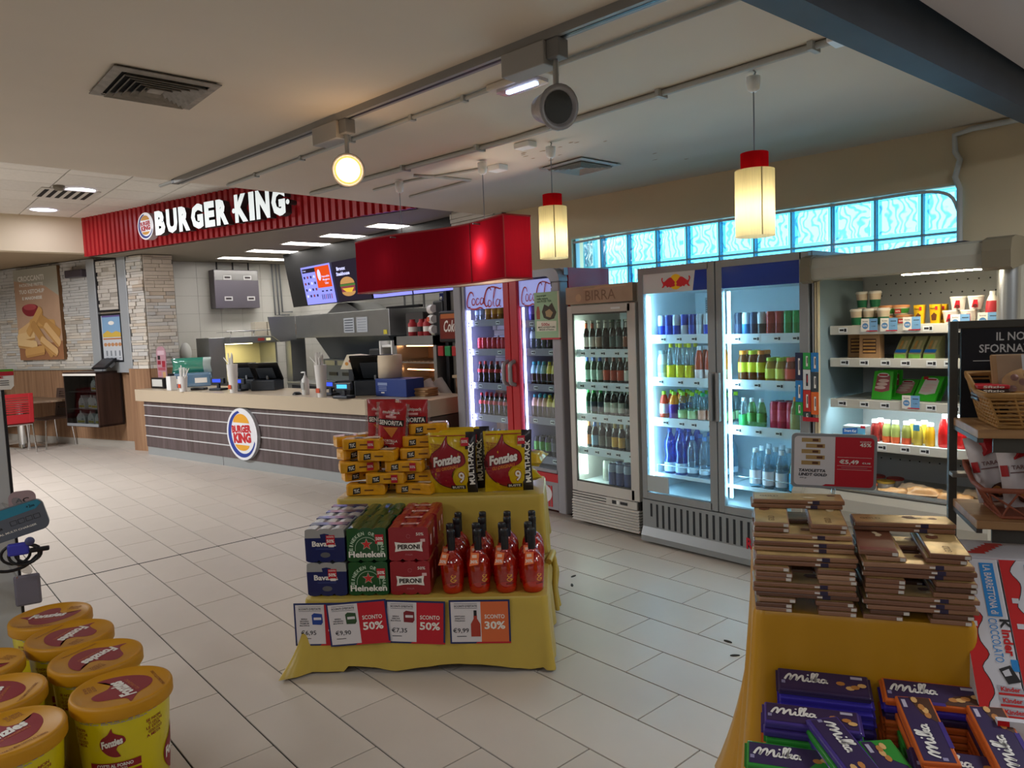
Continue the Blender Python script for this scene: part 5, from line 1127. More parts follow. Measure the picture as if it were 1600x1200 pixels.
for k, (dx, dy) in enumerate([(0, 0), (.095, 0), (.19, 0)]):
    o = kc.place(Vector((-.452, 1.795, .672))+Vector((dx*math.cos(R2), dx*math.sin(R2), 0)), 0, 'tall red and white chocolate carton leaning back, %s from the left' % ORD[k], 'chocolate', 'red and white chocolate cartons'); o.rotation_euler = KR
# carton case behind with zigzag top
g = G().bbox(0, .42, 0, .16, 0, .975, M_kw2, .004)
for k in range(3):
    for j in range(6): g.rect(.06+k*.15+j*.012-.02, .04+j*.016, .04, .0165, M_kr, .0008, T(0, 0, .975))
g.obj('display_carton', None, (-.618, 2.045, 0), R2, label='white display carton with red zigzag top behind the chocolate cartons', cat='carton')
g = G().box(0, .34, 0, .014, 0, .72, M_kw2).box(0, .34, -.002, 0, .60, .72, M_kw2)
o = g.obj('display_tray', None, (-.462, 1.755, 0), R2, label='white display tray front below the leaning chocolate cartons', cat='display tray')
a = G(); F = T(0, -.0026, 0) @ FRONT; a.poly([(0, .60), (.03, .60), (.022, .72), (0, .72)], M_kr, 0, F); a.rect(.075, .622, .035, .010, M_kb, 0, F); a.text('Kinder', .125, .622, .05, .012, M_kr, 0, F, bold=.03); a.obj('print', o)

# ---------------------------------------------------------------- bakery rack
SP = Vector((-.75, 2.38, 0)); RS = rad(29.9)
rk = empty('bakery_rack', SP, RS, 'dark metal bakery rack with wooden shelves and chalkboard', 'rack')
M_rack = mat('rack_metal', '#4a4842', .5, .3); M_rwood = wood('rack_wood', '#8a6440', '#b08758', 'X', 2.5); M_board = mat('chalkboard', '#15161d', .7, noise=.1, nscale=4); M_chalk = mat('chalk', '#c9c9c9', .9)
for x, y in ((0, 0), (.78, 0)): G().bbox(x-.011, x+.011, y-.011, y+.011, 0, 1.565, M_rack, .002).obj('post', rk)
G().bbox(0, .78, -.008, .012, 1.543, 1.565, M_rack, .002).obj('top_rail', rk)
for z in (1.285, 1.045):
    for k in range(6): G().bbox(.0+k*.131, .129+k*.131, -.265, -.012, z-.022, z, M_rwood, .002).obj('shelf_board', rk)
    G().box(.04, .76, -.245, -.235, z-.062, z-.022, M_rack).box(.0, .014, -.26, -.01, z-.034, z-.022, M_rack).obj('shelf_bracket', rk)
G().bbox(-.01, .06, -.05, -.005, 1.115, 1.127, mat('hook_bracket', '#8a8a84', .4, .5), .002).obj('wall_bracket', rk)
b = G().box(.02, .77, -.004, .006, 1.24, 1.543, M_board).obj('chalkboard', rk)
g = G(); F = T(0, -.0048, 0) @ FRONT
g.text('IL NOSTRO PANE', .215, 1.518, .215, .024, M_chalk, 0, F, bold=.015); g.text('SFORNATO TUTTI I GIORNI', .245, 1.484, .36, .024, M_chalk, 0, F, bold=.015); g.rect(.30, 1.449, .5, .0022, M_chalk, 0, F)
g.stroke(smooth_pts([(.16, 1.385), (.17, 1.41), (.20, 1.425), (.235, 1.415), (.255, 1.39)], 4), .003, M_chalk, 0, F); g.stroke(smooth_pts([(.26, 1.395), (.29, 1.42), (.31, 1.415), (.32, 1.43), (.30, 1.43), (.29, 1.405)], 4), .003, M_chalk, 0, F); g.obj('chalk_lettering', b)
for z, s, px in ((1.24, '€ 2,50', .30), (1.0, '€ 1,90', .30)):
    t = G().box(.20, .42, -.272, -.268, z-.04, z+.03, M_board).obj('price_plate', rk)
    if z > 1.2: G().text('OLIO ROSMARINO', .29, z+.008, .12, .008, M_chalk, 0, T(0, -.2728, 0) @ FRONT).text(s, .29, z-.018, .07, .016, M_chalk, 0, T(0, -.2728, 0) @ FRONT).obj('lettering', t)
def ats(x, y, z): return SP + Vector((x*math.cos(RS)-y*math.sin(RS), x*math.sin(RS)+y*math.cos(RS), z))
M_wick = mat('wicker', '#a0763f', .7, noise=.15, nscale=40); M_wickd = mat('wicker_red', '#8a4a34', .7, noise=.15, nscale=40)
def basket(w, d, h, flare, lattice, m, zl, zr=None):
    g = G(); zr = zr or zl
    def pt(s, t):  # s around 0..4, t 0..1 up
        c = [(-w/2, -d/2), (w/2, -d/2), (w/2, d/2), (-w/2, d/2)]; i = int(s) % 4; f = s-int(s); a, b_ = c[i], c[(i+1) % 4]
        x, y = a[0]+(b_[0]-a[0])*f, a[1]+(b_[1]-a[1])*f; k = 1+flare*t
        hh = h*(1+ (.5 if y > 0 else -.0)*abs(y/(d/2)) if True else 1)
        return (x*k, y*k, .004+(hh)*t)
    N = 48
    for t, r in ((0, .005), (1, .007), (.97, .006)): g.tube([pt(4*i/N, t) for i in range(N)], r, m, 6, None, True)
    if lattice:
        for i in range(28):
            for s in (-1, 1): g.tube([pt((4*i/28+s*.16*q) % 4, q) for q in (0, .5, 1)], .003, m, 5)
    else:
        for k in range(1, 8): g.tube([pt(4*i/N, k/8) for i in range(N)], .0032, m, 5, None, True)
        for i in range(36): g.tube([pt(4*i/36, q) for q in (0, 1)], .003, m, 5)
    g.box(-w/2, w/2, -d/2, d/2, .0, .006, m); return g
bk1 = basket(.46, .19, .085, .14, False, M_wick, .09).obj('bread_basket', None, ats(.285, -.150, 1.2855), RS, label='brown wicker basket with focaccia bags on the upper rack shelf', cat='basket')
bk2 = basket(.42, .17, .075, .22, True, M_wickd, .08).obj('bread_basket', None, ats(.275, -.150, 1.0455), RS, label='open weave wicker basket with taralli bags on the lower rack shelf', cat='basket')
# focaccia bag and flat paper bags
M_kraft = mat('kraft_paper', '#a37f58', .75, noise=.12, nscale=15); M_win = thin('bag_window', '#f4efe8', .3, .06, diff=.12, dcol='#c9b8a0'); M_foc = mat('focaccia', '#b98a48', .7, noise=.2, nscale=25, bump=.4); M_tom = mat('tomato', '#7a2a20', .5)
fb_ = empty('focaccia_bag', ats(.155, -.115, 1.392), RS, 'kraft paper bag with clear window showing tomato focaccia', 'bread bag')
fb_.scale = (.62, .62, .62); fb_.rotation_euler = (Matrix.Rotation(RS, 3, 'Z') @ Matrix.Rotation(rad(-18), 3, 'X')).to_euler()
G().bbox(-.135, .14, .0, .02, -.05, .135, M_kraft, .006).obj('paper_bag', fb_)
G().lathe([(.0, -.012), (.075, -.012), (.092, .0), (.085, .012), (.0, .016)], M_foc, 20, T(.01, -.012, .0) @ Matrix.Scale(1.25, 4, (1, 0, 0)) @ RX(rad(75)) @ Matrix.Scale(.8, 4, (0, 1, 0))).obj('focaccia', fb_)
g = G()
for x, z in ((-.06, .02), (-.01, .03), (.05, .015), (.09, .0), (.04, .05), (-.07, -.03), (.0, -.03), (.075, -.035), (-.03, .0)): g.lathe([(.0, 0), (.016, .0), (.015, .004), (0, .006)], M_tom, 10, T(x, -.032, z) @ RX(rad(82)))
g.obj('tomato_slices', fb_, kind='stuff')
G().rect(0, .04, .25, .17, M_win, .0, T(0, -.042, 0) @ FRONT).obj('window_film', fb_); G().rect(.0, .085, .062, .07, mat('bag_label', '#b9b9bb', .7), .0, T(0, -.0435, 0) @ FRONT).obj('paper_label', fb_)
for k in range(6):
    o = G().bbox(-.19, .19, -.085, .085, 0, .0085, M_kraft, .003).obj('bread_bag', None, ats(.30+.006*(k % 3), -.158, 1.2925+k*.009), RS+.03*((k % 3)-1), label='flat kraft bread bag lying in the basket, %s from the bottom' % ORD[k], cat='bread bag', group='flat bread bags in the upper basket')
for k in range(4):
    o = G().bbox(-.038, .038, -.035, .035, 0, .0105, mat('cracker_pack', '#3a2420', .4) if k < 3 else mat('cracker_red', '#b01f2a', .4), .003).obj('cracker_pack', None, ats(.062, -.125, 1.3485+k*.0110), RS, label='red and white topped cracker pack beside the focaccia' if k == 3 else 'dark cracker pack, %s from the bottom' % ORD[k], cat='crackers', group='cracker packs in the upper basket')
    G().text('Sfizio', 0, .005, .05, .007, M_pw, .0008, T(0, -.0352, .001) @ FRONT, bold=.03).obj('print', o)
# taralli bags
M_tb = mat('taralli_bag', '#c9c1c2', .35, noise=.05, nscale=20); M_tr = mat('taralli_red', '#a51f26', .4)
def tar(seed):
    g, fn = bag(.105, .185, .03, M_tb, seed=seed, n=9); a = G()
    a.star([(-.018, .175), (.03, .175), (.034, .13), (.008, .137), (-.02, .128)], (.006, .155), M_tr, .001, None, fn, 2); a.text('TARALLI', .0, .108, .06, .011, mat('taralli_ink', '#6a4a4a', .6), .001, None, fn); a.rect(0, .094, .07, .003, mat('taralli_ink', '#6a4a4a', .6), .001, None, fn, 4, 1)
    a.star(ell(.008, .030, .032, .022, 14), (.008, .03), M_choc, .001, None, fn, 2)
    for x, z in ((-.008, .034), (.014, .036), (.004, .022), (.026, .026)): a.star(ell(x, z, .011, .010, 8), (x, z), M_nut, .003, None, fn, 2)
    a.rect(-.045, .10, .014, .03, M_tr, .001, None, fn, 2, 2)
    return Proto('taralli_bag', [('bag', g), ('print', a)]).ready()
ta, tb_ = tar(2), tar(7)
for p, x, y, ry, lab in ((ta, .10, -.09, -.2, 'white taralli bag at the back left of the lower basket'), (tb_, .145, -.155, -.12, 'white taralli bag at the front left of the lower basket'), (ta, .24, -.085, -.15, 'white taralli bag at the back middle of the lower basket'), (tb_, .275, -.16, -.08, 'white taralli bag at the front middle of the lower basket'), (ta, .39, -.13, .0, 'white taralli bag at the right of the lower basket')):
    o = p.place(ats(x, y, 1.062), 0, lab, 'snack bag', 'white taralli bags in the lower basket'); o.rotation_euler = (Matrix.Rotation(RS, 3, 'Z') @ Matrix.Rotation(ry, 3, 'Y') @ Matrix.Rotation(rad(-10), 3, 'X')).to_euler()
# ---------------------------------------------------------------- open refrigerated shelf unit
X0, X1, YB = -2.055, -1.045, 4.84
cf = empty('open_cooler', ((X0+X1)/2, 4.45, 0), label='beige open front cooler with rolled canopy and perforated back', cat='cooler')
M_can = mat('cooler_canopy', '#9a978b', .5); M_cap = mat('cooler_cap', '#6d6452', .5); M_tub = mat('cooler_tub', '#aaa69b', .4, coat=.2); M_perf = mat('cooler_back', '#a9adb0', .5, .0); M_cwh = mat('cooler_shelf_white', '#c9c8c0', .4); M_hole = mat('perforation', '#202326', .9)
YZ = Matrix(((0, 0, 1, 0), (1, 0, 0, 0), (0, 1, 0, 0), (0, 0, 0, 1)))
def rbar(pts, r=.02): return smooth_pts(pts, 4, True)
can = [(4.06, 1.80), (4.055, 1.86), (4.07, 1.915), (4.12, 1.93), (4.4, 1.93), (4.4, 1.84), (4.12, 1.80), (4.09, 1.792)]
rel(G().prism(can, X0+.05, X1-.11, M_can, YZ), 'canopy', cf)
capp = [(4.045, 1.79), (4.04, 1.87), (4.06, 1.925), (4.12, 1.94), (4.4, 1.94), (4.4, 1.83), (4.12, 1.785), (4.08, 1.778)]
rel(G().prism(capp, X0-.01, X0+.05, M_cap, YZ), 'canopy_end', cf); rel(G().prism(capp, X1-.11, X1+.01, M_cap, YZ), 'canopy_end', cf)
g = G().box(X0, X1, 4.78, YB, .0, 1.93, M_perf).box(X0, X1, 4.3, YB, 1.9, 1.93, M_can)
rel(g, 'back_panel', cf); bp_ = cf.children[-1]
g = G()
for i in range(17):
    for z in (1.83, 1.77, 1.70, 1.02, .80, .74, .68, 1.28):
        x = X0+.09+i*.056+(.028 if int(z*100) % 2 else 0); g.box(x-.004, x+.004, 4.7795, 4.781, z-.004, z+.004, M_hole)
g.obj('perforation', bp_, kind='stuff')
rel(G().bbox(X0, X0+.03, 4.18, YB, .45, 1.9, M_can, .004), 'end_panel', cf)
rel(G().lathe([(.05, .55), (.05, 1.8)], M_steel, 16, T(X1-.05, 4.25, 0)).box(X1-.1, X1, 4.25, YB, .45, 1.9, M_can), 'end_panel', cf)
rel(G().box(X0+.03, X0+.036, 4.19, 4.77, .62, 1.80, thin('cooler_side_glass', '#bfe0ee', .2, .05, diff=.5, dcol='#b5d2de')), 'side_glass', cf)
for x, m in ((X0+.004, M_grey), (X0+.018, mat('frame_ivory', '#cdbf9e', .4)), (X0+.032, mat('frame_ivory', '#cdbf9e', .4))): rel(G().bbox(x, x+.010, 4.16, 4.18, .63, 1.80, m, .002), 'frame_strip', cf)
tub = [(3.965, .44), (3.94, .47), (3.93, .53), (3.94, .59), (3.975, .625), (4.06, .635), (4.06, .56), (4.78, .56), (4.78, .05), (4.05, .05), (4.03, .42)]
rel(G().prism(tub, X0+.05, X1-.04, M_tub, YZ), 'tub', cf)
rel(G().prism([(3.955, .43), (3.925, .47), (3.915, .53), (3.93, .60), (3.97, .64), (4.2, .64), (4.2, .43)], X0-.01, X0+.05, mat('tub_end', '#a09c90', .4), YZ), 'tub_end', cf)
rel(G().box(X0+.05, X1-.04, 3.975, 4.05, .632, .64, M_steel), 'bumper_strip', cf)
rel(G().box(X0+.02, X1-.03, 4.06, 4.75, .0, .08, M_black), 'plinth', cf)
rel(G().bbox(-1.55, -1.15, 4.026, 4.031, .28, .40, mat('spec_plate', '#aab2b4', .5), .001), 'spec_plate', cf)
G().text('ISA', -1.32, .34, .10, .05, M_black, 0, T(0, 4.0245, 0) @ FRONT, bold=.03).obj('lettering', cf.children[-1]); cf.children[-1].children
rel(G().box(X1-.50, X1-.14, 4.12, 4.15, 1.788, 1.793, emi('cooler_lamp', '#fff0d0', 60)), 'canopy_lamp', cf)
rel(G().box(X0+.08, X1-.14, 4.305, 4.325, 1.070, 1.074, emi('cooler_lamp2', '#e6fbff', 48)), 'shelf_lamp', cf)
zs = (1.525, 1.337, 1.097, .856)
for k, z in enumerate(zs):
    s = rel(G().box(X0+.06, X1-.10, 4.30, 4.78, z-.014, z, M_cwh).bbox(X0+.05, X1-.10, 4.285, 4.302, z-.048, z+.004, M_cwh, .003), 'shelf', cf); rail_tags(s, X0+.08, X1-.14, 4.285, z-.022, 7, 80+k)
cx = lambda px: -1.988+(px-1310)*.0033
def put_tag(x, z, n):   # folded offer cards clipped to the rails
    e = empty('offer_card', (x, 4.2765, z), 0, 'white and blue offer card with red foot, %s' % n, 'price card', 'offer cards on the cooler shelves')
    G().box(-.045, .0, 0, .002, -.035, .038, M_pw).box(.0, .045, 0, .002, -.035, .038, mat('offer_blue', '#6fa0cc', .5)).obj('card', e)
    g = G(); F = T(0, -.0005, 0) @ FRONT; g.poly(ell(-.022, -.004, .017, .017, 14), mat('offer_blue2', '#4f86bb', .5), 0, F); g.text('30%', -.022, -.004, .024, .009, M_pw, .0004, F); g.text('Sconto', -.022, .023, .03, .007, M_ink, 0, F); g.text('1,50', .024, -.006, .02, .006, M_ink, 0, F); g.rect(.024, .02, .03, .004, M_ink, 0, F); g.poly([(-.02, -.035), (.045, -.035), (.045, -.029), (-.012, -.029)], M_sale, 0, F); g.obj('print', e)
for px, z, n in ((1379, 1.528, 'leftmost on the top rail'), (1411, 1.528, 'second on the top rail'), (1447, 1.53, 'third on the top rail'), (1518, 1.535, 'fourth on the top rail'), (1556, 1.54, 'rightmost on the top rail'), (1446, 1.10, 'on the third rail under green packs'), (1330, .855, 'at the left end of the lowest rail')): put_tag(cx(px)-.015, z, n)
# products
M_paper = mat('cup_paper', '#cbb9a2', .5); M_cupg = mat('cup_green', '#1c6a44', .4); M_lid = mat('cup_lid', '#dcd8ce', .4)
def cup():
    g = G().lathe([(.024, 0), (.033, .085)], M_paper, 16); l = G().lathe([(.035, .083), (.036, .09), (.030, .098)], M_lid, 16); b = G().lathe([(.0252, .005), (.0296, .048)], M_cupg, 16, caps=False); return Proto('coffee_cup', [('cup', g), ('lid', l), ('green_band', b)]).ready()
cu = cup()
for px, y, z, n in ((1342, 4.345, 0, 'front row at the left'), (1364, 4.36, 0, 'front row, second'), (1388, 4.345, 0, 'front row, third'), (1352, 4.42, .1, 'stacked at the left'), (1374, 4.42, .1, 'stacked at the right'), (1352, 4.42, 0, 'under the left stacked cup'), (1374, 4.42, 0, 'under the right stacked cup')):
    cu.place((cx(px)*(y/4.36), y, zs[0]+z+.0005), 0, 'green and beige lidded coffee cup, '+n, 'cup', 'coffee cups in the cooler')
def salad():
    g = G().lathe([(.034, 0), (.044, .04)], mat('tub_cream', '#d8cdb8', .5), 16); b = G().lathe([(.0365, .008), (.0438, .034)], mat('tub_green', '#3f8a3a', .4), 16, caps=False); l = G().lathe([(.046, .04), (.047, .05), (.04, .055)], mat('tub_food', '#c98a5a', .4), 16)
    s = G().rect(0, .02, .034, .024, M_sale, 0, T(0, -.0455, 0) @ FRONT).text('50%', 0, .02, .026, .011, M_pw, .0005, T(0, -.0455, 0) @ FRONT); return Proto('salad_tub', [('tub', g), ('band', b), ('lid', l), ('sticker', s)]).ready()
sa = salad()
for px, y, lev, n in ((1392, 4.42, 0, 'bottom left of the tub stack'), (1422, 4.42, 0, 'bottom right of the tub stack'), (1392, 4.42, 1, 'top left of the tub stack'), (1414, 4.42, 1, 'top right of the tub stack')): sa.place((cx(px)*y/4.36+(0.008 if lev else 0), y, zs[0]+.0005+lev*.0562), 0, 'round salad tub with green band, '+n, 'food tub', 'salad tubs in the cooler')
def ybox():
    g = G().lathe([(.028, 0), (.034, .105)], mat('choco_yellow', '#e2b413', .4), 4, RZ(PI/4)); p = G(); F = T(0, -.0235, 0) @ RX(rad(2.4)) @ FRONT; p.text('Nesquik', 0, .083, .036, .012, mat('choco_brown', '#5a3010', .5), 0, F, bold=.03); p.poly([(-.012, .02), (.01, .02), (.014, .05), (.0, .062), (-.014, .046)], mat('choco_brown', '#5a3010', .5), 0, F); p.rect(.012, .085, .012, .02, M_sale, .0004, F); return Proto('cereal_cup', [('cup', g), ('print', p)]).ready()
yb = ybox()
for px, y, n in ((1446, 4.35, 'left'), (1470, 4.35, 'middle'), (1480, 4.43, 'behind at the right')): yb.place((cx(px)*y/4.36, y, zs[0]+.0005), 0, 'yellow chocolate cereal cup, '+n, 'cereal', 'yellow cereal cups in the cooler')
def yog():
    g = G().lathe([(.028, 0), (.037, .062)], mat('yogurt_white', '#dedad4', .4), 16); l = G().lathe([(.039, .062), (.039, .068), (.036, .07)], M_lid, 16); p = G(); F = T(0, -.036, 0) @ RX(rad(8)) @ FRONT; p.poly([(-.01, .01), (.02, .01), (.02, .05), (.002, .05)], M_sale, 0, F); p.poly(ell(.008, .018, .011, .010, 10), mat('fruit_print', '#5a1a18', .5), .0005, F); return Proto('yogurt_tub', [('tub', g), ('lid', l), ('print', p)]).ready()
yo = yog()
for px, y, lev, n in ((1492, 4.35, 0, 'front left'), (1518, 4.35, 0, 'front right'), (1545, 4.42, 0, 'behind the milk bottle'), (1503, 4.36, 1, 'upper left'), (1528, 4.36, 1, 'upper right')): yo.place((cx(px)*y/4.36, y, zs[0]+.0005+lev*.0706), 0, 'white yogurt tub with red flash, '+n, 'yogurt', 'yogurt tubs in the cooler')
mk = drink('pet', .16, .03, mat('yogurt_white', '#dedad4', .4), pm('#a8323a'), pm('#dcdcd8'), (.3, .7)); mk.place((cx(1552), 4.34, zs[0]+.0005), 0, 'white milk drink bottle with red label on top cooler shelf', 'bottle')
# bread bags with windows
for px, w, rz, y, n in ((1368, .115, .0, 4.36, 'with a five slice window at the front'), (1343, .10, .5, 4.45, 'half hidden behind at the left')):
    g = G(); w2 = w/2; g.prism([(-w2, 0), (w2, 0), (w2*.96, .13), (w2*.9, .155), (-w2*.9, .155), (-w2*.96, .13)], -.035, .03, M_kraft, FRONT)
    o = g.obj('sandwich_bag', None, (cx(px)*y/4.36, y, zs[1]+.0005), rz, label='brown paper sandwich bag '+n, cat='sandwich', group='paper sandwich bags'); p = G(); F = T(0, -.0305, 0) @ FRONT; p.rect(0, .07, .075, .085, mat('bag_dark', '#4a2f1c', .6), 0, F)
    for k in range(4): p.rect(0, .04+k*.02, .07, .010, M_foc, .0006, F)
    p.obj('window', o)
for k, px in enumerate((1418, 1441, 1464)):
    g = G().prism([(-.055, 0), (.055, 0), (.055, .025), (-.03, .12), (-.055, .12)], -.032, .032, mat('sandwich_shell', '#9a9a6a', .25, coat=.3), Matrix(((0, 0, 1, 0), (-1, 0, 0, 0), (0, 1, 0, 0), (0, 0, 0, 1))) )
    o = g.obj('sandwich_pack', None, (cx(px), 4.40, zs[1]+.0005), -.12, label='wedge sandwich pack with green foot, %s from the left' % ORD[k], cat='sandwich', group='wedge sandwich packs'); p = G(); M_ = Matrix.Translation((0, -.0565, 0)) @ FRONT
    p.rect(0, .012, .062, .022, mat('sandwich_green', '#6aa83a', .4), .0, M_); S2 = T(0, -.0555, .0255) @ RX(rad(48.2)); p.rect(0, .02, .06, .022, mat('sandwich_blue', '#1f6ab0', .4), .001, S2); p.rect(-.012, .065, .014, .06, M_foc, .001, S2); p.rect(.010, .065, .014, .06, mat('bread_pale', '#b8a878', .6), .001, S2); p.obj('print', o)
# green meat packs
M_gp = mat('meat_green', '#37b828', .35, coat=.2); M_ham = mat('ham_print', '#b9707a', .5)
for k, (px, y, z, rx, ry, w, h, n, col) in enumerate([(1383, 4.36, .002, -14, -8, .11, .165, 'upright at the left', '#9a4a52'), (1390, 4.42, .002, -10, -8, .11, .165, 'second upright behind', '#9a4a52'), (1400, 4.48, .002, -8, -8, .11, .165, 'third upright behind', '#9a4a52'), (1414, 4.40, .003, -48, -14, .12, .16, 'leaning in the middle', '#c98a90'), (1452, 4.38, .003, -42, -14, .12, .17, 'leaning at the right', '#d8d0c8'), (1460, 4.43, .003, -42, -14, .12, .17, 'behind the right one', '#d8d0c8')]):
    g = G().prism([(-w/2, 0), (w/2, 0), (w/2, h), (-w/2, h)], -.012, 0, M_gp, FRONT); o = g.obj('cold_cuts_pack', None, (cx(px)*y/4.36, y, zs[2]+z), 0, label='bright green cold cuts pack, '+n, cat='cold cuts', group='green cold cuts packs')
    o.rotation_euler = (Matrix.Rotation(rad(-6), 3, 'Z') @ Matrix.Rotation(rad(rx), 3, 'X')).to_euler()
    p = G(); F = T(0, -.0006, 0) @ FRONT; p.poly([(-.042, .05), (.0, .042), (.044, .055), (.04, h-.025), (-.036, h-.022)], mat('meat_'+col[1:], col, .5), 0, F)
    for j in range(3): p.poly(ell(-.01+j*.008, .07+j*.02, .032, .010, 12), mat('meat_pale', '#dcc0bc', .5), .0003+j*.0003, F)
    p.poly(ell(.0, h-.022, .034, .013, 14), mat('meat_badge', '#d9d4d4', .5), .0014, F); p.rect(0, h-.022, .05, .010, M_sale, .0018, F)
    if k == 4: p.rect(-.035, h-.012, .026, .02, M_sale, .002, F)
    p.obj('print', o)
# lowest shelf
g = G().bbox(-.065, .065, -.04, .04, 0, .085, mat('tray_pale', '#a8b0ae', .4), .006); o = g.obj('fish_tray', None, (cx(1342), 4.36, zs[3]+.0005), .05, label='pale food tray with blue sleeve at the left of the lowest shelf', cat='food tray'); p = G(); F = T(0, -.0408, 0) @ FRONT; p.poly([(-.066, .03), (.02, .04), (.02, .075), (-.066, .066)], mat('tray_blue', '#1f5f9f', .4), 0, F); p.rect(.042, .055, .042, .035, mat('tray_cyan', '#5fa8cc', .4), 0, F); p.text('Smart Kid', -.022, .054, .07, .016, M_pw, .0006, F, shear=.2); p.rect(.05, .08, .026, .016, M_sale, .0006, F); p.obj('sleeve', o)
def jb(c, l): return drink('jar', .13, .024, mat('juice_'+c[1:], c, .12, coat=.3), pm(l), pm('#e0ded8'), (.0, .28))
for px, y, c, l, n in ((1374, 4.34, '#8a2a26', '#8a2a26', 'dark red, first from the left'), (1383, 4.40, '#9a2f2a', '#9a2f2a', 'dark red, second, set back'), (1394, 4.35, '#a8b068', '#c8562c', 'pale green over orange, left'), (1408, 4.34, '#98a058', '#c8562c', 'pale green over orange, middle'), (1426, 4.34, '#8a8a44', '#c04a28', 'pale green over orange, right'), (1444, 4.34, '#a8963a', '#a08a34', 'olive with a blue tag'), (1463, 4.34, '#c99a1c', '#c08f18', 'golden yellow'), (1435, 4.42, '#b8a848', '#b8a040', 'yellow, in the second row'), (1454, 4.42, '#d0b038', '#c8a030', 'yellow, second row right')):
    o = jb(c, l).place((cx(px)*y/4.36, y, zs[3]+.0005), 0, 'small juice bottle, '+n, 'bottle', 'juice bottles on the lowest cooler shelf')
    if 'tag' in n: G().rect(0, .10, .034, .034, mat('tag_blue', '#4fa0cc', .5), 0, T(0, -.0265, 0) @ FRONT).obj('neck_tag', o)
rb_ = drink('pet', .18, .032, mat('juice_scarlet', '#c81c1c', .15, coat=.3), pm('#b81818'), pm('#e6e6e6'), (.1, .4))
for k, px in enumerate((1486, 1508, 1530)): rb_.place((cx(px), 4.35, zs[3]+.0005), 0, 'scarlet juice bottle with white cap, %s from the left on the lowest shelf' % ORD[k], 'bottle', 'scarlet juice bottles')
# deck of the tub: cheese pots and wrapped pastries
def pot(c): return Proto('cheese_pot', [('pot', G().lathe([(.04, 0), (.045, .045)], mat('pot_white', '#cfc6ba', .4), 16)), ('lid', G().lathe([(.048, .045), (.048, .054), (.044, .056)], mat('pot_'+c[1:], c, .4), 16))]).ready()
ot = pot('#cf6a3a'); yt = pot('#c9a23a'); rt_ = pot('#9a3028')
for p, x, y, z, n in ((ot, -1.79, 4.30, 0, 'orange lid, front'), (ot, -1.84, 4.42, 0, 'orange lid, behind'), (yt, -1.74, 4.42, 0, 'yellow lid'), (rt_, -1.73, 4.53, 0, 'red lid, rear right'), (rt_, -1.84, 4.54, 0, 'red lid, rear left')): p.place((x, y, .5605+z), 0, 'round cheese pot with '+n, 'cheese', 'cheese pots in the cooler tub')
rnd = random.Random(2)
for k in range(6):
    g, fn = bag(.17, .085, .022, mat('pastry_wrap', '#b98a58', .35, noise=.2, nscale=18) if k % 2 == 0 else mat('pastry_wrap2', '#c9b090', .3, noise=.2, nscale=18), seed=k, n=8)
    o = g.obj('pastry_pack', None, (-1.62+.085*k*.9+rnd.uniform(-.02, .02), 4.20+.11*(k % 2), .585+.012*(k % 3)), 0, label='brown wrapped pastry lying in the cooler tub, %s from the left' % ORD[k], cat='pastry', group='wrapped pastries')
    o.rotation_euler = (Matrix.Rotation(rnd.uniform(-.1, .5), 3, 'Z') @ Matrix.Rotation(rad(-75), 3, 'X')).to_euler()
# coloured leaflet panel on the end post
e = empty('leaflet_panel', (-2.07, 4.135, 1.19), 0, 'strip of coloured vape leaflets on the post beside the grey fridge', 'leaflets')
M3 = {'n': '#1c2748', 'g': '#2a9a4a', 'b': '#1f78b8', 'w': '#cfd2d2', 'd': '#3a444a', 'r': '#c02f2c', 'o': '#d9662c'}
k = 0
for cx_, lst in ((-.052, (('n', .165), ('b', .13), ('g', .08))), (-.004, (('g', .10), ('w', .12), ('r', .13), ('d', .04))), (.044, (('b', .115), ('d', .115), ('o', .135)))):
    z = .19
    for c, h in lst:
        p = G().box(cx_-.022, cx_+.022, 0, .004, z-h+.003, z, mat('leaflet_'+c, M3[c], .4)).obj('leaflet', e); q = G(); F = T(0, -.0006, 0) @ FRONT; q.rect(cx_+.002, z-h*.5, .012, h*.6, M_pw if c != 'w' else M_ink, 0, F); q.rect(cx_+.004, z-h*.45, .005, h*.35, M_ink if c != 'w' else M_sale, .0004, F); q.obj('print', p); z -= h
G().box(-.03, .066, -.001, .004, -.215, -.19, M_sale).obj('red_foot', e)
# dark folded cover lying on top of the cooler
g = G().prism([(-.28, 0), (.26, 0), (.28, .012), (.2, .03), (-.1, .026), (-.3, .008)], -.12, .12, mat('dark_cover', '#23283a', .6), FRONT); g.obj('folded_cover', None, (-1.55, 4.52, 1.9305), WR, label='dark folded cover lying on top of the open cooler', cat='cover')
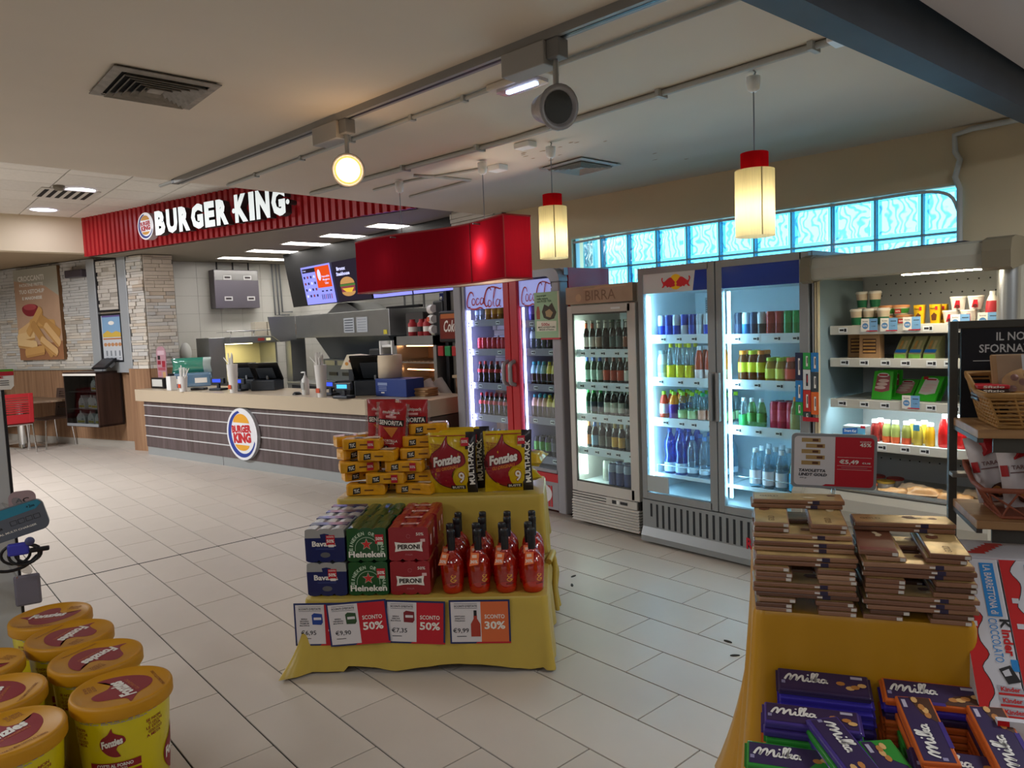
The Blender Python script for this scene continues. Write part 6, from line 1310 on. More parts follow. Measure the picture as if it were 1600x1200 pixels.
# ---------------------------------------------------------------- ceiling fittings
M_trk = mat('track_grey', '#8f8d8a', .5, .2); M_cond = mat('conduit_grey', '#a9aaa6', .5); M_boxg = mat('driver_box', '#a29f9a', .5)
TRK = lambda x: 1.721+(x+5.311)*.0957      # the track runs along the wall direction
t = empty('spotlight_track', (-3.3, TRK(-3.3), 2.7), rad(5.4), 'long grey spotlight track across the shop ceiling', 'light track')
G().box(-2.05, 3.3, -.028, .028, -.034, 0, M_trk).box(-2.05, 3.3, -.007, .007, -.0355, -.034, M_black).obj('rail', t); G().bbox(-2.10, -2.05, -.025, .025, -.03, 0, M_black, .003).obj('end_cap', t); G().tube([(-2.3, -.02, -.012), (-2.1, -.01, -.012)], .012, M_cond, 8).obj('feed_conduit', t)
def spot(x, lit, aim, label):
    e = empty('spotlight', (x, TRK(x)+.006, 2.665), rad(5.4), label, 'spotlight', 'ceiling track spotlights')
    G().bbox(-.24, -.02, -.045, .045, -.088, .0, M_boxg, .004).obj('driver_box', e); G().bbox(-.02, .04, -.03, .03, -.07, .0, mat('spot_adapter', '#7c7b7a', .5), .004).obj('adapter', e)
    st = G().cyl(.011, -.175, -.02, M_steel, 8).bbox(-.014, .014, -.014, .014, -.06, -.015, M_steel, .003).obj('stem', e)
    g = G(); m = mat('spot_housing', '#9b9a9e', .4, .3)
    hd = g.lathe([(.03, .12), (.05, .115), (.062, .06), (.068, .0), (.082, -.004), (.084, -.02), (.072, -.022), (.062, -.012)], m, 24).obj('head', e, (0, 0, -.245)); hd.rotation_euler = aim
    lens = G().lathe([(.0, -.014), (.060, -.014)], emi('spot_lens_lit', '#ffd39c', 3.2) if lit else mat('spot_lens_dark', '#3d3f3e', .3), 24, caps=False).obj('lens', hd)
    if lit: G().lathe([(.060, -.0142), (.071, -.018)], emi('spot_rim_lit', '#ff8a3a', 2.6), 24, caps=False).obj('glowing_rim', hd)
    return e, hd
def aim_to(v):   # rotate local -z towards v (in the lamp's own turned frame)
    d = Matrix.Rotation(-rad(5.4), 3, 'Z') @ Vector(v).normalized(); return d.to_track_quat('-Z', 'Y').to_euler()
s1_, h1_ = spot(-3.36, True, aim_to((3.2, -1.9, -1.0)), 'lit track spotlight glowing warm orange')
s2_, h2_ = spot(-2.0, False, aim_to((3.06, -.8, -.7)), 'unlit track spotlight nearer the camera, grey lens')
point('spot_glow', (-3.36+.11, TRK(-3.36)-.06, 2.36), 1.3, (1, .62, .32), .05)
# conduits
def pipe(name, pts, r, label, cat='conduit', grp='ceiling conduits', m=None):
    return G().tube(pts, r, m or M_cond, 8).obj(name, None, label=label, cat=cat, group=grp)
cd = pipe('conduit', [(-5.34, 2.06, 2.686), (-2.57, 2.253, 2.686), (-1.25, 2.345, 2.686)], .011, 'thin conduit on the ceiling running to the emergency light')
for x in (-4.9, -4.3, -3.75, -3.2, -2.8): G().bbox(-.012, .012, -.018, .018, -.03, 0, M_cond, .002).obj('clip', cd, (x, 2.06+(x+5.34)*.0697, 2.7))
cd = pipe('conduit', [(-5.33, 2.70, 2.684), (-3.256, 2.925, 2.684), (-1.44, 2.985, 2.684), (-1.2, 3.0, 2.684)], .015, 'thick double conduit on the ceiling past the pendant lamps')
G().tube([(-5.30, 2.745, 2.688), (-3.256, 2.962, 2.688), (-1.3, 3.02, 2.688)], .010, M_cond, 8).obj('second_pipe', cd)
for x in (-4.9, -4.2, -3.5, -2.9, -2.2, -1.46): G().bbox(-.012, .012, -.03, .045, -.036, 0, M_cond, .002).obj('clip', cd, (x, 2.70+(x+5.33)*.104 if x < -3.2 else 2.92+(x+3.256)*.034, 2.7))
pipe('conduit', [(-5.0, 3.06, 2.69), (-4.55, 3.10, 2.69), (-3.86, 3.33, 2.69)], .009, 'conduit feeding the junction box above the red lamp')
pipe('conduit', [(-4.39, 3.02, 2.69), (-4.34, 3.2, 2.69), (-4.32, 3.48, 2.69)], .010, 'short conduit crossing behind the red lamp')
pipe('conduit', [(-5.1, 3.46, 2.69), (-4.33, 3.48, 2.69)], .010, 'conduit stub running left behind the red lamp')
G().bbox(-.055, .055, -.045, .045, -.04, 0, M_white, .006).obj('junction_box', None, (-3.86, 3.349, 2.7), .09, label='white junction box on the ceiling beside the red lamp cords', cat='junction box')
G().bbox(-.06, .06, -.04, .04, -.035, 0, M_white, .006).obj('junction_box', None, (-3.30, 3.09, 2.7), .09, label='white junction box on the ceiling above the smaller pendant lamp', cat='junction box')
G().bbox(-.05, .05, -.05, .05, -.05, 0, M_white, .006).obj('junction_box', None, (-1.32, 2.95, 2.7), .09, label='white fitting where the conduit meets the dark beam', cat='junction box')
# wall conduit by the window
wx = lambda lx, d, z: (WO[0]+lx*math.cos(WR)+d*math.sin(WR), WO[1]+lx*math.sin(WR)-d*math.cos(WR), z)
pipe('conduit', [wx(-.7, .03, 2.675), wx(-1.08, .03, 2.67), wx(-1.17, .03, 2.65), wx(-1.165, .03, 2.55), wx(-1.14, .03, 2.5), wx(-1.165, .03, 2.40), wx(-1.14, .03, 2.33), wx(-1.14, .02, 2.0), wx(-1.135, .02, 1.9)], .017, 'white corrugated conduit bending down the wall at the window', grp='wall conduits', m=mat('white_conduit', '#c3c8c8', .5))
pipe('conduit', smooth_pts([wx(-4.15, .02, 2.32), wx(-3.6, .02, 2.335), wx(-3.0, .02, 2.335), wx(-2.4, .02, 2.335), wx(-1.7, .02, 2.335), wx(-1.35, .02, 2.338), wx(-1.2, .02, 2.30), wx(-1.15, .02, 2.2)], 4), .010, 'white cable sagging along the top of the glass blocks', grp='wall conduits', m=mat('white_conduit', '#c3c8c8', .5))
# emergency light
e = empty('emergency_light', (-2.46, 2.296, 2.7), rad(5), 'small emergency light with glowing blue tube on the ceiling', 'emergency light')
G().bbox(-.17, .17, -.06, .06, -.03, 0, mat('emergency_body', '#cfc5b8', .4), .008).obj('housing', e); G().prism(rrect(.26, .085, .02), -.045, -.03, thin('emergency_cover', '#f2ecec', .2, .1, diff=.4, dcol='#e8dcd8')).obj('cover', e); G().bbox(-.09, .09, -.012, .012, -.050, -.034, emi('emergency_tube', '#a9c8ff', 5), .004).obj('tube', e)
# square air diffusers
M_vent = mat('diffuser_dirty', '#8a837a', .6, noise=.25, nscale=20); M_vent2 = mat('diffuser_pale', '#b5b8b4', .5, noise=.1, nscale=20); M_dark = mat('vent_dark', '#171615', .9)
def vent(x, y, s, m, label):
    e = empty('air_vent', (x, y, 2.7), 0, label, 'air vent', 'square ceiling air vents')
    G().box(-s*.46, s*.46, -s*.46, s*.46, -.003, 0, M_dark).obj('backing', e)
    def ringf(a, b_, z0, z1, nm):
        g = G(); P = [(-a, -a), (a, -a), (a, a), (-a, a)]; Q = [(-b_, -b_), (b_, -b_), (b_, b_), (-b_, b_)]
        vs = [(x, y, z0) for x, y in P]+[(x, y, z1) for x, y in Q]+[(x, y, z0+.004) for x, y in P]+[(x, y, z1+.004) for x, y in Q]
        fs = []
        for i in range(4): j = (i+1) % 4; fs += [(i, i+4, j+4, j), (i+8, j+8, j+12, i+12), (i, j, j+8, i+8), (i+4, i+12, j+12, j+4)]
        g.add(vs, fs, m); g.obj(nm, e)
    ringf(s*.5, s*.41, -.012, -.016, 'frame')
    for k in range(5): ringf(s*(.39-.065*k), s*(.345-.065*k), -.028, -.010, 'louvre')
    G().prism([(-s*.07, -s*.07), (s*.07, -s*.07), (s*.07, s*.07), (-s*.07, s*.07)], -.02, -.012, m).obj('centre_plate', e)
vent(-3.47, 1.05, .425, M_vent, 'dusty square ceiling vent at the left of the shop ceiling'); vent(-3.56, 3.85, .40, M_vent2, 'pale square ceiling vent behind the smaller pendant lamp')
M_flake = mat('peeled_paint', '#a58a6c', .9)
g = G(); rnd = random.Random(4)
for k in range(16): x, y = rnd.uniform(-3.7, -3.0), rnd.uniform(3.25, 3.6)+rnd.choice((0, 0, .75)); g.poly([(x+.03*rnd.uniform(.4, 1)*math.cos(a), y+.012*rnd.uniform(.4, 1)*math.sin(a)) for a in (5, 4, 3, 2, 1, 0)], M_flake, 2.6985)
tag(g.obj('paint_flake', None, kind='stuff'), 'small peeled paint patches on the ceiling near the pale vent', 'paint patch')
# pendant lamps
M_cream2 = shade_mat('shade_cream', '#efe3b8', .62); M_shr = shade_mat('shade_red', '#c3141e', .45)
def pendant(x, y, zt, zm, zb, r1, r2, label):
    e = empty('pendant_lamp', (x, y, 0), 0, label, 'pendant lamp', 'red and cream pendant lamps')
    G().lathe([(.012, 2.605), (.026, 2.615), (.03, 2.64), (.03, 2.672), (.0, 2.675)], M_white, 14).obj('ceiling_cap', e); G().tube([(0, 0, 2.67), (.01, 0, 2.69), (.0, 0, 2.7)], .004, M_steel).obj('hook', e)
    G().tube([(0, 0, 2.61), (0, 0, zt-.01)], .003, M_grey, 6).obj('cord', e)
    G().lathe([(r1, zm+.004), (r1, zt)], M_shr, 28, caps=False).obj('red_collar', e); G().lathe([(r2, zb), (r2, zm)], M_cream2, 32, caps=False).lathe([(r2-.002, zm), (r1-.02, zm)], M_cream2, 32, caps=False).obj('shade', e)
    G().box(r2*.78-.0015, r2*.78+.0015, -r2*.64-.004, -r2*.62, zb, zm, mat('shade_seam', '#a8996e', .8)).obj('seam', e)
    G().lathe([(.0, zb+.10), (.02, zb+.11), (.03, zb+.14), (.02, zb+.17), (.0, zb+.18)], emi('bulb', '#fff1d0', 6), 12, caps=False).obj('bulb', e)
    point('pendant_bulb', (x, y, zb+.125), 4.5, (1, .9, .66), .03)
pendant(-3.208, 3.212, 2.388, 2.312, 2.004, .059, .086, 'smaller looking pendant lamp hanging in front of the cola fridge'); pendant(-1.786, 3.086, 2.337, 2.26, 1.965, .061, .087, 'larger looking pendant lamp hanging before the glass block window')
# long wavy red lamp
e = empty('pendant_lamp', (0, 0, 0), 0, 'long wavy red fabric lamp hanging from two cords', 'pendant lamp')
fx = [(-5.16, 2.965), (-4.9, 2.95), (-4.65, 2.975), (-4.4, 3.05), (-4.15, 3.115), (-3.9, 3.13), (-3.7, 3.10), (-3.49, 3.06)]
FP = smooth_pts(fx, 5); BP = smooth_pts([(x+.02, y+.21) for x, y in reversed(fx)], 5); ring_ = FP+BP
M_rf = shade_mat('shade_fabric_red', '#981728', .36)
zb_, zt_ = 1.905, 2.30
g = G(); n = len(ring_); g.add([(x, y, zb_) for x, y in ring_]+[(x, y, zt_) for x, y in ring_], [(i, (i+1) % n, (i+1) % n+n, i+n) for i in range(n)], M_rf, None, False); g.obj('fabric_shade', e)
M_trimr = mat('lamp_trim_red', '#9c2a2a', .7)
for z in (zb_, zt_): G().tube([(x, y, z) for x, y in ring_], .006, M_trimr, 5, None, True).obj('edge_trim', e)
G().prism(ring_, zb_-.003, zb_+.001, shade_mat('lamp_diffuser', '#ece6dc', .6)).obj('diffuser', e)
G().box(-3.915, -3.911, 3.122, 3.126, zb_, zt_, mat('lamp_seam', '#5f0d12', .8)).box(-3.492, -3.486, 3.054, 3.060, zb_, zt_, M_trimr).obj('seam', e)
for x, y in ((-4.609, 3.04), (-3.797, 3.16)):
    G().lathe([(.012, 2.605), (.026, 2.615), (.03, 2.64), (.03, 2.685), (.0, 2.69)], M_white, 14, T(x, y, 0)).obj('ceiling_cap', e); G().tube([(x, y, 2.61), (x, y, 2.29)], .003, M_grey, 6).obj('cord', e)
    G().tube([(x-.0, y-.1, 2.28), (x, y+.1, 2.28)], .005, M_grey, 6).obj('cross_bar', e)
point('red_lamp_bulb', (-3.80, 3.17, 2.10), 4, (1, .86, .7), .03); point('red_lamp_bulb', (-4.75, 3.09, 2.10), .25, (1, .86, .7), .03)
# recessed downlights and details in the counter hall ceiling
for x, y, n in ((-9.671, 2.033, 'nearer'), (-11.301, 1.926, 'farther')):
    e = empty('downlight', (x, y, 3.36), 0, 'round recessed downlight, the %s one left of the red sign' % n, 'downlight', 'round ceiling downlights')
    G().lathe([(.0, -.006), (.15, -.006)], emi('downlight_disc', '#dcd8ff', 8), 24, caps=False).obj('diffuser', e); G().lathe([(.15, -.004), (.165, -.014), (.18, -.004)], M_white, 24, caps=False).obj('rim', e)
    l = area('downlight_lamp', (x, y, 3.34), (0, 0, 0), .28, .28, 4, (.9, .9, 1))
e = empty('air_vent', (-10.0, 1.95, 3.36), 0, 'slotted air diffuser in the tiled ceiling by the downlights', 'air vent')
G().bbox(-.30, .30, -.30, .30, -.016, 0, mat('ceil_vent', '#c4bfb6', .6), .003).obj('frame', e)
for k in range(6): G().box(-.26, .26, -.26+.09*k, -.215+.09*k, -.019, -.0165, M_dark).obj('slot', e)
G().lathe([(.06, 0), (.06, -.02), (.045, -.05), (.0, -.055)], mat('detector', '#6f6656', .6), 16, caps=False).obj('smoke_detector', None, (-9.55, 1.795, 3.36), label='grey smoke detector on the tiled ceiling', cat='smoke detector')
# ---------------------------------------------------------------- illuminated sign on the red fascia
FO = Vector((-11.87, 2.473, 0))
def atf(s, d, z): return FO + Vector((s*math.cos(FR)+d*math.sin(FR), s*math.sin(FR)-d*math.cos(FR), z))
FM = Matrix.Rotation(FR, 4, 'Z')
def bk_logo(parent, w, h, depth, F, lit):
    wm = mat('logo_white_lit' if lit else 'logo_white', '#e6e6ea', .4, emit=.25 if lit else 0); yl = mat('logo_bun', '#e6a530', .4); bl_ = mat('logo_blue', '#233c96', .4); rd = mat('logo_letters', '#c3232c', .4); rim = mat('logo_rim', '#c9ccd2', .35, .3)
    G().prism(ell(0, 0, w/2, h/2, 40), -depth, 0, wm, F, rim).obj('disc', parent)
    b = G(); b.poly(ell(0, h*.19, w*.27, h*.20, 20, 8, 172), yl, .001, F); b.obj('upper_bun', parent); b = G(); b.poly(ell(0, -h*.19, w*.24, h*.13, 20, 188, 352), yl, .001, F); b.obj('lower_bun', parent)
    c = G(); o = ell(0, 0, w*.45, h*.45, 40, 100, 340); i_ = ell(w*.035, h*.02, w*.385, h*.385, 40, 340, 100) if False else [(w*.04+w*.385*math.cos(rad(a)), h*.02+h*.395*math.sin(rad(a))) for a in [340-240*k/40 for k in range(41)]]
    n = len(o); c.add([(x, y, .001) for x, y in o]+[(x, y, .001) for x, y in reversed(i_)], [(k, k+1, n+k+1, n+k) for k in range(n-1)], bl_, F); c.obj('blue_swoosh', parent)
    t = G(); t.text('BURGER', w*.0, h*.10, w*.64, h*.150, rd, .0015, F, bold=.06, rot=.06); t.text('KING', w*.01, -h*.075, w*.58, h*.195, rd, .0015, F, bold=.07, rot=.06); t.obj('lettering', parent)
e = empty('round_sign', atf(1.64, .05, 3.07), FR, 'round burger shop emblem at the left of the lit sign', 'sign', rot=(0, 0, FR))
bk_logo(e, .34, .345, .09, T(0, -.05, 0) @ FRONT, True)
e = empty('letter_sign', atf(0, .02, 0), FR, 'raised white letters BURGER KING on the red fascia', 'sign', rot=(0, 0, FR))
M_let = mat('sign_letter', '#e6eaea', .4, emit=.45, ecol='#e6f2f4'); M_ls = mat('sign_letter_side', '#3a3236', .6)
def letters(s, x0, x1, z, h):
    # proportional widths from the glyphs themselves
    wd = {'B': .95, 'U': 1, 'R': .98, 'G': 1.05, 'E': .85, 'K': 1.05, 'I': .42, 'N': 1.08}
    tot = sum(wd[c] for c in s)+.14*(len(s)-1); k = (x1-x0)/tot; x = x0
    for c in s:
        w = wd[c]*k; G().text(c, x+w/2, z, w, h, M_let, .02, FRONT, bold=.06, ext=.09, mside=M_ls).obj('letter', e); x += w+.14*k
letters('BURGER', 1.89, 3.30, 3.072, .30); letters('KING', 3.42, 4.26, 3.08, .32)
for x in (3.40, 4.30): G().prism(ell(x, 3.06, .028, .028, 14), 0, .11, M_let, FRONT, M_ls).obj('letter_dot', e)

# ---------------------------------------------------------------- counter
CO = Vector((-11.119, 2.886, 0)); RC = math.atan2(.195, .981); CLN = 5.45
def atc(s, d, z): return CO + Vector((s*math.cos(RC)-d*math.sin(RC), s*math.sin(RC)+d*math.cos(RC), z))
ctr = empty('service_counter', CO, RC, 'long service counter with brown wood front and white strips', 'counter')
M_cw3 = wood('counter_wood', '#4b3f3d', '#66585a', 'Z', 2.2, .45); M_top = mat('counter_top', '#c2b29a', .3); M_stripe = mat('counter_strip', '#d0d0d0', .4); M_kick = mat('counter_kick', '#a3a7a8', .35, .3)
hs = [.115, .262, .405, .548, .692, .76]
for k in range(5): G().box(0, CLN-.0, .02, .1, hs[k]+(.012 if k else 0), hs[k+1]-.0, M_cw3).obj('front_panel', ctr)
for k in range(1, 5): G().box(-.002, CLN, .012, .05, hs[k], hs[k]+.012, M_stripe).obj('metal_strip', ctr)
G().box(0.0, CLN, .03, .1, 0, .115, M_kick).obj('kick_plate', ctr); G().box(1.9, 1.905, .028, .031, 0, .115, M_ls).obj('kick_joint', ctr)
G().prism([(-.13, -.035), (CLN, -.035), (CLN, .75), (.03, .75), (.03, .62), (-.09, .17), (-.13, .15)], .76, .92, M_top).obj('worktop', ctr, bevel=.005); G().box(.03, CLN, .1, .7, 0, .75, mat('counter_body', '#5a5048', .6)).obj('carcass', ctr)
e = empty('round_sign', atc(2.44, -.03, .435), RC, 'large oval burger shop emblem on the counter front', 'sign'); bk_logo(e, .63, .63, .045, FRONT, False)
rc = RC
# things on the counter
def box_obj(name, s, d, w, dep, h, m, label, cat, z=.9205, bev=.006, rz=0): return G().bbox(-w/2, w/2, -dep/2, dep/2, 0, h, m, bev).obj(name, None, atc(s, d, z), rc+rz, label=label, cat=cat)
c2 = lambda p: p
def loc_c(x, y): d = Vector((x, y, 0))-CO; return d.x*math.cos(RC)+d.y*math.sin(RC), -d.x*math.sin(RC)+d.y*math.cos(RC)
def oc(x, y): return loc_c(x, y)
s, d = oc(-11.02, 3.10); o = box_obj('napkin_dispenser', s, d+.05, .34, .16, .15, M_black, 'black napkin dispenser with promotional panel at the left counter end', 'dispenser')
G().bbox(-.14, .14, -.085, -.08, .03, .13, mat('napkin_white', '#cfcfca', .6), .002).obj('napkin_face', o)
p = G(); P = [(-.12, .15), (.12, .15), (.13, .50), (.11, .55), (.06, .585), (0, .59), (-.06, .585), (-.11, .55), (-.13, .50)]; p.prism(P, -.01, .0, mat('promo_card', '#b38a94', .35), FRONT); q = p.obj('promo_panel', o)
g = G(); F = T(0, -.0008, 0) @ FRONT
for (x, z, w, h, c) in ((-.06, .43, .07, .055, '#2a2226'), (-.06, .36, .09, .055, '#8a2030'), (.06, .34, .09, .09, '#9a2a38'), (0, .27, .2, .04, '#a5505c'), (-.06, .20, .08, .06, '#c07a80'), (.06, .19, .08, .08, '#c9a070'), (0, .50, .18, .06, '#ccb0ba')): g.rect(x, z, w, h, pm(c, .5), 0, F)
g.obj('print', q)
s, d = oc(-10.41, 3.08); o = box_obj('sanitizer_dispenser', s, d, .11, .09, .19, M_white, 'small white dispenser with black cap beside the napkins', 'dispenser'); G().bbox(-.035, .035, -.03, .03, .19, .225, M_black, .006).obj('cap', o)
M_pc = mat('paper_cup_white', '#dcd9d6', .5); M_straw = mat('straw_wrap', '#e4e2dd', .6)
def strawcup(x, y, stack, seed, label):
    o = G().lathe([(.045, 0), (.062, .20 if not stack else .25)], M_pc, 16).obj('straw_cup', None, (x, y, .9205), rc, label=label, cat='cup', group='paper cups holding straws'); h = .20 if not stack else .25
    r_ = random.Random(seed); g = G(); g.bbox(-.032, .028, -.054, -.05, .05, .10, mat('cup_mark', '#c9502e', .5), .001) ; g.obj('cup_mark', o)
    if stack: G().lathe([(.058, h-.02), (.066, h+.10)], M_pc, 16).obj('stacked_cup', o); h += .08
    for k in range(12):
        a = r_.uniform(0, 6.28); q = r_.uniform(.005, .04); t_ = r_.uniform(-.025, .025); G().tube([(q*math.cos(a), q*math.sin(a), h-.1), (q*1.3*math.cos(a)+t_, q*1.3*math.sin(a), h+r_.uniform(.08, .16))], .007, M_straw, 5).obj('straw', o)
    G().tube([(.03, 0, h-.05), (.17*(1 if seed == 1 else -1), .0, h+.10)], .006, M_straw, 5).obj('straw', o)
strawcup(-9.97, 3.09, False, 1, 'paper straw cup with orange mark near the napkin dispenser'); strawcup(-8.98, 3.37, True, 2, 'stacked paper straw cups in front of the twin tills'); strawcup(-7.243, 3.66, True, 3, 'stacked paper straw cups beside the sanitizer bottle')
# drinks pack and bags behind
M_bagt = thin('teal_bag', '#7fd6bf', .3, .08, diff=.55, dcol='#4fb39a'); M_wp = thin('blue_wrap', '#8fb8d8', .3, .06, diff=.55, dcol='#7fa9cc')
g = G(); g.bbox(-.26, .26, -.12, .12, 0, .2, M_wp, .03)
o = g.obj('water_pack', None, (-10.85, 3.50, .9205), rc+.95, label='blue wrapped pack of water bottles on the counter', cat='drinks pack'); a = G()
for x in (-.14, .12): a.rect(x, .09, .16, .07, M_pw, 0, T(0, -.1215, 0) @ FRONT)
a.obj('label', o)
M_bagw = mat('clear_bag', '#c3d4d0', .3)
g, fn = bag(.52, .21, .06, M_bagt, mat('clear_bag', '#c3d4d0', .3), .17, seed=3, n=10); g.obj('plastic_bag', None, (-10.85, 3.50, 1.122), rc+1.0, label='crumpled teal and clear plastic bag on top of the water pack', cat='bag')
o = G().bbox(-.17, .17, -.12, .12, 0, .26, mat('lime_crate', '#8a9a2a', .5), .01).obj('crate', None, (-11.9, 4.25, .92), 0, label='lime green plastic crate behind the counter', cat='crate')
for z in (.06, .13, .20): G().box(-.172, .172, -.123, -.12, z, z+.012, mat('lime_dark', '#66731d', .6)).obj('slat', o)
G().box(-12.1, -11.4, 3.95, 4.5, 0, .92, M_steel).obj('back_table', None, label='steel back table below the lime crate', cat='table')
# tills
M_till = mat('till_plastic', '#2a2f36', .45); M_scr = mat('till_screen', '#0c0d10', .2); M_lcd = emi('lcd_blue', '#3c55ff', 1.1); M_lcd2 = emi('lcd_cyan', '#4fb8ff', 1.2)
def till(x, y, rz, label, sc=1.0):
    e = empty('till', (x, y, .9205), rz, label, 'till', 'tills on the counter')
    G().bbox(-.16*sc, .16*sc, -.14, .14, 0, .13*sc, M_till, .012).obj('base', e)
    f = G().bbox(-.19*sc, .19*sc, -.012, .012, -.01, .27*sc, M_scr, .006).obj('screen', e, (0, .06, .13*sc)); f.rotation_euler = (rad(38), 0, 0)
    k = G().bbox(-.11*sc, .11*sc, -.018, -.012, .03, .2*sc, mat('till_back', '#3d434b', .4), .003).obj('back_plate', f); G().bbox(-.012, .012, -.03, .0, .0, .12, M_grey, .003).obj('stand', e, (0, .03, .1))
    return e
def term(x, y, rz, label, m=M_lcd):
    e = empty('card_terminal', (x, y, .9205), rz, label, 'card terminal', 'payment displays on the counter')
    G().bbox(-.10, .10, -.07, .07, 0, .03, M_till, .01).obj('base', e); G().bbox(-.02, .02, -.01, .02, .02, .09, M_till, .004).obj('neck', e)
    h = G().bbox(-.11, .11, -.02, .02, .085, .16, M_till, .008).obj('display', e); G().box(-.075, .06, -.022, -.02, .105, .145, m).obj('lcd', h)
term(-9.66, 3.43, rc+.25, 'blue lit payment display left of the middle straw cups'); term(-9.2, 3.52, rc+.2, 'blue lit payment display right of the middle straw cups')
till(-9.45, 3.72, rc+.55, 'left till of the pair with dark tilted screen'); till(-8.98, 3.80, rc+.55, 'right till of the pair with dark tilted screen')
g = G().bbox(-.1, .1, -.05, .05, 0, .035, M_black, .012).obj('card_reader', None, (-10.0, 3.30, .9205), rc+.5, label='black card reader lying left of the payment display', cat='card reader')
G().lathe([(.0, .035), (.03, .032), (.05, .012), (.052, 0)], M_black, 14).obj('computer_mouse', None, (-7.849, 3.66, .9205), rc, label='black computer mouse on the counter', cat='mouse')
o = G().lathe([(.04, 0), (.042, .01), (.042, .17), (.018, .2), (.018, .215)], mat('soap_white', '#d8d8d4', .4), 16).obj('pump_bottle', None, (-7.75, 3.72, .9205), rc, label='white pump sanitizer bottle beside the mouse', cat='bottle'); G().tube([(0, 0, .21), (0, 0, .255), (-.05, -.01, .25)], .008, M_white, 6).obj('pump', o); G().box(-.025, .025, -.0445, -.0425, .06, .14, mat('soap_label', '#a8aaa8', .6)).obj('label', o)
term(-6.87, 3.72, rc+.15, 'wide cyan lit customer display at the right till', M_lcd2)
e = till(-6.95, 4.15, rc+.6, 'large till at the right with flyer box on top', 1.25)
term(-7.35, 3.82, rc, 'violet lit display hidden behind the right straw cups')
g = G().prism([(-.16, 0), (.13, 0), (.18, .16), (-.06, .16)], -.16, .12, mat('till_body', '#33373d', .5), FRONT); g.obj('receipt_printer', None, (-7.25, 4.0, .9205), rc, label='dark receipt printer behind the right straw cups', cat='printer')
o = G().prism([(-.15, 0), (.12, 0), (.16, .14), (-.03, .16)], -.10, .10, mat('flyer_box', '#d8cdb4', .6), FRONT).obj('flyer_box', None, (-7.22, 4.08, 1.20), rc, label='cream flyer box with burger print on top of the right till', cat='box'); a = G(); TT = T(0, -.1008, 0) @ FRONT
for x, z, r_, c in ((-.04, .06, .03, '#c8862a'), (.02, .09, .025, '#a8402a'), (.06, .05, .03, '#d0a83a')): a.poly(ell(x, z, r_, r_*.7, 10), pm(c, .5), 0, TT)
a.obj('print', o); G().box(-.04, .04, -.08, .08, -.28, 0, M_till).obj('support', o)
o = G().bbox(-.23, .23, -.13, .13, 0, .185, mat('blue_box', '#1d3a86', .45), .006).obj('storage_box', None, (-6.55, 4.20, .9205), rc, label='blue storage box at the right end of the counter', cat='box'); a = G(); F = T(0, -.131, 0) @ FRONT
a.rect(-.12, .13, .14, .03, mat('box_print', '#8a9ac4', .5), 0, F)
for k in range(3): a.rect(-.12, .10-k*.018, .12, .007, mat('box_print', '#8a9ac4', .5), 0, F)
a.rect(-.12, .04, .05, .014, M_pw, 0, F); a.obj('print', o)
o = G().lathe([(.02, 0), (.13, 0), (.13, .24), (.02, .24)], mat('paper_roll', '#e2cfb4', .7), 28, caps=False).obj('paper_roll', None, (-6.75, 4.22, 1.1065), rc, label='large white paper roll standing on the blue box', cat='paper roll'); G().lathe([(.02, .002), (.02, .238)], M_kraft, 14, caps=False).obj('core', o)
for k in range(4): G().bbox(-.11, .11, -.09, .09, 0, .02, M_kraft, .008).obj('paper_bag_stack', None, (-6.28, 4.33, .9205+k*.0205), rc+.2*(k % 2)-.1, label='folded kraft paper, %s from the bottom beside the blue box' % ORD[k], cat='paper', group='folded kraft papers on the counter')
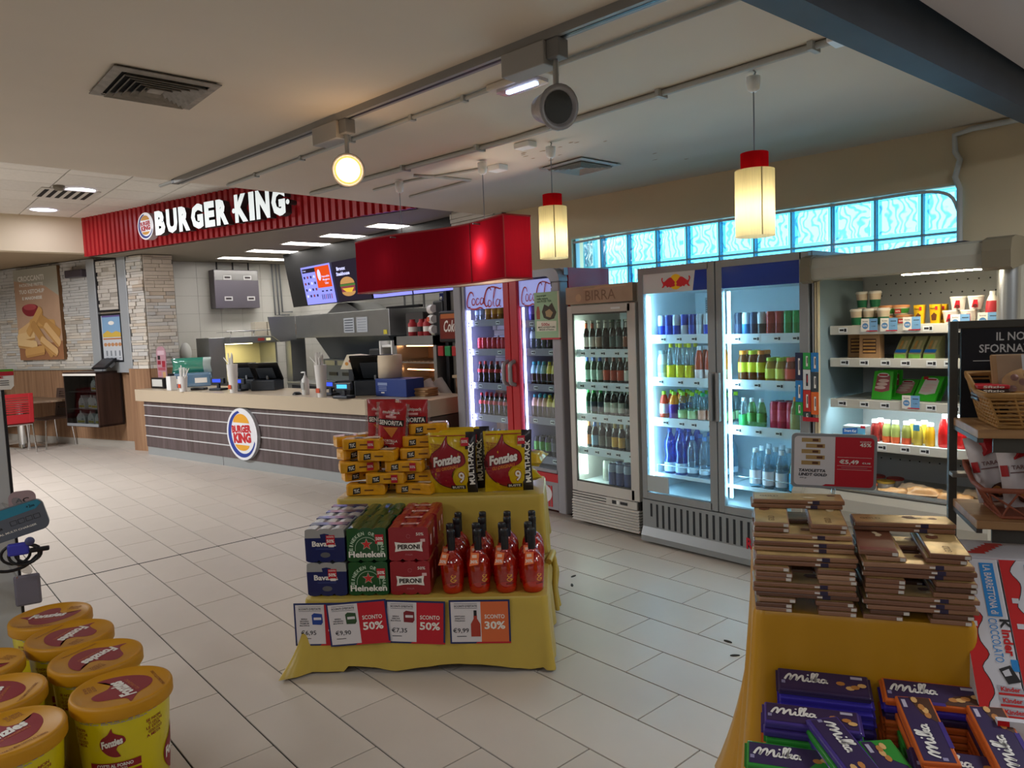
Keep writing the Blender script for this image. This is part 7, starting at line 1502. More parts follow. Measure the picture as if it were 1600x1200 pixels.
# ---------------------------------------------------------------- kitchen behind
# menu screens
M_mb = mat('menu_housing', '#1b1b1d', .5)
mb = empty('menu_board', (-8.45, 5.05, 2.33), 0, 'long hanging board of five menu screens over the kitchen', 'menu board')
bx = rel(G().prism([(4.90, 2.815), (5.35, 2.815), (5.35, 2.06), (5.02, 2.02), (4.93, 2.60)], -10.70, -6.25, M_mb, YZ), 'housing', mb)
MT = math.atan2(5.018-4.935, .52)
def scr(x0, kind, k):
    w, h = .86, .545; o = empty('screen', (x0+w/2+8.45, -.105, -.03), rot=(0, 0, 0)); o.parent = mb; o.rotation_euler = (MT*1.0, 0, 0)
    me = G(); lav = emi('screen_lavender', '#8d90f0', 1.0); F = T(0, -.004, 0) @ FRONT; dk_ = emi('screen_dark', '#2b2530', .8); og = emi('screen_orange', '#d0491c', 1.0); wh = emi('screen_white', '#cfd0ff', 1.0); tl = emi('screen_teal', '#1f8f80', .9); bun = emi('screen_bun', '#b98a54', .9); pk_ = emi('screen_meat', '#8a4048', .8); ink = emi('screen_ink', '#3a3560', .6); yel = emi('screen_yellow', '#d8b03a', .9); grn = emi('screen_green', '#4f7a3a', .8)
    base = {'menu': lav, 'burger': dk_, 'deal': lav, 'wide': lav, 'teal': lav}[kind]; bb_ = G().box(-w/2, w/2, -.003, .01, -h/2, h/2, base); 
    me = bb_.obj('panel', o) if False else None
    g = bb_; g.rect(0, 0, w, h, base, 0, F)
    if kind == 'menu':
        g.rect(.21, .10, .42, .30, og, .001, F); g.rect(-.20, .215, .40, .06, dk_, .001, F); g.text('Crazy', -.33, .215, .1, .025, wh, .002, F); g.poly(ell(.10, .13, .05, .08, 14), wh, .002, F); g.text('Impossibile', .28, .10, .22, .035, wh, .002, F); g.text('Mangiarne', .28, .055, .2, .035, wh, .002, F); g.text('Uno', .28, .01, .1, .035, wh, .002, F)
        for i in range(4):
            for j in range(4): g.rect(-.36+i*.1, .12-j*.09, .05, .035, (ink, pk_, ink, wh)[(i+j) % 4], .002, F)
        for i in range(6): g.rect(.08+i*.055, -.18, .022, .07, (ink, ink, pk_)[i % 3], .002, F)
        for i in range(3): g.rect(.12+i*.12, -.10, .06, .02, ink, .002, F)
    if kind == 'burger':
        g.text('Bronx', -.20, .17, .24, .05, wh, .002, F, bold=.04); g.text('Steakhouse', -.17, .10, .36, .05, wh, .002, F, bold=.04)
        g.poly(ell(-.10, -.04, .19, .09, 18, 0, 180), bun, .002, F); g.rect(-.10, -.06, .40, .03, grn, .003, F); g.rect(-.10, -.09, .38, .04, pk_, .003, F); g.poly([(-.26, -.10), (.06, -.10), (-.02, -.16), (-.16, -.15)], yel, .004, F); g.rect(-.10, -.13, .36, .04, pk_, .0035, F); g.poly(ell(-.10, -.15, .18, .06, 18, 180, 360), bun, .003, F)
    if kind == 'deal': g.poly(ell(0, -.11, .09, .05, 14), bun, .002, F); g.rect(0, -.12, .17, .02, pk_, .003, F); g.rect(-.1, -.2, .1, .02, ink, .002, F); g.rect(.12, -.2, .12, .02, ink, .002, F)
    if kind == 'wide': g.poly(ell(.02, -.10, .26, .07, 18), bun, .002, F); g.rect(.02, -.14, .44, .03, pk_, .003, F); g.poly(ell(-.28, -.06, .05, .04, 12), yel, .002, F)
    if kind == 'teal': g.rect(0, .03, w, .42, tl, .001, F); g.stroke([(-.43+i*.05, -.17+.012*(i % 2)) for i in range(18)], .03, tl, .0015, F)
    g.obj('display', o)
for k, (x, kd) in enumerate(((-10.14, 'menu'), (-9.2, 'burger'), (-8.64 if False else -8.27, 'deal'), (-7.35 if False else -7.36, 'wide'), (-7.0, 'teal'))):
    if kd == 'teal': continue
    scr(x, kd, k)
# extraction hood
hd = empty('extraction_hood', (-9.3, 5.3, 1.7), 0, 'long stainless extraction hood over the kitchen line', 'hood')
rel(G().bbox(-10.63, -7.96, 5.0, 5.84, 1.545, 1.885, M_steel, .006), 'canopy', hd)
rel(G().prism([(4.58, 1.88), (5.0, 1.885), (5.0, 1.52), (4.75, 1.50), (4.62, 1.60)], -10.67, -10.635, M_steel, YZ), 'end_plate', hd)
rel(G().prism([(5.3, 1.55), (5.84, 1.55), (5.84, 1.0), (5.6, 1.1)], -10.6, -8.5, mat('hood_back', '#6a7078', .3, .7), YZ), 'splash_back', hd)
for x, w, m in ((-8.98, .28, 'a'), (-8.63, .28, 'b')):
    q = rel(G().box(x-w/2, x+w/2, 4.994, 4.998, 1.60, 1.80, mat('notice_paper', '#aab0b8', .6)), 'notice', hd); g = G()
    for j in range(5): g.rect(x+.0, 1.63+j*.035, w*.8, .012 if m == 'a' else .004, mat('notice_ink', '#3f4652', .7), 0, T(0, 4.9932, 0) @ FRONT)
    g.obj('print', q)
rel(G().box(-8.10, -8.02, 4.993, 4.999, 1.565, 1.62, mat('note_yellow', '#c9bc3a', .6)), 'yellow_note', hd)
rel(G().prism([(-10.0, 1.885), (-9.0, 1.885), (-9.4, 2.03), (-9.65, 2.03)], -5.7, -5.2, M_steel, FRONT), 'flue_cone', hd)
for x in (-8.35, -8.15, -7.9): rel(G().cyl(.015, 1.885, 2.06, M_steel, 6, T(x, 5.5, 0)), 'hanger_rod', hd)
rel(G().bbox(-8.75, -7.95, 5.45, 5.55, 1.90, 1.935, M_black, .01), 'cable_tray', hd)
# fry station
fy = empty('fry_station', (-11.0, 4.4, 0), 0, 'stainless fry station with lit holding bay and top rack', 'fryer')
M_lit = mat('bay_panel', '#c8c09a', .4)
rel(G().bbox(-11.75, -11.2, 3.88, 4.12, 0, 1.6, M_steel, .006), 'side_cabinet', fy)
rel(G().box(-11.7, -11.05, 4.14, 4.86, 0, .93, M_steel).box(-11.7, -11.66, 4.14, 4.86, .93, 1.5, M_lit).bbox(-11.7, -11.0, 4.12, 4.90, 1.5, 1.6, M_steel, .005).box(-11.66, -11.05, 4.84, 4.87, .93, 1.5, M_steel), 'body', fy)
rel(G().box(-10.998, -10.996, 4.55, 4.65, 1.53, 1.57, mat('led_red', '#7a2a26', .4, emit=.4)).box(-10.998, -10.995, 4.68, 4.75, 1.53, 1.57, mat('led_cream', '#e0d8a8', .4, emit=.5)), 'control_strip', fy)
rel(G().box(-11.5, -11.1, 4.2, 4.5, 1.492, 1.498, emi('bay_lamp', '#fff0b8', 10)), 'bay_lamp', fy)
g = G()
for y in (4.15, 4.5, 4.85): g.tube([(-11.05, y, 1.60), (-11.05, y+.02, 1.68), (-11.65, y+.02, 1.68)], .008, M_chrome, 6)
g.tube([(-11.05, 4.1, 1.69), (-11.05, 4.88, 1.69)], .008, M_chrome, 6); rel(g, 'wire_rack', fy)
for k, (x, y, z) in enumerate(((-11.2, 4.66, 1.605), (-11.2, 4.86, 1.605), (-11.2, 4.66, 1.715), (-11.2, 4.86, 1.715))): G().bbox(-.09, .09, -.09, .09, 0, .105, mat('carton_cream', '#d6cdbb', .7), .004).obj('carton', None, (x, y, z), 0, label='small cream carton on the fry station, '+('lower left', 'lower right', 'upper left', 'upper right')[k], cat='carton', group='cream cartons on the fry station')
o = G().lathe([(.05, 0), (.06, .03), (.04, .1), (.05, .16), (.03, .19)], mat('amber_pot', '#b07a1f', .35), 14).obj('jar', None, (-10.85, 5.06, 1.6), 0, label='amber sauce jar beside the hood end', cat='jar'); G().lathe([(.04, .185), (.04, .21)], mat('amber_lid', '#8a5f18', .4), 12).obj('lid', o); G().box(-10.95, -10.75, 4.96, 5.2, 0, 1.6, M_steel).obj('shelf_post', None, label='steel post holding the amber sauce jar', cat='post')
# work bench under the hood
wb = empty('work_bench', (-9.2, 5.2, 0), 0, 'steel work bench with trays under the extraction hood', 'bench')
rel(G().bbox(-10.5, -7.9, 4.75, 5.5, .86, .90, M_steel, .005).box(-10.45, -7.95, 4.8, 5.45, 0, .86, mat('bench_dark', '#3a3c40', .6, .3)), 'bench', wb)
rel(G().bbox(-10.2, -8.3, 5.2, 5.5, .90, 1.22, mat('bench_unit', '#6c727a', .4, .6), .01), 'prep_unit', wb)
for k in range(5): rel(G().bbox(-10.1+k*.38, -9.8+k*.38, 5.185, 5.2, 1.13, 1.2, M_steel, .004), 'tray_front', wb)
for x, z in ((-10.0, .98), (-9.6, .98), (-9.15, 1.0), (-8.7, 1.0)): rel(G().bbox(x, x+.25, 5.185, 5.2, z, z+.05, M_black, .003), 'slot', wb)
# tray rack, warming cabinet and shelves at the right
tr = empty('tray_rack', (-7.95, 4.95, 0), 0, 'white tray rack left of the warming cabinet', 'rack')
for x in (-8.07, -7.80): rel(G().bbox(x, x+.03, 4.9, 5.3, .85, 1.48, M_white, .004), 'side', tr)
for k in range(5): rel(G().bbox(-8.04, -7.80, 4.92, 5.3, .92+k*.12, .95+k*.12, M_white if k in (2, 4) else mat('tray_dark', '#5a5048', .6), .003), 'tray', tr)
rel(G().bbox(-8.42, -8.12, 4.95, 5.3, .0, 1.38, mat('bin_dark', '#222428', .6), .02), 'dark_panel', tr)
wc = empty('warming_cabinet', (-7.28, 5.05, .93), 0, 'stainless warming cabinet with two lit racks of buns', 'food warmer')
rel(G().box(-7.72, -7.66, 4.9, 5.4, .90, 1.53, M_steel).box(-6.9, -6.84, 4.9, 5.4, .90, 1.53, M_steel).box(-7.72, -6.84, 4.9, 5.4, 1.42, 1.53, M_steel).box(-7.72, -6.84, 5.36, 5.4, .9, 1.5, mat('warm_inner', '#8a6a50', .5, .3)).box(-7.72, -6.84, 4.9, 5.4, .88, .93, M_steel), 'body', wc)
rel(G().box(-7.60, -6.95, 5.0, 5.02, 1.405, 1.415, emi('warm_lamp', '#ffb070', 12)).box(-7.60, -6.95, 5.0, 5.02, 1.12, 1.13, emi('warm_lamp', '#ffb070', 12)), 'heat_lamp', wc)
for z in (1.22, .98):
    sh_ = rel(G().box(-7.66, -6.9, 4.92, 5.34, z-.012, z, M_steel), 'rack_shelf', wc)
    g = G()
    for k in range(9): g.tube([(-7.62+k*.085, 4.92, z+.012), (-7.62+k*.085, 5.32, z+.03)], .008, M_chrome, 6)
    g.obj('rack_bars', sh_, kind='stuff')
rel(G().bbox(-7.75, -6.8, 4.86, 5.42, .80, .88, M_steel, .006), 'base_shelf', wc)
rel(G().box(-7.72, -6.84, 4.95, 5.4, .0, .80, M_steel), 'lower_body', wc)
# cup dispenser tower, sauces, drinks tap
cd_ = empty('cup_dispenser', (-6.98, 5.1, 1.53), 0, 'black dispenser with three paper cups sticking out sideways', 'dispenser')
rel(G().bbox(-7.02, -6.82, 5.0, 5.25, 1.535, 1.93, M_black, .02), 'tower', cd_)
for k, z in enumerate((1.60, 1.72, 1.84)):
    c_ = rel(G().lathe([(.045, 0), (.058, .24)], M_pc, 16, T(-6.96, 4.98, z) @ RZ(-.5) @ RY(-PI/2) ), 'paper_cup', cd_)
    c_2 = rel(G().lathe([(.060, .235), (.062, .245), (.055, .246), (.05, .18)], mat('cup_rim', '#e8e4dc', .5), 16, T(-6.96, 4.98, z) @ RZ(-.5) @ RY(-PI/2), caps=False), 'cup_rim', cd_)
    if k == 1: rel(G().box(-7.10, -7.05, 4.968, 4.972, z-.025, z+.025, mat('cup_mark', '#c9502e', .5)), 'cup_mark', cd_)
rel(G().bbox(-7.10, -6.98, 5.02, 5.12, 1.535, 1.62, mat('jug_pale', '#b8b09a', .5), .01), 'jug', cd_)
for k, x in enumerate((-7.52, -7.32, -7.2)):
    o = G().lathe([(.05, 0), (.055, .01), (.055, .15), (.035, .17), (.035, .2)], mat('sauce_red', '#9a1c24', .4), 14).obj('sauce_bottle', None, (x, 5.05, 1.5305), 0, label='red topped sauce bottle on the warming cabinet, %s from the left' % ORD[k], cat='bottle', group='sauce bottles on the warming cabinet'); G().lathe([(.056, .05), (.056, .11)], M_pw if k != 1 else M_black, 14, caps=False).obj('label', o)
o = G().bbox(-.2, .18, -.1, .12, 0, .29, mat('wire_cage', '#4a4744', .6), .01).obj('storage_cage', None, (-7.62, 5.25, 1.5305), 0, label='dark storage cage behind the sauce bottles', cat='cage')
o = G().bbox(-.045, .045, -.015, .0, -.10, .10, mat('wall_blue', '#1f2f7a', .4), .006).obj('card_holder', None, (-7.98, 5.852, 1.98), 0, label='blue dispenser on the kitchen back wall', cat='dispenser'); G().lathe([(.0, -.02), (.025, -.02), (.025, 0)], M_pw, 12, T(0, 0, .03) @ RX(-PI/2), caps=False).obj('button', o)
G().bbox(-.04, .04, -.008, .0, -.04, .04, M_white, .003).obj('wall_socket', None, (-8.35, 5.852, 1.9), 0, label='white wall socket left of the blue dispenser', cat='socket')
# drink tower between the cabinet and the stone column
dt = empty('drinks_tower', (-6.62, 4.95, 0), 0, 'soda dispensing tower with lit cola panel and taps', 'drinks dispenser')
rel(G().bbox(-6.80, -6.74, 5.0, 5.1, .85, 2.1, M_black, .006), 'pole', dt); rel(G().bbox(-6.74, -6.3, 5.05, 5.4, .85, 2.3, mat('tower_steel', '#7a746c', .4, .5), .01), 'back', dt)
pnl = rel(G().bbox(-6.72, -6.32, 4.86, 5.05, 1.45, 1.80, M_black, .02), 'head', dt); G().rect(-6.52, 1.62, .34, .26, mat('soda_panel', '#5a1c14', .3, emit=.25), 0, T(0, 4.859, 0) @ FRONT).text('Coke', -6.50, 1.63, .24, .13, M_pw, .001, T(0, 4.859, 0) @ FRONT, shear=.3, bold=.02).rect(-6.52, 1.74, .3, .05, mat('soda_orange', '#b5602a', .4), .001, T(0, 4.859, 0) @ FRONT).obj('lit_panel', pnl)
for k, (x, c) in enumerate(((-6.68, '#b01f24'), (-6.55, '#1f8a4f'), (-6.42, '#b01f24'))): rel(G().bbox(x-.05, x+.05, 4.84, 4.92, 1.30, 1.41, mat('tap_'+c[1:], c, .4), .008), 'tap', dt)
rel(G().bbox(-6.76, -6.3, 4.84, 5.35, .80, .86, M_steel, .006), 'drip_tray', dt)
# side cabinet with leaning cups
sc = empty('side_cabinet', (-6.7, 4.7, 0), 0, 'brown side cabinet with steel top right of the counter', 'cabinet')
rel(G().bbox(-7.1, -6.25, 4.55, 4.84, .05, .70, M_cw3, .004), 'body', sc); rel(G().bbox(-7.14, -6.24, 4.5, 4.84, .70, .76, M_steel, .006), 'top', sc); rel(G().bbox(-7.14, -7.09, 4.52, 4.84, 0, .92, M_steel, .004), 'frame_post', sc)
for k, (x, y) in enumerate(((-6.98, 4.60), (-6.80, 4.62), (-6.62, 4.64), (-6.46, 4.66), (-6.44, 4.8))):
    o = G().lathe([(.05, 0), (.06, .30)], M_pc, 16).lathe([(.062, .297), (.064, .305), (.056, .306)], M_pc, 16, caps=False).obj('paper_cup', None, (x, y, .80), 0, label='white paper cup stack leaning left, %s from the left' % ORD[k], cat='cup', group='leaning paper cup stacks'); o.rotation_euler = (Matrix.Rotation(RC, 3, 'Z') @ Matrix.Rotation(rad(-42), 3, 'Y')).to_euler(); G().lathe([(.056, -.004), (.056, .03)], mat('cup_socket', '#7d7d7c', .4, .4), 16).obj('holder_ring', o)
    if k in (1, 3): G().box(-.03, .03, -.0575, -.054, .14, .19, mat('cup_mark', '#c9502e', .5)).obj('cup_mark', o)
# electric panel and pipes on the kitchen wall
ep = empty('electric_panel', (-12.2, 4.66, 2.38), 0, 'grey steel box hanging on the kitchen side wall', 'panel')
rel(G().bbox(-12.2, -11.98, 4.30, 5.03, 2.07, 2.69, mat('panel_steel', '#77727c', .35, .5), .008), 'box', ep)
rel(G().bbox(-11.98, -11.975, 4.31, 5.02, 2.52, 2.68, mat('panel_film', '#b3b2b2', .25, .5), .002), 'upper_flap', ep)
for y, z in ((4.45, 2.53), (4.78, 2.53), (4.45, 2.19), (4.82, 2.19)): rel(G().box(-11.976, -11.972, y, y+.13, z, z+.07, mat('panel_label', '#c8c8ca', .5)).box(-11.973, -11.97, y+.02, y+.11, z+.02, z+.05, M_ls), 'label_plate', ep)
for y in (4.4, 4.66, 4.92): rel(G().cyl(.012, 2.69, 2.82, M_black, 6, T(-12.1, y, 0)), 'cable', ep)
for k, (y, z0) in enumerate(((5.35, 1.95), (5.42, 1.95), (5.48, 2.0))): G().tube([(-12.16, y, 2.82), (-12.16, y+.02, z0), (-12.16, y+.2, z0)], .014, M_grey, 6).obj('wall_pipe', None, label='grey service pipe down the kitchen side wall, %s from the left' % ORD[k], cat='pipe', group='kitchen wall pipes')
# oval white wall light by the stone pier
G().lathe([(.0, .04), (.07, .035), (.09, .0)], M_white, 18, T(0, 0, 0) @ RY(PI/2) @ Matrix.Scale(1.8, 4, (1, 0, 0)), caps=False).obj('soap_dispenser', None, (-12.2, 3.86, 1.38), 0, label='white oval dispenser on the kitchen wall beside the pier', cat='dispenser')

# ---------------------------------------------------------------- left dining corner
def ats_(s, d, z): return Vector(SO)+Vector((s*math.cos(SR)+d*math.sin(SR), s*math.sin(SR)-d*math.cos(SR), z))
pz = empty('wall_poster', ats_(-2.36, .06, 2.09), SR, 'canvas print of fries with ketchup on the stone wall', 'poster')
w, h = 1.21, 1.47
G().bbox(-w/2, w/2, -.0, .06, -h/2, h/2, mat('poster_edge', '#6a4a2c', .6), .004).obj('canvas', pz)
g = G(); F = T(0, -.001, 0) @ FRONT; cb_ = mat('poster_base', '#b8967c', .5, noise=.12, nscale=1.5); g.rect(0, 0, w, h, cb_, 0, F); g.poly([(-w/2, h*.5), (w/2, h*.5), (w/2, h*.18), (w*.2, h*.30), (-w/2, h*.38)], mat('poster_pale', '#a9a596', .5), .001, F); g.poly([(-w/2, -h/2), (w/2, -h/2), (w/2, -h*.3), (-w/2, -h*.36)], mat('poster_wood', '#9a6a4a', .5), .001, F)
fr_ = [mat('fry_%d' % k, c, .5) for k, c in enumerate(('#d9b07a', '#c99a5c', '#e0bd88', '#b98a50'))]
for k, (x, z, L, ww, a) in enumerate([(-.3, -.22, .6, .16, .35), (.1, -.16, .7, .15, -.05), (-.38, -.36, .5, .15, .1), (.3, -.2, .6, .16, -.5), (.35, -.34, .5, .15, -.7), (-.1, -.12, .6, .15, .75), (-.35, -.48, .55, .15, -.1), (.08, -.40, .75, .15, -.8), (.25, -.52, .5, .14, -.5), (-.15, -.60, .55, .15, .1)]):
    M_ = F @ T(x, z, .002+k*.0012) @ RZ(a); g.poly([(-L/2+.03, -ww/2), (L/2-.03, -ww/2), (L/2, -ww/2+.04), (L/2, ww/2-.04), (L/2-.03, ww/2), (-L/2+.03, ww/2), (-L/2, ww/2-.04), (-L/2, -ww/2+.04)], fr_[k % 4], 0, M_); g.rect(0, -ww*.36, L*.94, ww*.22, fr_[3], .0005, M_)
g.poly(ell(-.20, .10, .23, .13, 20, 180, 360)+ell(-.20, .10, .23, .07, 20, 0, 180), mat('ketchup', '#8a2a34', .4), .003, F); g.poly(ell(-.20, .12, .18, .05, 18), mat('ketchup_top', '#b04a50', .3), .004, F)
for k, (s, ww, hh) in enumerate((('CROCCANTI', .72, .085), ('PATATINE FRITTE', .66, .05), ('TUO KETCHUP', .7, .065), ('E MAIONESE', .55, .05))): g.text(s, -.12, .58-k*.105, ww, hh, M_pw, .003, F, bold=.03)
g.obj('artwork', pz)
G().bbox(-.22, .22, 0, .10, -.06, .06, mat('lamp_plum', '#59525a', .3, .5), .02).obj('wall_lamp', None, ats_(-1.28, .11, 2.66), SR, label='small dark metal wall lamp above the stones', cat='wall lamp')
fd = empty('display_stand', ats_(-.48, .09, 2.0), SR, 'tall aluminium display frame with clear panel and menu poster', 'display frame')
M_alu = mat('aluminium', '#a9adb0', .45, .3)
for x0, x1 in ((-.46, -.27), (.27, .46)): G().bbox(x0, x1, -.02, .05, -.86, .84, M_alu, .008).obj('side_panel', fd)
G().bbox(-.46, .46, .0, .05, -.86, -.70, M_alu, .006).obj('foot_panel', fd); G().bbox(-.27, .27, .03, .05, -.70, .84, M_alu if False else mat('frame_back', '#a89a86', .7), .004).obj('back', fd)
for z0, z1 in ((.05, .83), (-.70, .02)):
    g = G()
    for q in ((-.26, -.235, z0, z1), (.235, .26, z0, z1)): g.bbox(q[0], q[1], -.015, .03, q[2], q[3], M_black, .006)
    for z in (z0, z1-.025): g.bbox(-.26, .26, -.015, .03, z, z+.025, M_black, .006)
    g.obj('clip_frame', fd)
G().box(-.235, .235, .008, .012, .075, .805, thin('frame_acrylic', '#f4f2ee', .25, .03, diff=.08)).obj('clear_panel', fd)
stones(fd.children[-1] if False else G().box(-.235, .235, .022, .03, .075, .805, M_stonebed).obj('stone_backing', fd), -.235, .235, .075, .80, .022, 0, seed=11)
mp_ = G().box(-.235, .235, .008, .014, -.675, -.005, mat('menu_paper', '#bfc3c8', .5)).obj('menu_poster', fd); g = G(); F = T(0, .0072, 0) @ FRONT
g.rect(0, -.18, .43, .30, mat('menu_sky', '#7fa3c4', .5), 0, F); g.poly([(-.215, -.33), (.215, -.33), (.215, -.27), (.1, -.24), (0, -.27), (-.1, -.23), (-.215, -.28)], mat('menu_yellow', '#c9a94a', .5), .0006, F); g.poly(ell(0, -.12, .07, .03, 14), M_pw, .0006, F); g.rect(0, -.02, .43, .025, mat('menu_violet', '#6a5a9a', .5), 0, F); g.rect(0, -.355, .43, .02, mat('menu_orange', '#b06a3a', .5), 0, F)
for k in range(5): g.poly(ell(-.17+k*.085, -.44, .04, .028, 12), mat('menu_bun', '#b8855c', .5), 0, F)
for k in range(4): g.rect(-.15+k*.1, -.57, .035, .08, mat('menu_mini', '#7a7f86', .5), 0, F); g.rect(-.15+k*.1, -.64, .06, .012, mat('menu_mini', '#7a7f86', .5), 0, F)
g.obj('print', mp_)
tt = G().bbox(-.16, .16, -.12, .12, 0, .03, M_black, .008).obj('tablet', None, ats_(-.5, .22, 1.27), SR, label='tilted dark tablet on the ledge below the menu poster', cat='tablet'); tt.rotation_euler = (Matrix.Rotation(SR, 3, 'Z') @ Matrix.Rotation(rad(35), 3, 'X')).to_euler(); G().bbox(-.14, .14, -.10, .10, .0305, .032, mat('tablet_glass', '#34363c', .15), .001).obj('screen', tt); G().box(-.08, .08, .0, .1, -.07, 0, M_grey).obj('stand', tt)
# glass fronted wall cabinet
wc2 = empty('wall_cabinet', ats_(-.82, .0, 0), SR, 'dark brown wall cabinet with glass front holding white meal boxes', 'cabinet')
M_dkw = wood('cabinet_wood', '#2c1d18', '#45302a', 'Z', 2.5, .4)
x0, x1, zb0, zt0 = -.40, .40, .36, 1.17
g = G(); g.box(x0, x0+.03, -.42, -.03, zb0, zt0, M_dkw).box(x1-.03, x1, -.42, -.03, zb0, zt0, M_dkw).box(x0, x1, -.42, -.03, zb0, zb0+.03, M_dkw).box(x0, x1, -.42, -.03, zt0-.03, zt0, M_dkw).box(x0, x1, -.06, -.03, zb0, zt0, mat('cab_inner', '#2a2626', .6)); g.obj('body', wc2)
for z in (.62, .88): G().box(x0+.03, x1-.03, -.40, -.06, z-.008, z, mat('cab_shelf', '#5a5856', .3)).obj('shelf', wc2)
for a, b_ in ((x0+.02, -.002), (.002, x1-.02)): G().box(a, b_, -.425, -.42, zb0+.03, zt0-.05, thin('cab_glass', '#c9cccc', .02, .03)).obj('glass_door', wc2)
G().box(x0, x1, -.43, -.42, zt0-.05, zt0-.02, M_pw).box(x0+.02, x1-.02, -.43, -.42, zb0+.01, zb0+.05, M_grey).obj('door_rail', wc2)
G().box(x0+.05, x1-.05, -.3, -.28, zt0-.04, zt0-.034, emi('cab_lamp', '#ffffff', .6)).obj('cabinet_lamp', wc2)
def meal(): 
    g = G().prism([(-.09, 0), (.09, 0), (.09, .10), (.05, .15), (.015, .165), (.015, .20), (-.015, .20), (-.015, .165), (-.05, .15), (-.09, .10)], -.07, .07, mat('meal_white', '#c9c8c4', .6), FRONT); p = G(); p.rect(0, .035, .15, .03, mat('meal_yellow', '#b8a83a', .5), 0, T(0, -.0706, 0) @ FRONT); p.rect(.03, .07, .05, .02, mat('meal_grey', '#8a8a8a', .5), 0, T(0, -.0706, 0) @ FRONT); return Proto('meal_box', [('box', g), ('print', p)]).ready()
ml = meal()
for k, (x, d, z, n) in enumerate(((-.12, .27, .621, 'middle shelf left'), (.02, .22, .621, 'middle shelf centre, set back'), (.20, .28, .621, 'middle shelf right'), (-.18, .27, .391, 'bottom left'), (.06, .26, .391, 'bottom centre'), (.26, .27, .391, 'bottom right'), (.1, .2, .881, 'top shelf'))): ml.place(ats_(-.82+x, d, z), SR+(.1 if k % 2 else -.1), 'white gable top meal box in the wall cabinet, '+n, 'box', 'white meal boxes in the wall cabinet')
# table and chairs
M_tab = wood('table_wood', '#6f5a48', '#8d7660', 'X', 2.5, .4)
tb = empty('dining_table', (-13.75, 1.80, 0), SR, 'round ended wooden table on chrome pedestal by the wall', 'table')
G().prism(smooth_pts([(-.7, -.33), (.0, -.33), (.55, -.25), (.85, 0.08), (.7, .32), (.2, .36), (-.7, .36)], 4, True), .72, .75, M_tab).obj('top', tb)
G().lathe([(.07, .03), (.07, .72)], M_chrome, 16, T(.0, .0, 0)).obj('pedestal', tb); G().bbox(-.3, .3, -.2, .2, 0, .03, M_chrome, .01).obj('base', tb)
G().tube([(.1, .1, .72), (.7, .5, .70)], .012, M_steel, 6).obj('brace', tb)
def chair(x, y, rz, m, label):
    e = empty('dining_chair', (x, y, 0), rz, label, 'chair', 'dining chairs')
    G().bbox(-.21, .21, -.2, .22, .44, .465, m, .01).obj('seat', e)
    g = G(); n = 7
    g.bbox(-.21, -.15, -.015, .015, 0, .44, m, .006); g.bbox(.15, .21, -.015, .015, 0, .44, m, .006); g.box(-.16, .16, -.012, .012, 0, .13, m); g.box(-.16, .16, -.012, .012, .385, .44, m)
    for k in range(n): g.box(-.16, .16, -.012, .012, .15+k*.034, .15+k*.034+.021, m)
    b = g.obj('backrest', e, (0, -.235, .46)); b.rotation_euler = (rad(9), 0, 0)
    for sx in (-1, 1): G().tube([(sx*.19, -.2, .44), (sx*.21, -.24, .0)], .012, M_chrome, 8).obj('leg', e); G().tube([(sx*.19, .2, .44), (sx*.21, .24, .0)], .012, M_chrome, 8).obj('leg', e)
    G().tube([(-.19, -.21, .43), (.19, -.21, .43)], .012, M_chrome, 8).obj('seat_frame', e)
chair(-13.1, 1.62, rad(92), mat('chair_red', '#a81c24', .4), 'red slatted back chair with chrome legs seen from behind'); chair(-14.65, 1.45, rad(-95), mat('chair_tan', '#a07e58', .45), 'tan wooden slatted chair behind the red one')
chair(-13.35, 2.12, rad(205), mat('chair_dark', '#4a3830', .45), 'dark seat chair on the far side of the table')
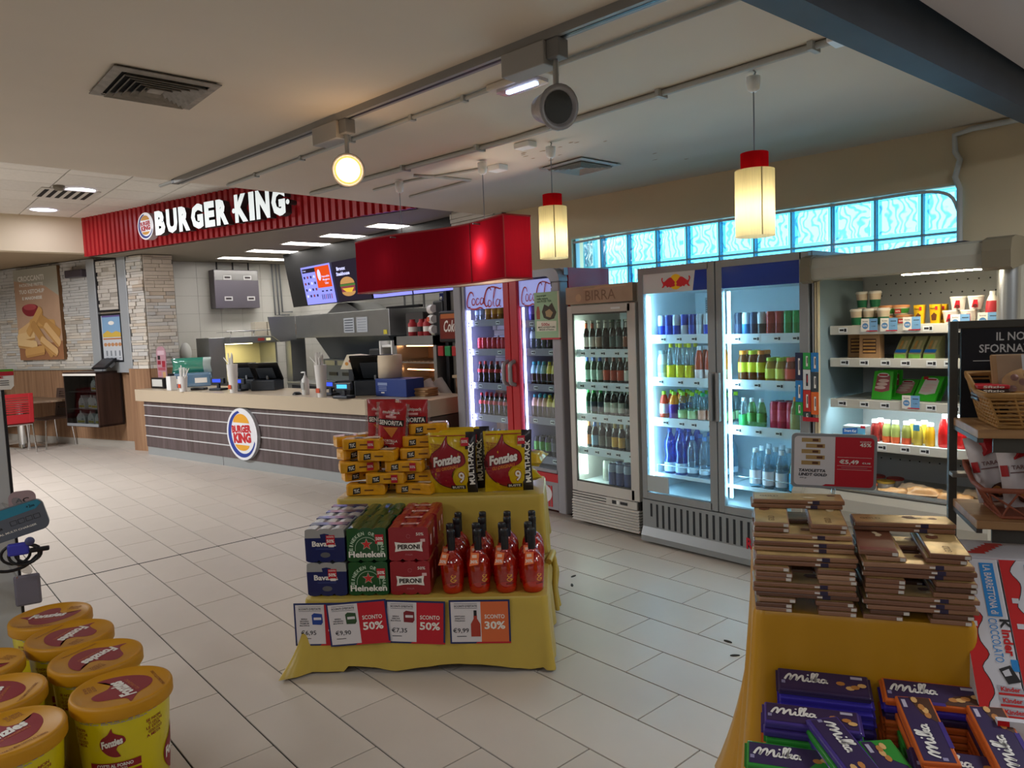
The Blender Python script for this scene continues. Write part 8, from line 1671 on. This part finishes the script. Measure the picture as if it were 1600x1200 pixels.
# ---------------------------------------------------------------- snack buckets on a low draped platform
cl = G(); drape(cl, -3.72, -2.385, -.05, .665, .139, .012, M_satin, .03, .012, 10, (.02, .09, .02, .02), seed=11, front_amp=1)
cl.obj('display_cloth', None, label='yellow cloth over the low platform under the snack buckets', cat='tablecloth')
M_bky = mat('bucket_yellow', '#d2c008', .35, noise=.04, nscale=8, coat=.25); M_bkl = mat('bucket_lid', '#c08608', .5); M_bkr = mat('bucket_red', '#85121c', .5)
BR, BRb, BHt = .138, .118, .325
def bucket():
    g = G().lathe([(BRb-.01, 0), (BRb, .006), (BR, BHt)], M_bky, 40)
    l = G().lathe([(.1465, BHt-.012), (.149, BHt-.008), (.149, BHt+.022), (.146, BHt+.030), (.138, BHt+.033), (.132, BHt+.026), (.0, BHt+.026)], M_bkl, 44, caps=False)
    la = G(); Z = T(0, 0, BHt+.0266)
    P = drop(.0, .0, .112); Q = [(-y*1.02, x*1.12) for x, y in P]      # the drop lies on its side
    la.star(Q, (0, 0), M_bkr, 0, Z, None, 2)
    la.text('Fonzies', -.012, .004, .135, .046, M_pw, .0012, Z, bold=.05, shear=.25, rot=.12); la.text('GLI ORIGINALI', .0, -.030, .10, .011, mat('lid_orange', '#b8642a', .5), .0008, Z, rot=.12)
    for k in range(3): la.text(('SE NON', 'TI LECCHI', 'LE DITA')[k], .055, .092-k*.012, .045, .009, mat('lid_brown', '#8a4a0e', .5), .0008, Z)
    la.text('SNACK DI MAIS COTTO AL FORNO', -.01, -.105, .13, .010, mat('lid_brown', '#8a4a0e', .5), .0008, Z)
    def wrap(x, y, z): r = BRb+(BR-BRb)*y/BHt+.0012+z; a = x/.13; return (r*math.sin(a), -r*math.cos(a), y)
    a = G(); rd = M_bkr
    P = drop(.0, .235, .05); a.star(P, (0, .235), rd, 0, None, wrap, 3); a.text('Fonzies', -.002, .240, .062, .024, M_pw, .001, None, wrap, bold=.05, shear=.25, rot=.2)
    a.rect(0, .162, .150, .024, rd, 0, None, wrap, 12, 1); a.text('COTTI AL FORNO', 0, .165, .105, .011, M_pw, .001, None, wrap, bold=.03); a.text('NON FRITTI', .004, .153, .06, .006, M_pw, .001, None, wrap)
    a.rect(0, .09, .150, .105, rd, 0, None, wrap, 12, 2)
    for k in range(9): a.rect(-.004+.004*(k % 2), .132-k*.0105, .13-.016*(k % 3), .0045, mat('print_pale_red', '#c9a0a0', .6), .001, None, wrap, 8, 1)
    for cx in (-.105, .12):
        for k, s in enumerate(('SE NON', 'TI LECCHI', 'LE DITA', 'GODI SOLO', 'A META')): a.text(s, cx+.006*(k % 2), .278-k*.0125, .050, .0095, rd, 0, None, wrap, rot=.06)
    a.text('NON FRITTI', -.165, .20, .05, .018, rd, 0, None, wrap, bold=.03)
    for cx in (.22, -.25, .41):
        P = drop(cx, .13, .085); a.star(P, (cx, .13), rd, 0, None, wrap, 3); a.text('Fonzies', cx, .14, .11, .036, M_pw, .001, None, wrap, bold=.05, shear=.25, rot=.2)
    sc = G()
    for k in range(46):
        if k % 3 != 2: aa = 2*PI*k/46; sc.rect(aa*.13, BHt-.016, .012, .0035, mat('seal_print', '#7a5a08', .5), .001, None, wrap, 2, 1)
    sc.text('SIGILLO DI GARANZIA', 0, BHt-.022, .2, .004, mat('seal_print', '#7a5a08', .5), .001, None, wrap)
    return Proto('snack_bucket', [('tub', g), ('lid', l), ('lid_print', la), ('side_print', a), ('seal_print', sc)]).ready()
bkp = bucket()
for x, y, rz, lab in ((-2.565, .538, 2.9+.25, 'nearest of the right row, label facing the aisle'), (-2.889, .534, -1.15, 'second from the front in the right row'), (-3.186, .508, -.95, 'third from the front in the right row'), (-3.469, .492, .95, 'farthest of the right row'),
                      (-2.51, .225, 1.9, 'nearest of the left row, at the left picture edge'), (-2.82, .225, 2.6, 'second in the left row, behind the nearest'), (-3.12, .205, .6, 'third in the left row, barely in view')):
    o = bkp.place((x, y, .1395), rz, 'yellow snack bucket, '+lab, 'snack bucket', 'yellow snack buckets on the low platform')
    for c in o.children:      # the printed side is turned to the aisle whatever way the lid was pressed on
        if c.name.startswith(('side_print', 'seal_print')): c.rotation_euler = (0, 0, -rz + rad(62 if x > -2.6 else 80))
# ---------------------------------------------------------------- accessory rack at the left edge
ar = empty('accessory_rack', (-3.95, .285, 0), 0, 'white accessory rack panel with black edge at the left picture edge', 'rack')
G().bbox(-.006, .006, -.33, .165, .0, 1.425, mat('rack_panel_white', '#b4b6b8', .5), .003).obj('panel', ar); G().bbox(-.008, .008, .165, .176, .0, 1.425, M_black, .002).obj('edge_strip', ar); G().bbox(-.2, .2, -.35, .18, 0, .05, M_black, .01).obj('foot', ar)
for k, (z, y) in enumerate(((.90, .13), (.62, .13), (.95, -.05), (.78, -.02), (.56, .02))): G().tube([(.005, y, z), (.26, y, z)], .004, M_chrome, 6).obj('hook', ar)
M_clr = thin('hook_tag_clear', '#f4f6f6', .3, .05, diff=.18, dcol='#c9cccc')
for k, (z, y) in enumerate(((.935, .16), (.655, .16))): G().prism(ell(0, 0, .018, .034, 14), 0, .002, M_clr, T(.27, y, z) @ RX(rad(40)) @ SIDE).obj('hook_tag', ar)
# boxed cable pack hanging from a hook
pk_ = empty('cable_pack', (-3.60, .40, .875), 0, 'grey and blue boxed charger pack hanging on the rack', 'accessory'); pk_.rotation_euler = (0, rad(-6), rad(78))
MP_ = FRONT
G().prism(rrect(.26, .13, .03), -.012, .012, mat('pack_grey', '#565c68', .35, coat=.3), MP_ @ RZ(.12)).obj('box', pk_)
g = G(); F = T(0, -.0125, 0) @ FRONT @ RZ(.12); g.poly([(-.10, .02), (.10, .028), (.125, .045), (.115, .062), (-.06, .062), (-.12, .04)], mat('pack_blue', '#2c7f9a', .35), 0, F)
for k in range(4): g.stroke([(.0+k*.028, -.012), (.022+k*.028, -.012), (.022+k*.028, .006), (.0+k*.028, .006), (.0+k*.028, -.012)], .0018, M_black, .0005, F)
g.text('ADAPTER', -.055, -.012, .05, .009, M_black, .0005, F); g.text('UNIVERSAL MULTI CHARGER', -.01, -.035, .19, .008, M_pw, .0005, F); g.poly(ell(-.10, -.0, .03, .014, 14), mat('pack_dark', '#3a3432', .4), .0005, F); g.text('+2m', .085, .045, .03, .012, M_black, .0005, F); g.obj('print', pk_)
pl_ = G().prism(rrect(.10, .14, .03), -.004, .004, mat('pack_pink', '#a88f92', .5), FRONT).obj('hang_card', None, (-3.78, .47, .90), rad(78), label='pink grey hanging card behind the charger pack on the rack', cat='accessory'); G().text('AC', -.0, .03, .05, .02, M_black, 0, T(0, -.0045, 0) @ FRONT).obj('print', pl_)
# black cable coils with a plug, its blue glow put in as plain colour
e = empty('cable_set', (-3.58, .40, .76), rad(78), 'black coiled car charger cable with blue plug below the charger pack', 'accessory')
for k, (cx, r_) in enumerate(((.035, .052), (.05, .045), (.005, .05))): G().tube([(cx+r_*math.cos(a), .012*k-.02, -.015+r_*.8*math.sin(a)) for a in [2*PI*q/20 for q in range(20)]], .006, M_black, 6, None, True).obj('cable_loop', e)
G().bbox(-.02, .055, -.03, .0, -.015, .035, mat('plug_blue', '#3c3fae', .3), .008).obj('plug', e); G().bbox(.055, .125, -.028, -.004, -.012, .006, M_black, .005).obj('plug_tip', e); G().lathe([(.0, .004), (.016, .004), (.018, 0)], mat('dial', '#4a4f78', .4), 14, T(.06, -.034, .04) @ RX(PI/2), caps=False).obj('dial', e)
G().tube(smooth_pts([(-.14, .0, .05), (-.11, -.01, -.04), (-.04, -.01, -.075), (.03, 0, -.07), (.08, 0, -.03)], 5), .007, M_black, 6).obj('cord', e)
e = G().bbox(-.05, .05, -.01, .01, -.09, .05, mat('pouch_grey', '#6e6a78', .5), .01).obj('pouch', None, (-3.86, .47, .53), rad(78), label='grey pouch pack hanging low on the rack behind the buckets', cat='accessory')
# discount tag clipped on the rack
tg = empty('price_tag', (-3.93, .435, 1.452), rad(75), 'small white, red and green offer tag clipped on the rack top', 'price card')
G().prism([(-.09, -.045), (.05, -.045), (.062, -.03), (.065, .045), (-.09, .045)], -.002, .0, M_pw, FRONT).obj('card', tg); g = G(); F = T(0, -.0024, 0) @ FRONT
g.rect(-.012, .026, .154, .018, M_sale, 0, F); g.rect(-.012, .04, .154, .01, mat('tag_green', '#5a9a2a', .5), .0, F); g.text('INSIEME', -.02, .010, .09, .010, M_sale, 0, F, bold=.03)
for k in range(3): g.rect(.0, -.006-k*.009, .09, .003, M_ink, 0, F)
g.obj('print', tg)
# dry leaf scraps on the floor
for k, (x, y, n) in enumerate(((-1.968, 3.094, 'farther one left of the gold table'), (-1.86, 2.982, 'nearer one left of the gold table'), (-3.187, 3.267, 'right of the yellow stand'), (-3.082, 3.145, 'right of the yellow stand, nearer'))):
    G().prism(smooth_pts([(-.022, 0), (-.008, .008), (.014, .007), (.024, .0), (.01, -.006), (-.01, -.007)], 3, True), 0, .004, mat('leaf_scrap', '#2b2822', .9)).obj('leaf_scrap', None, (x, y, .0012), .8*k, label='small dark leaf scrap on the tiled floor, '+n, cat='leaf', group='dark scraps on the floor')
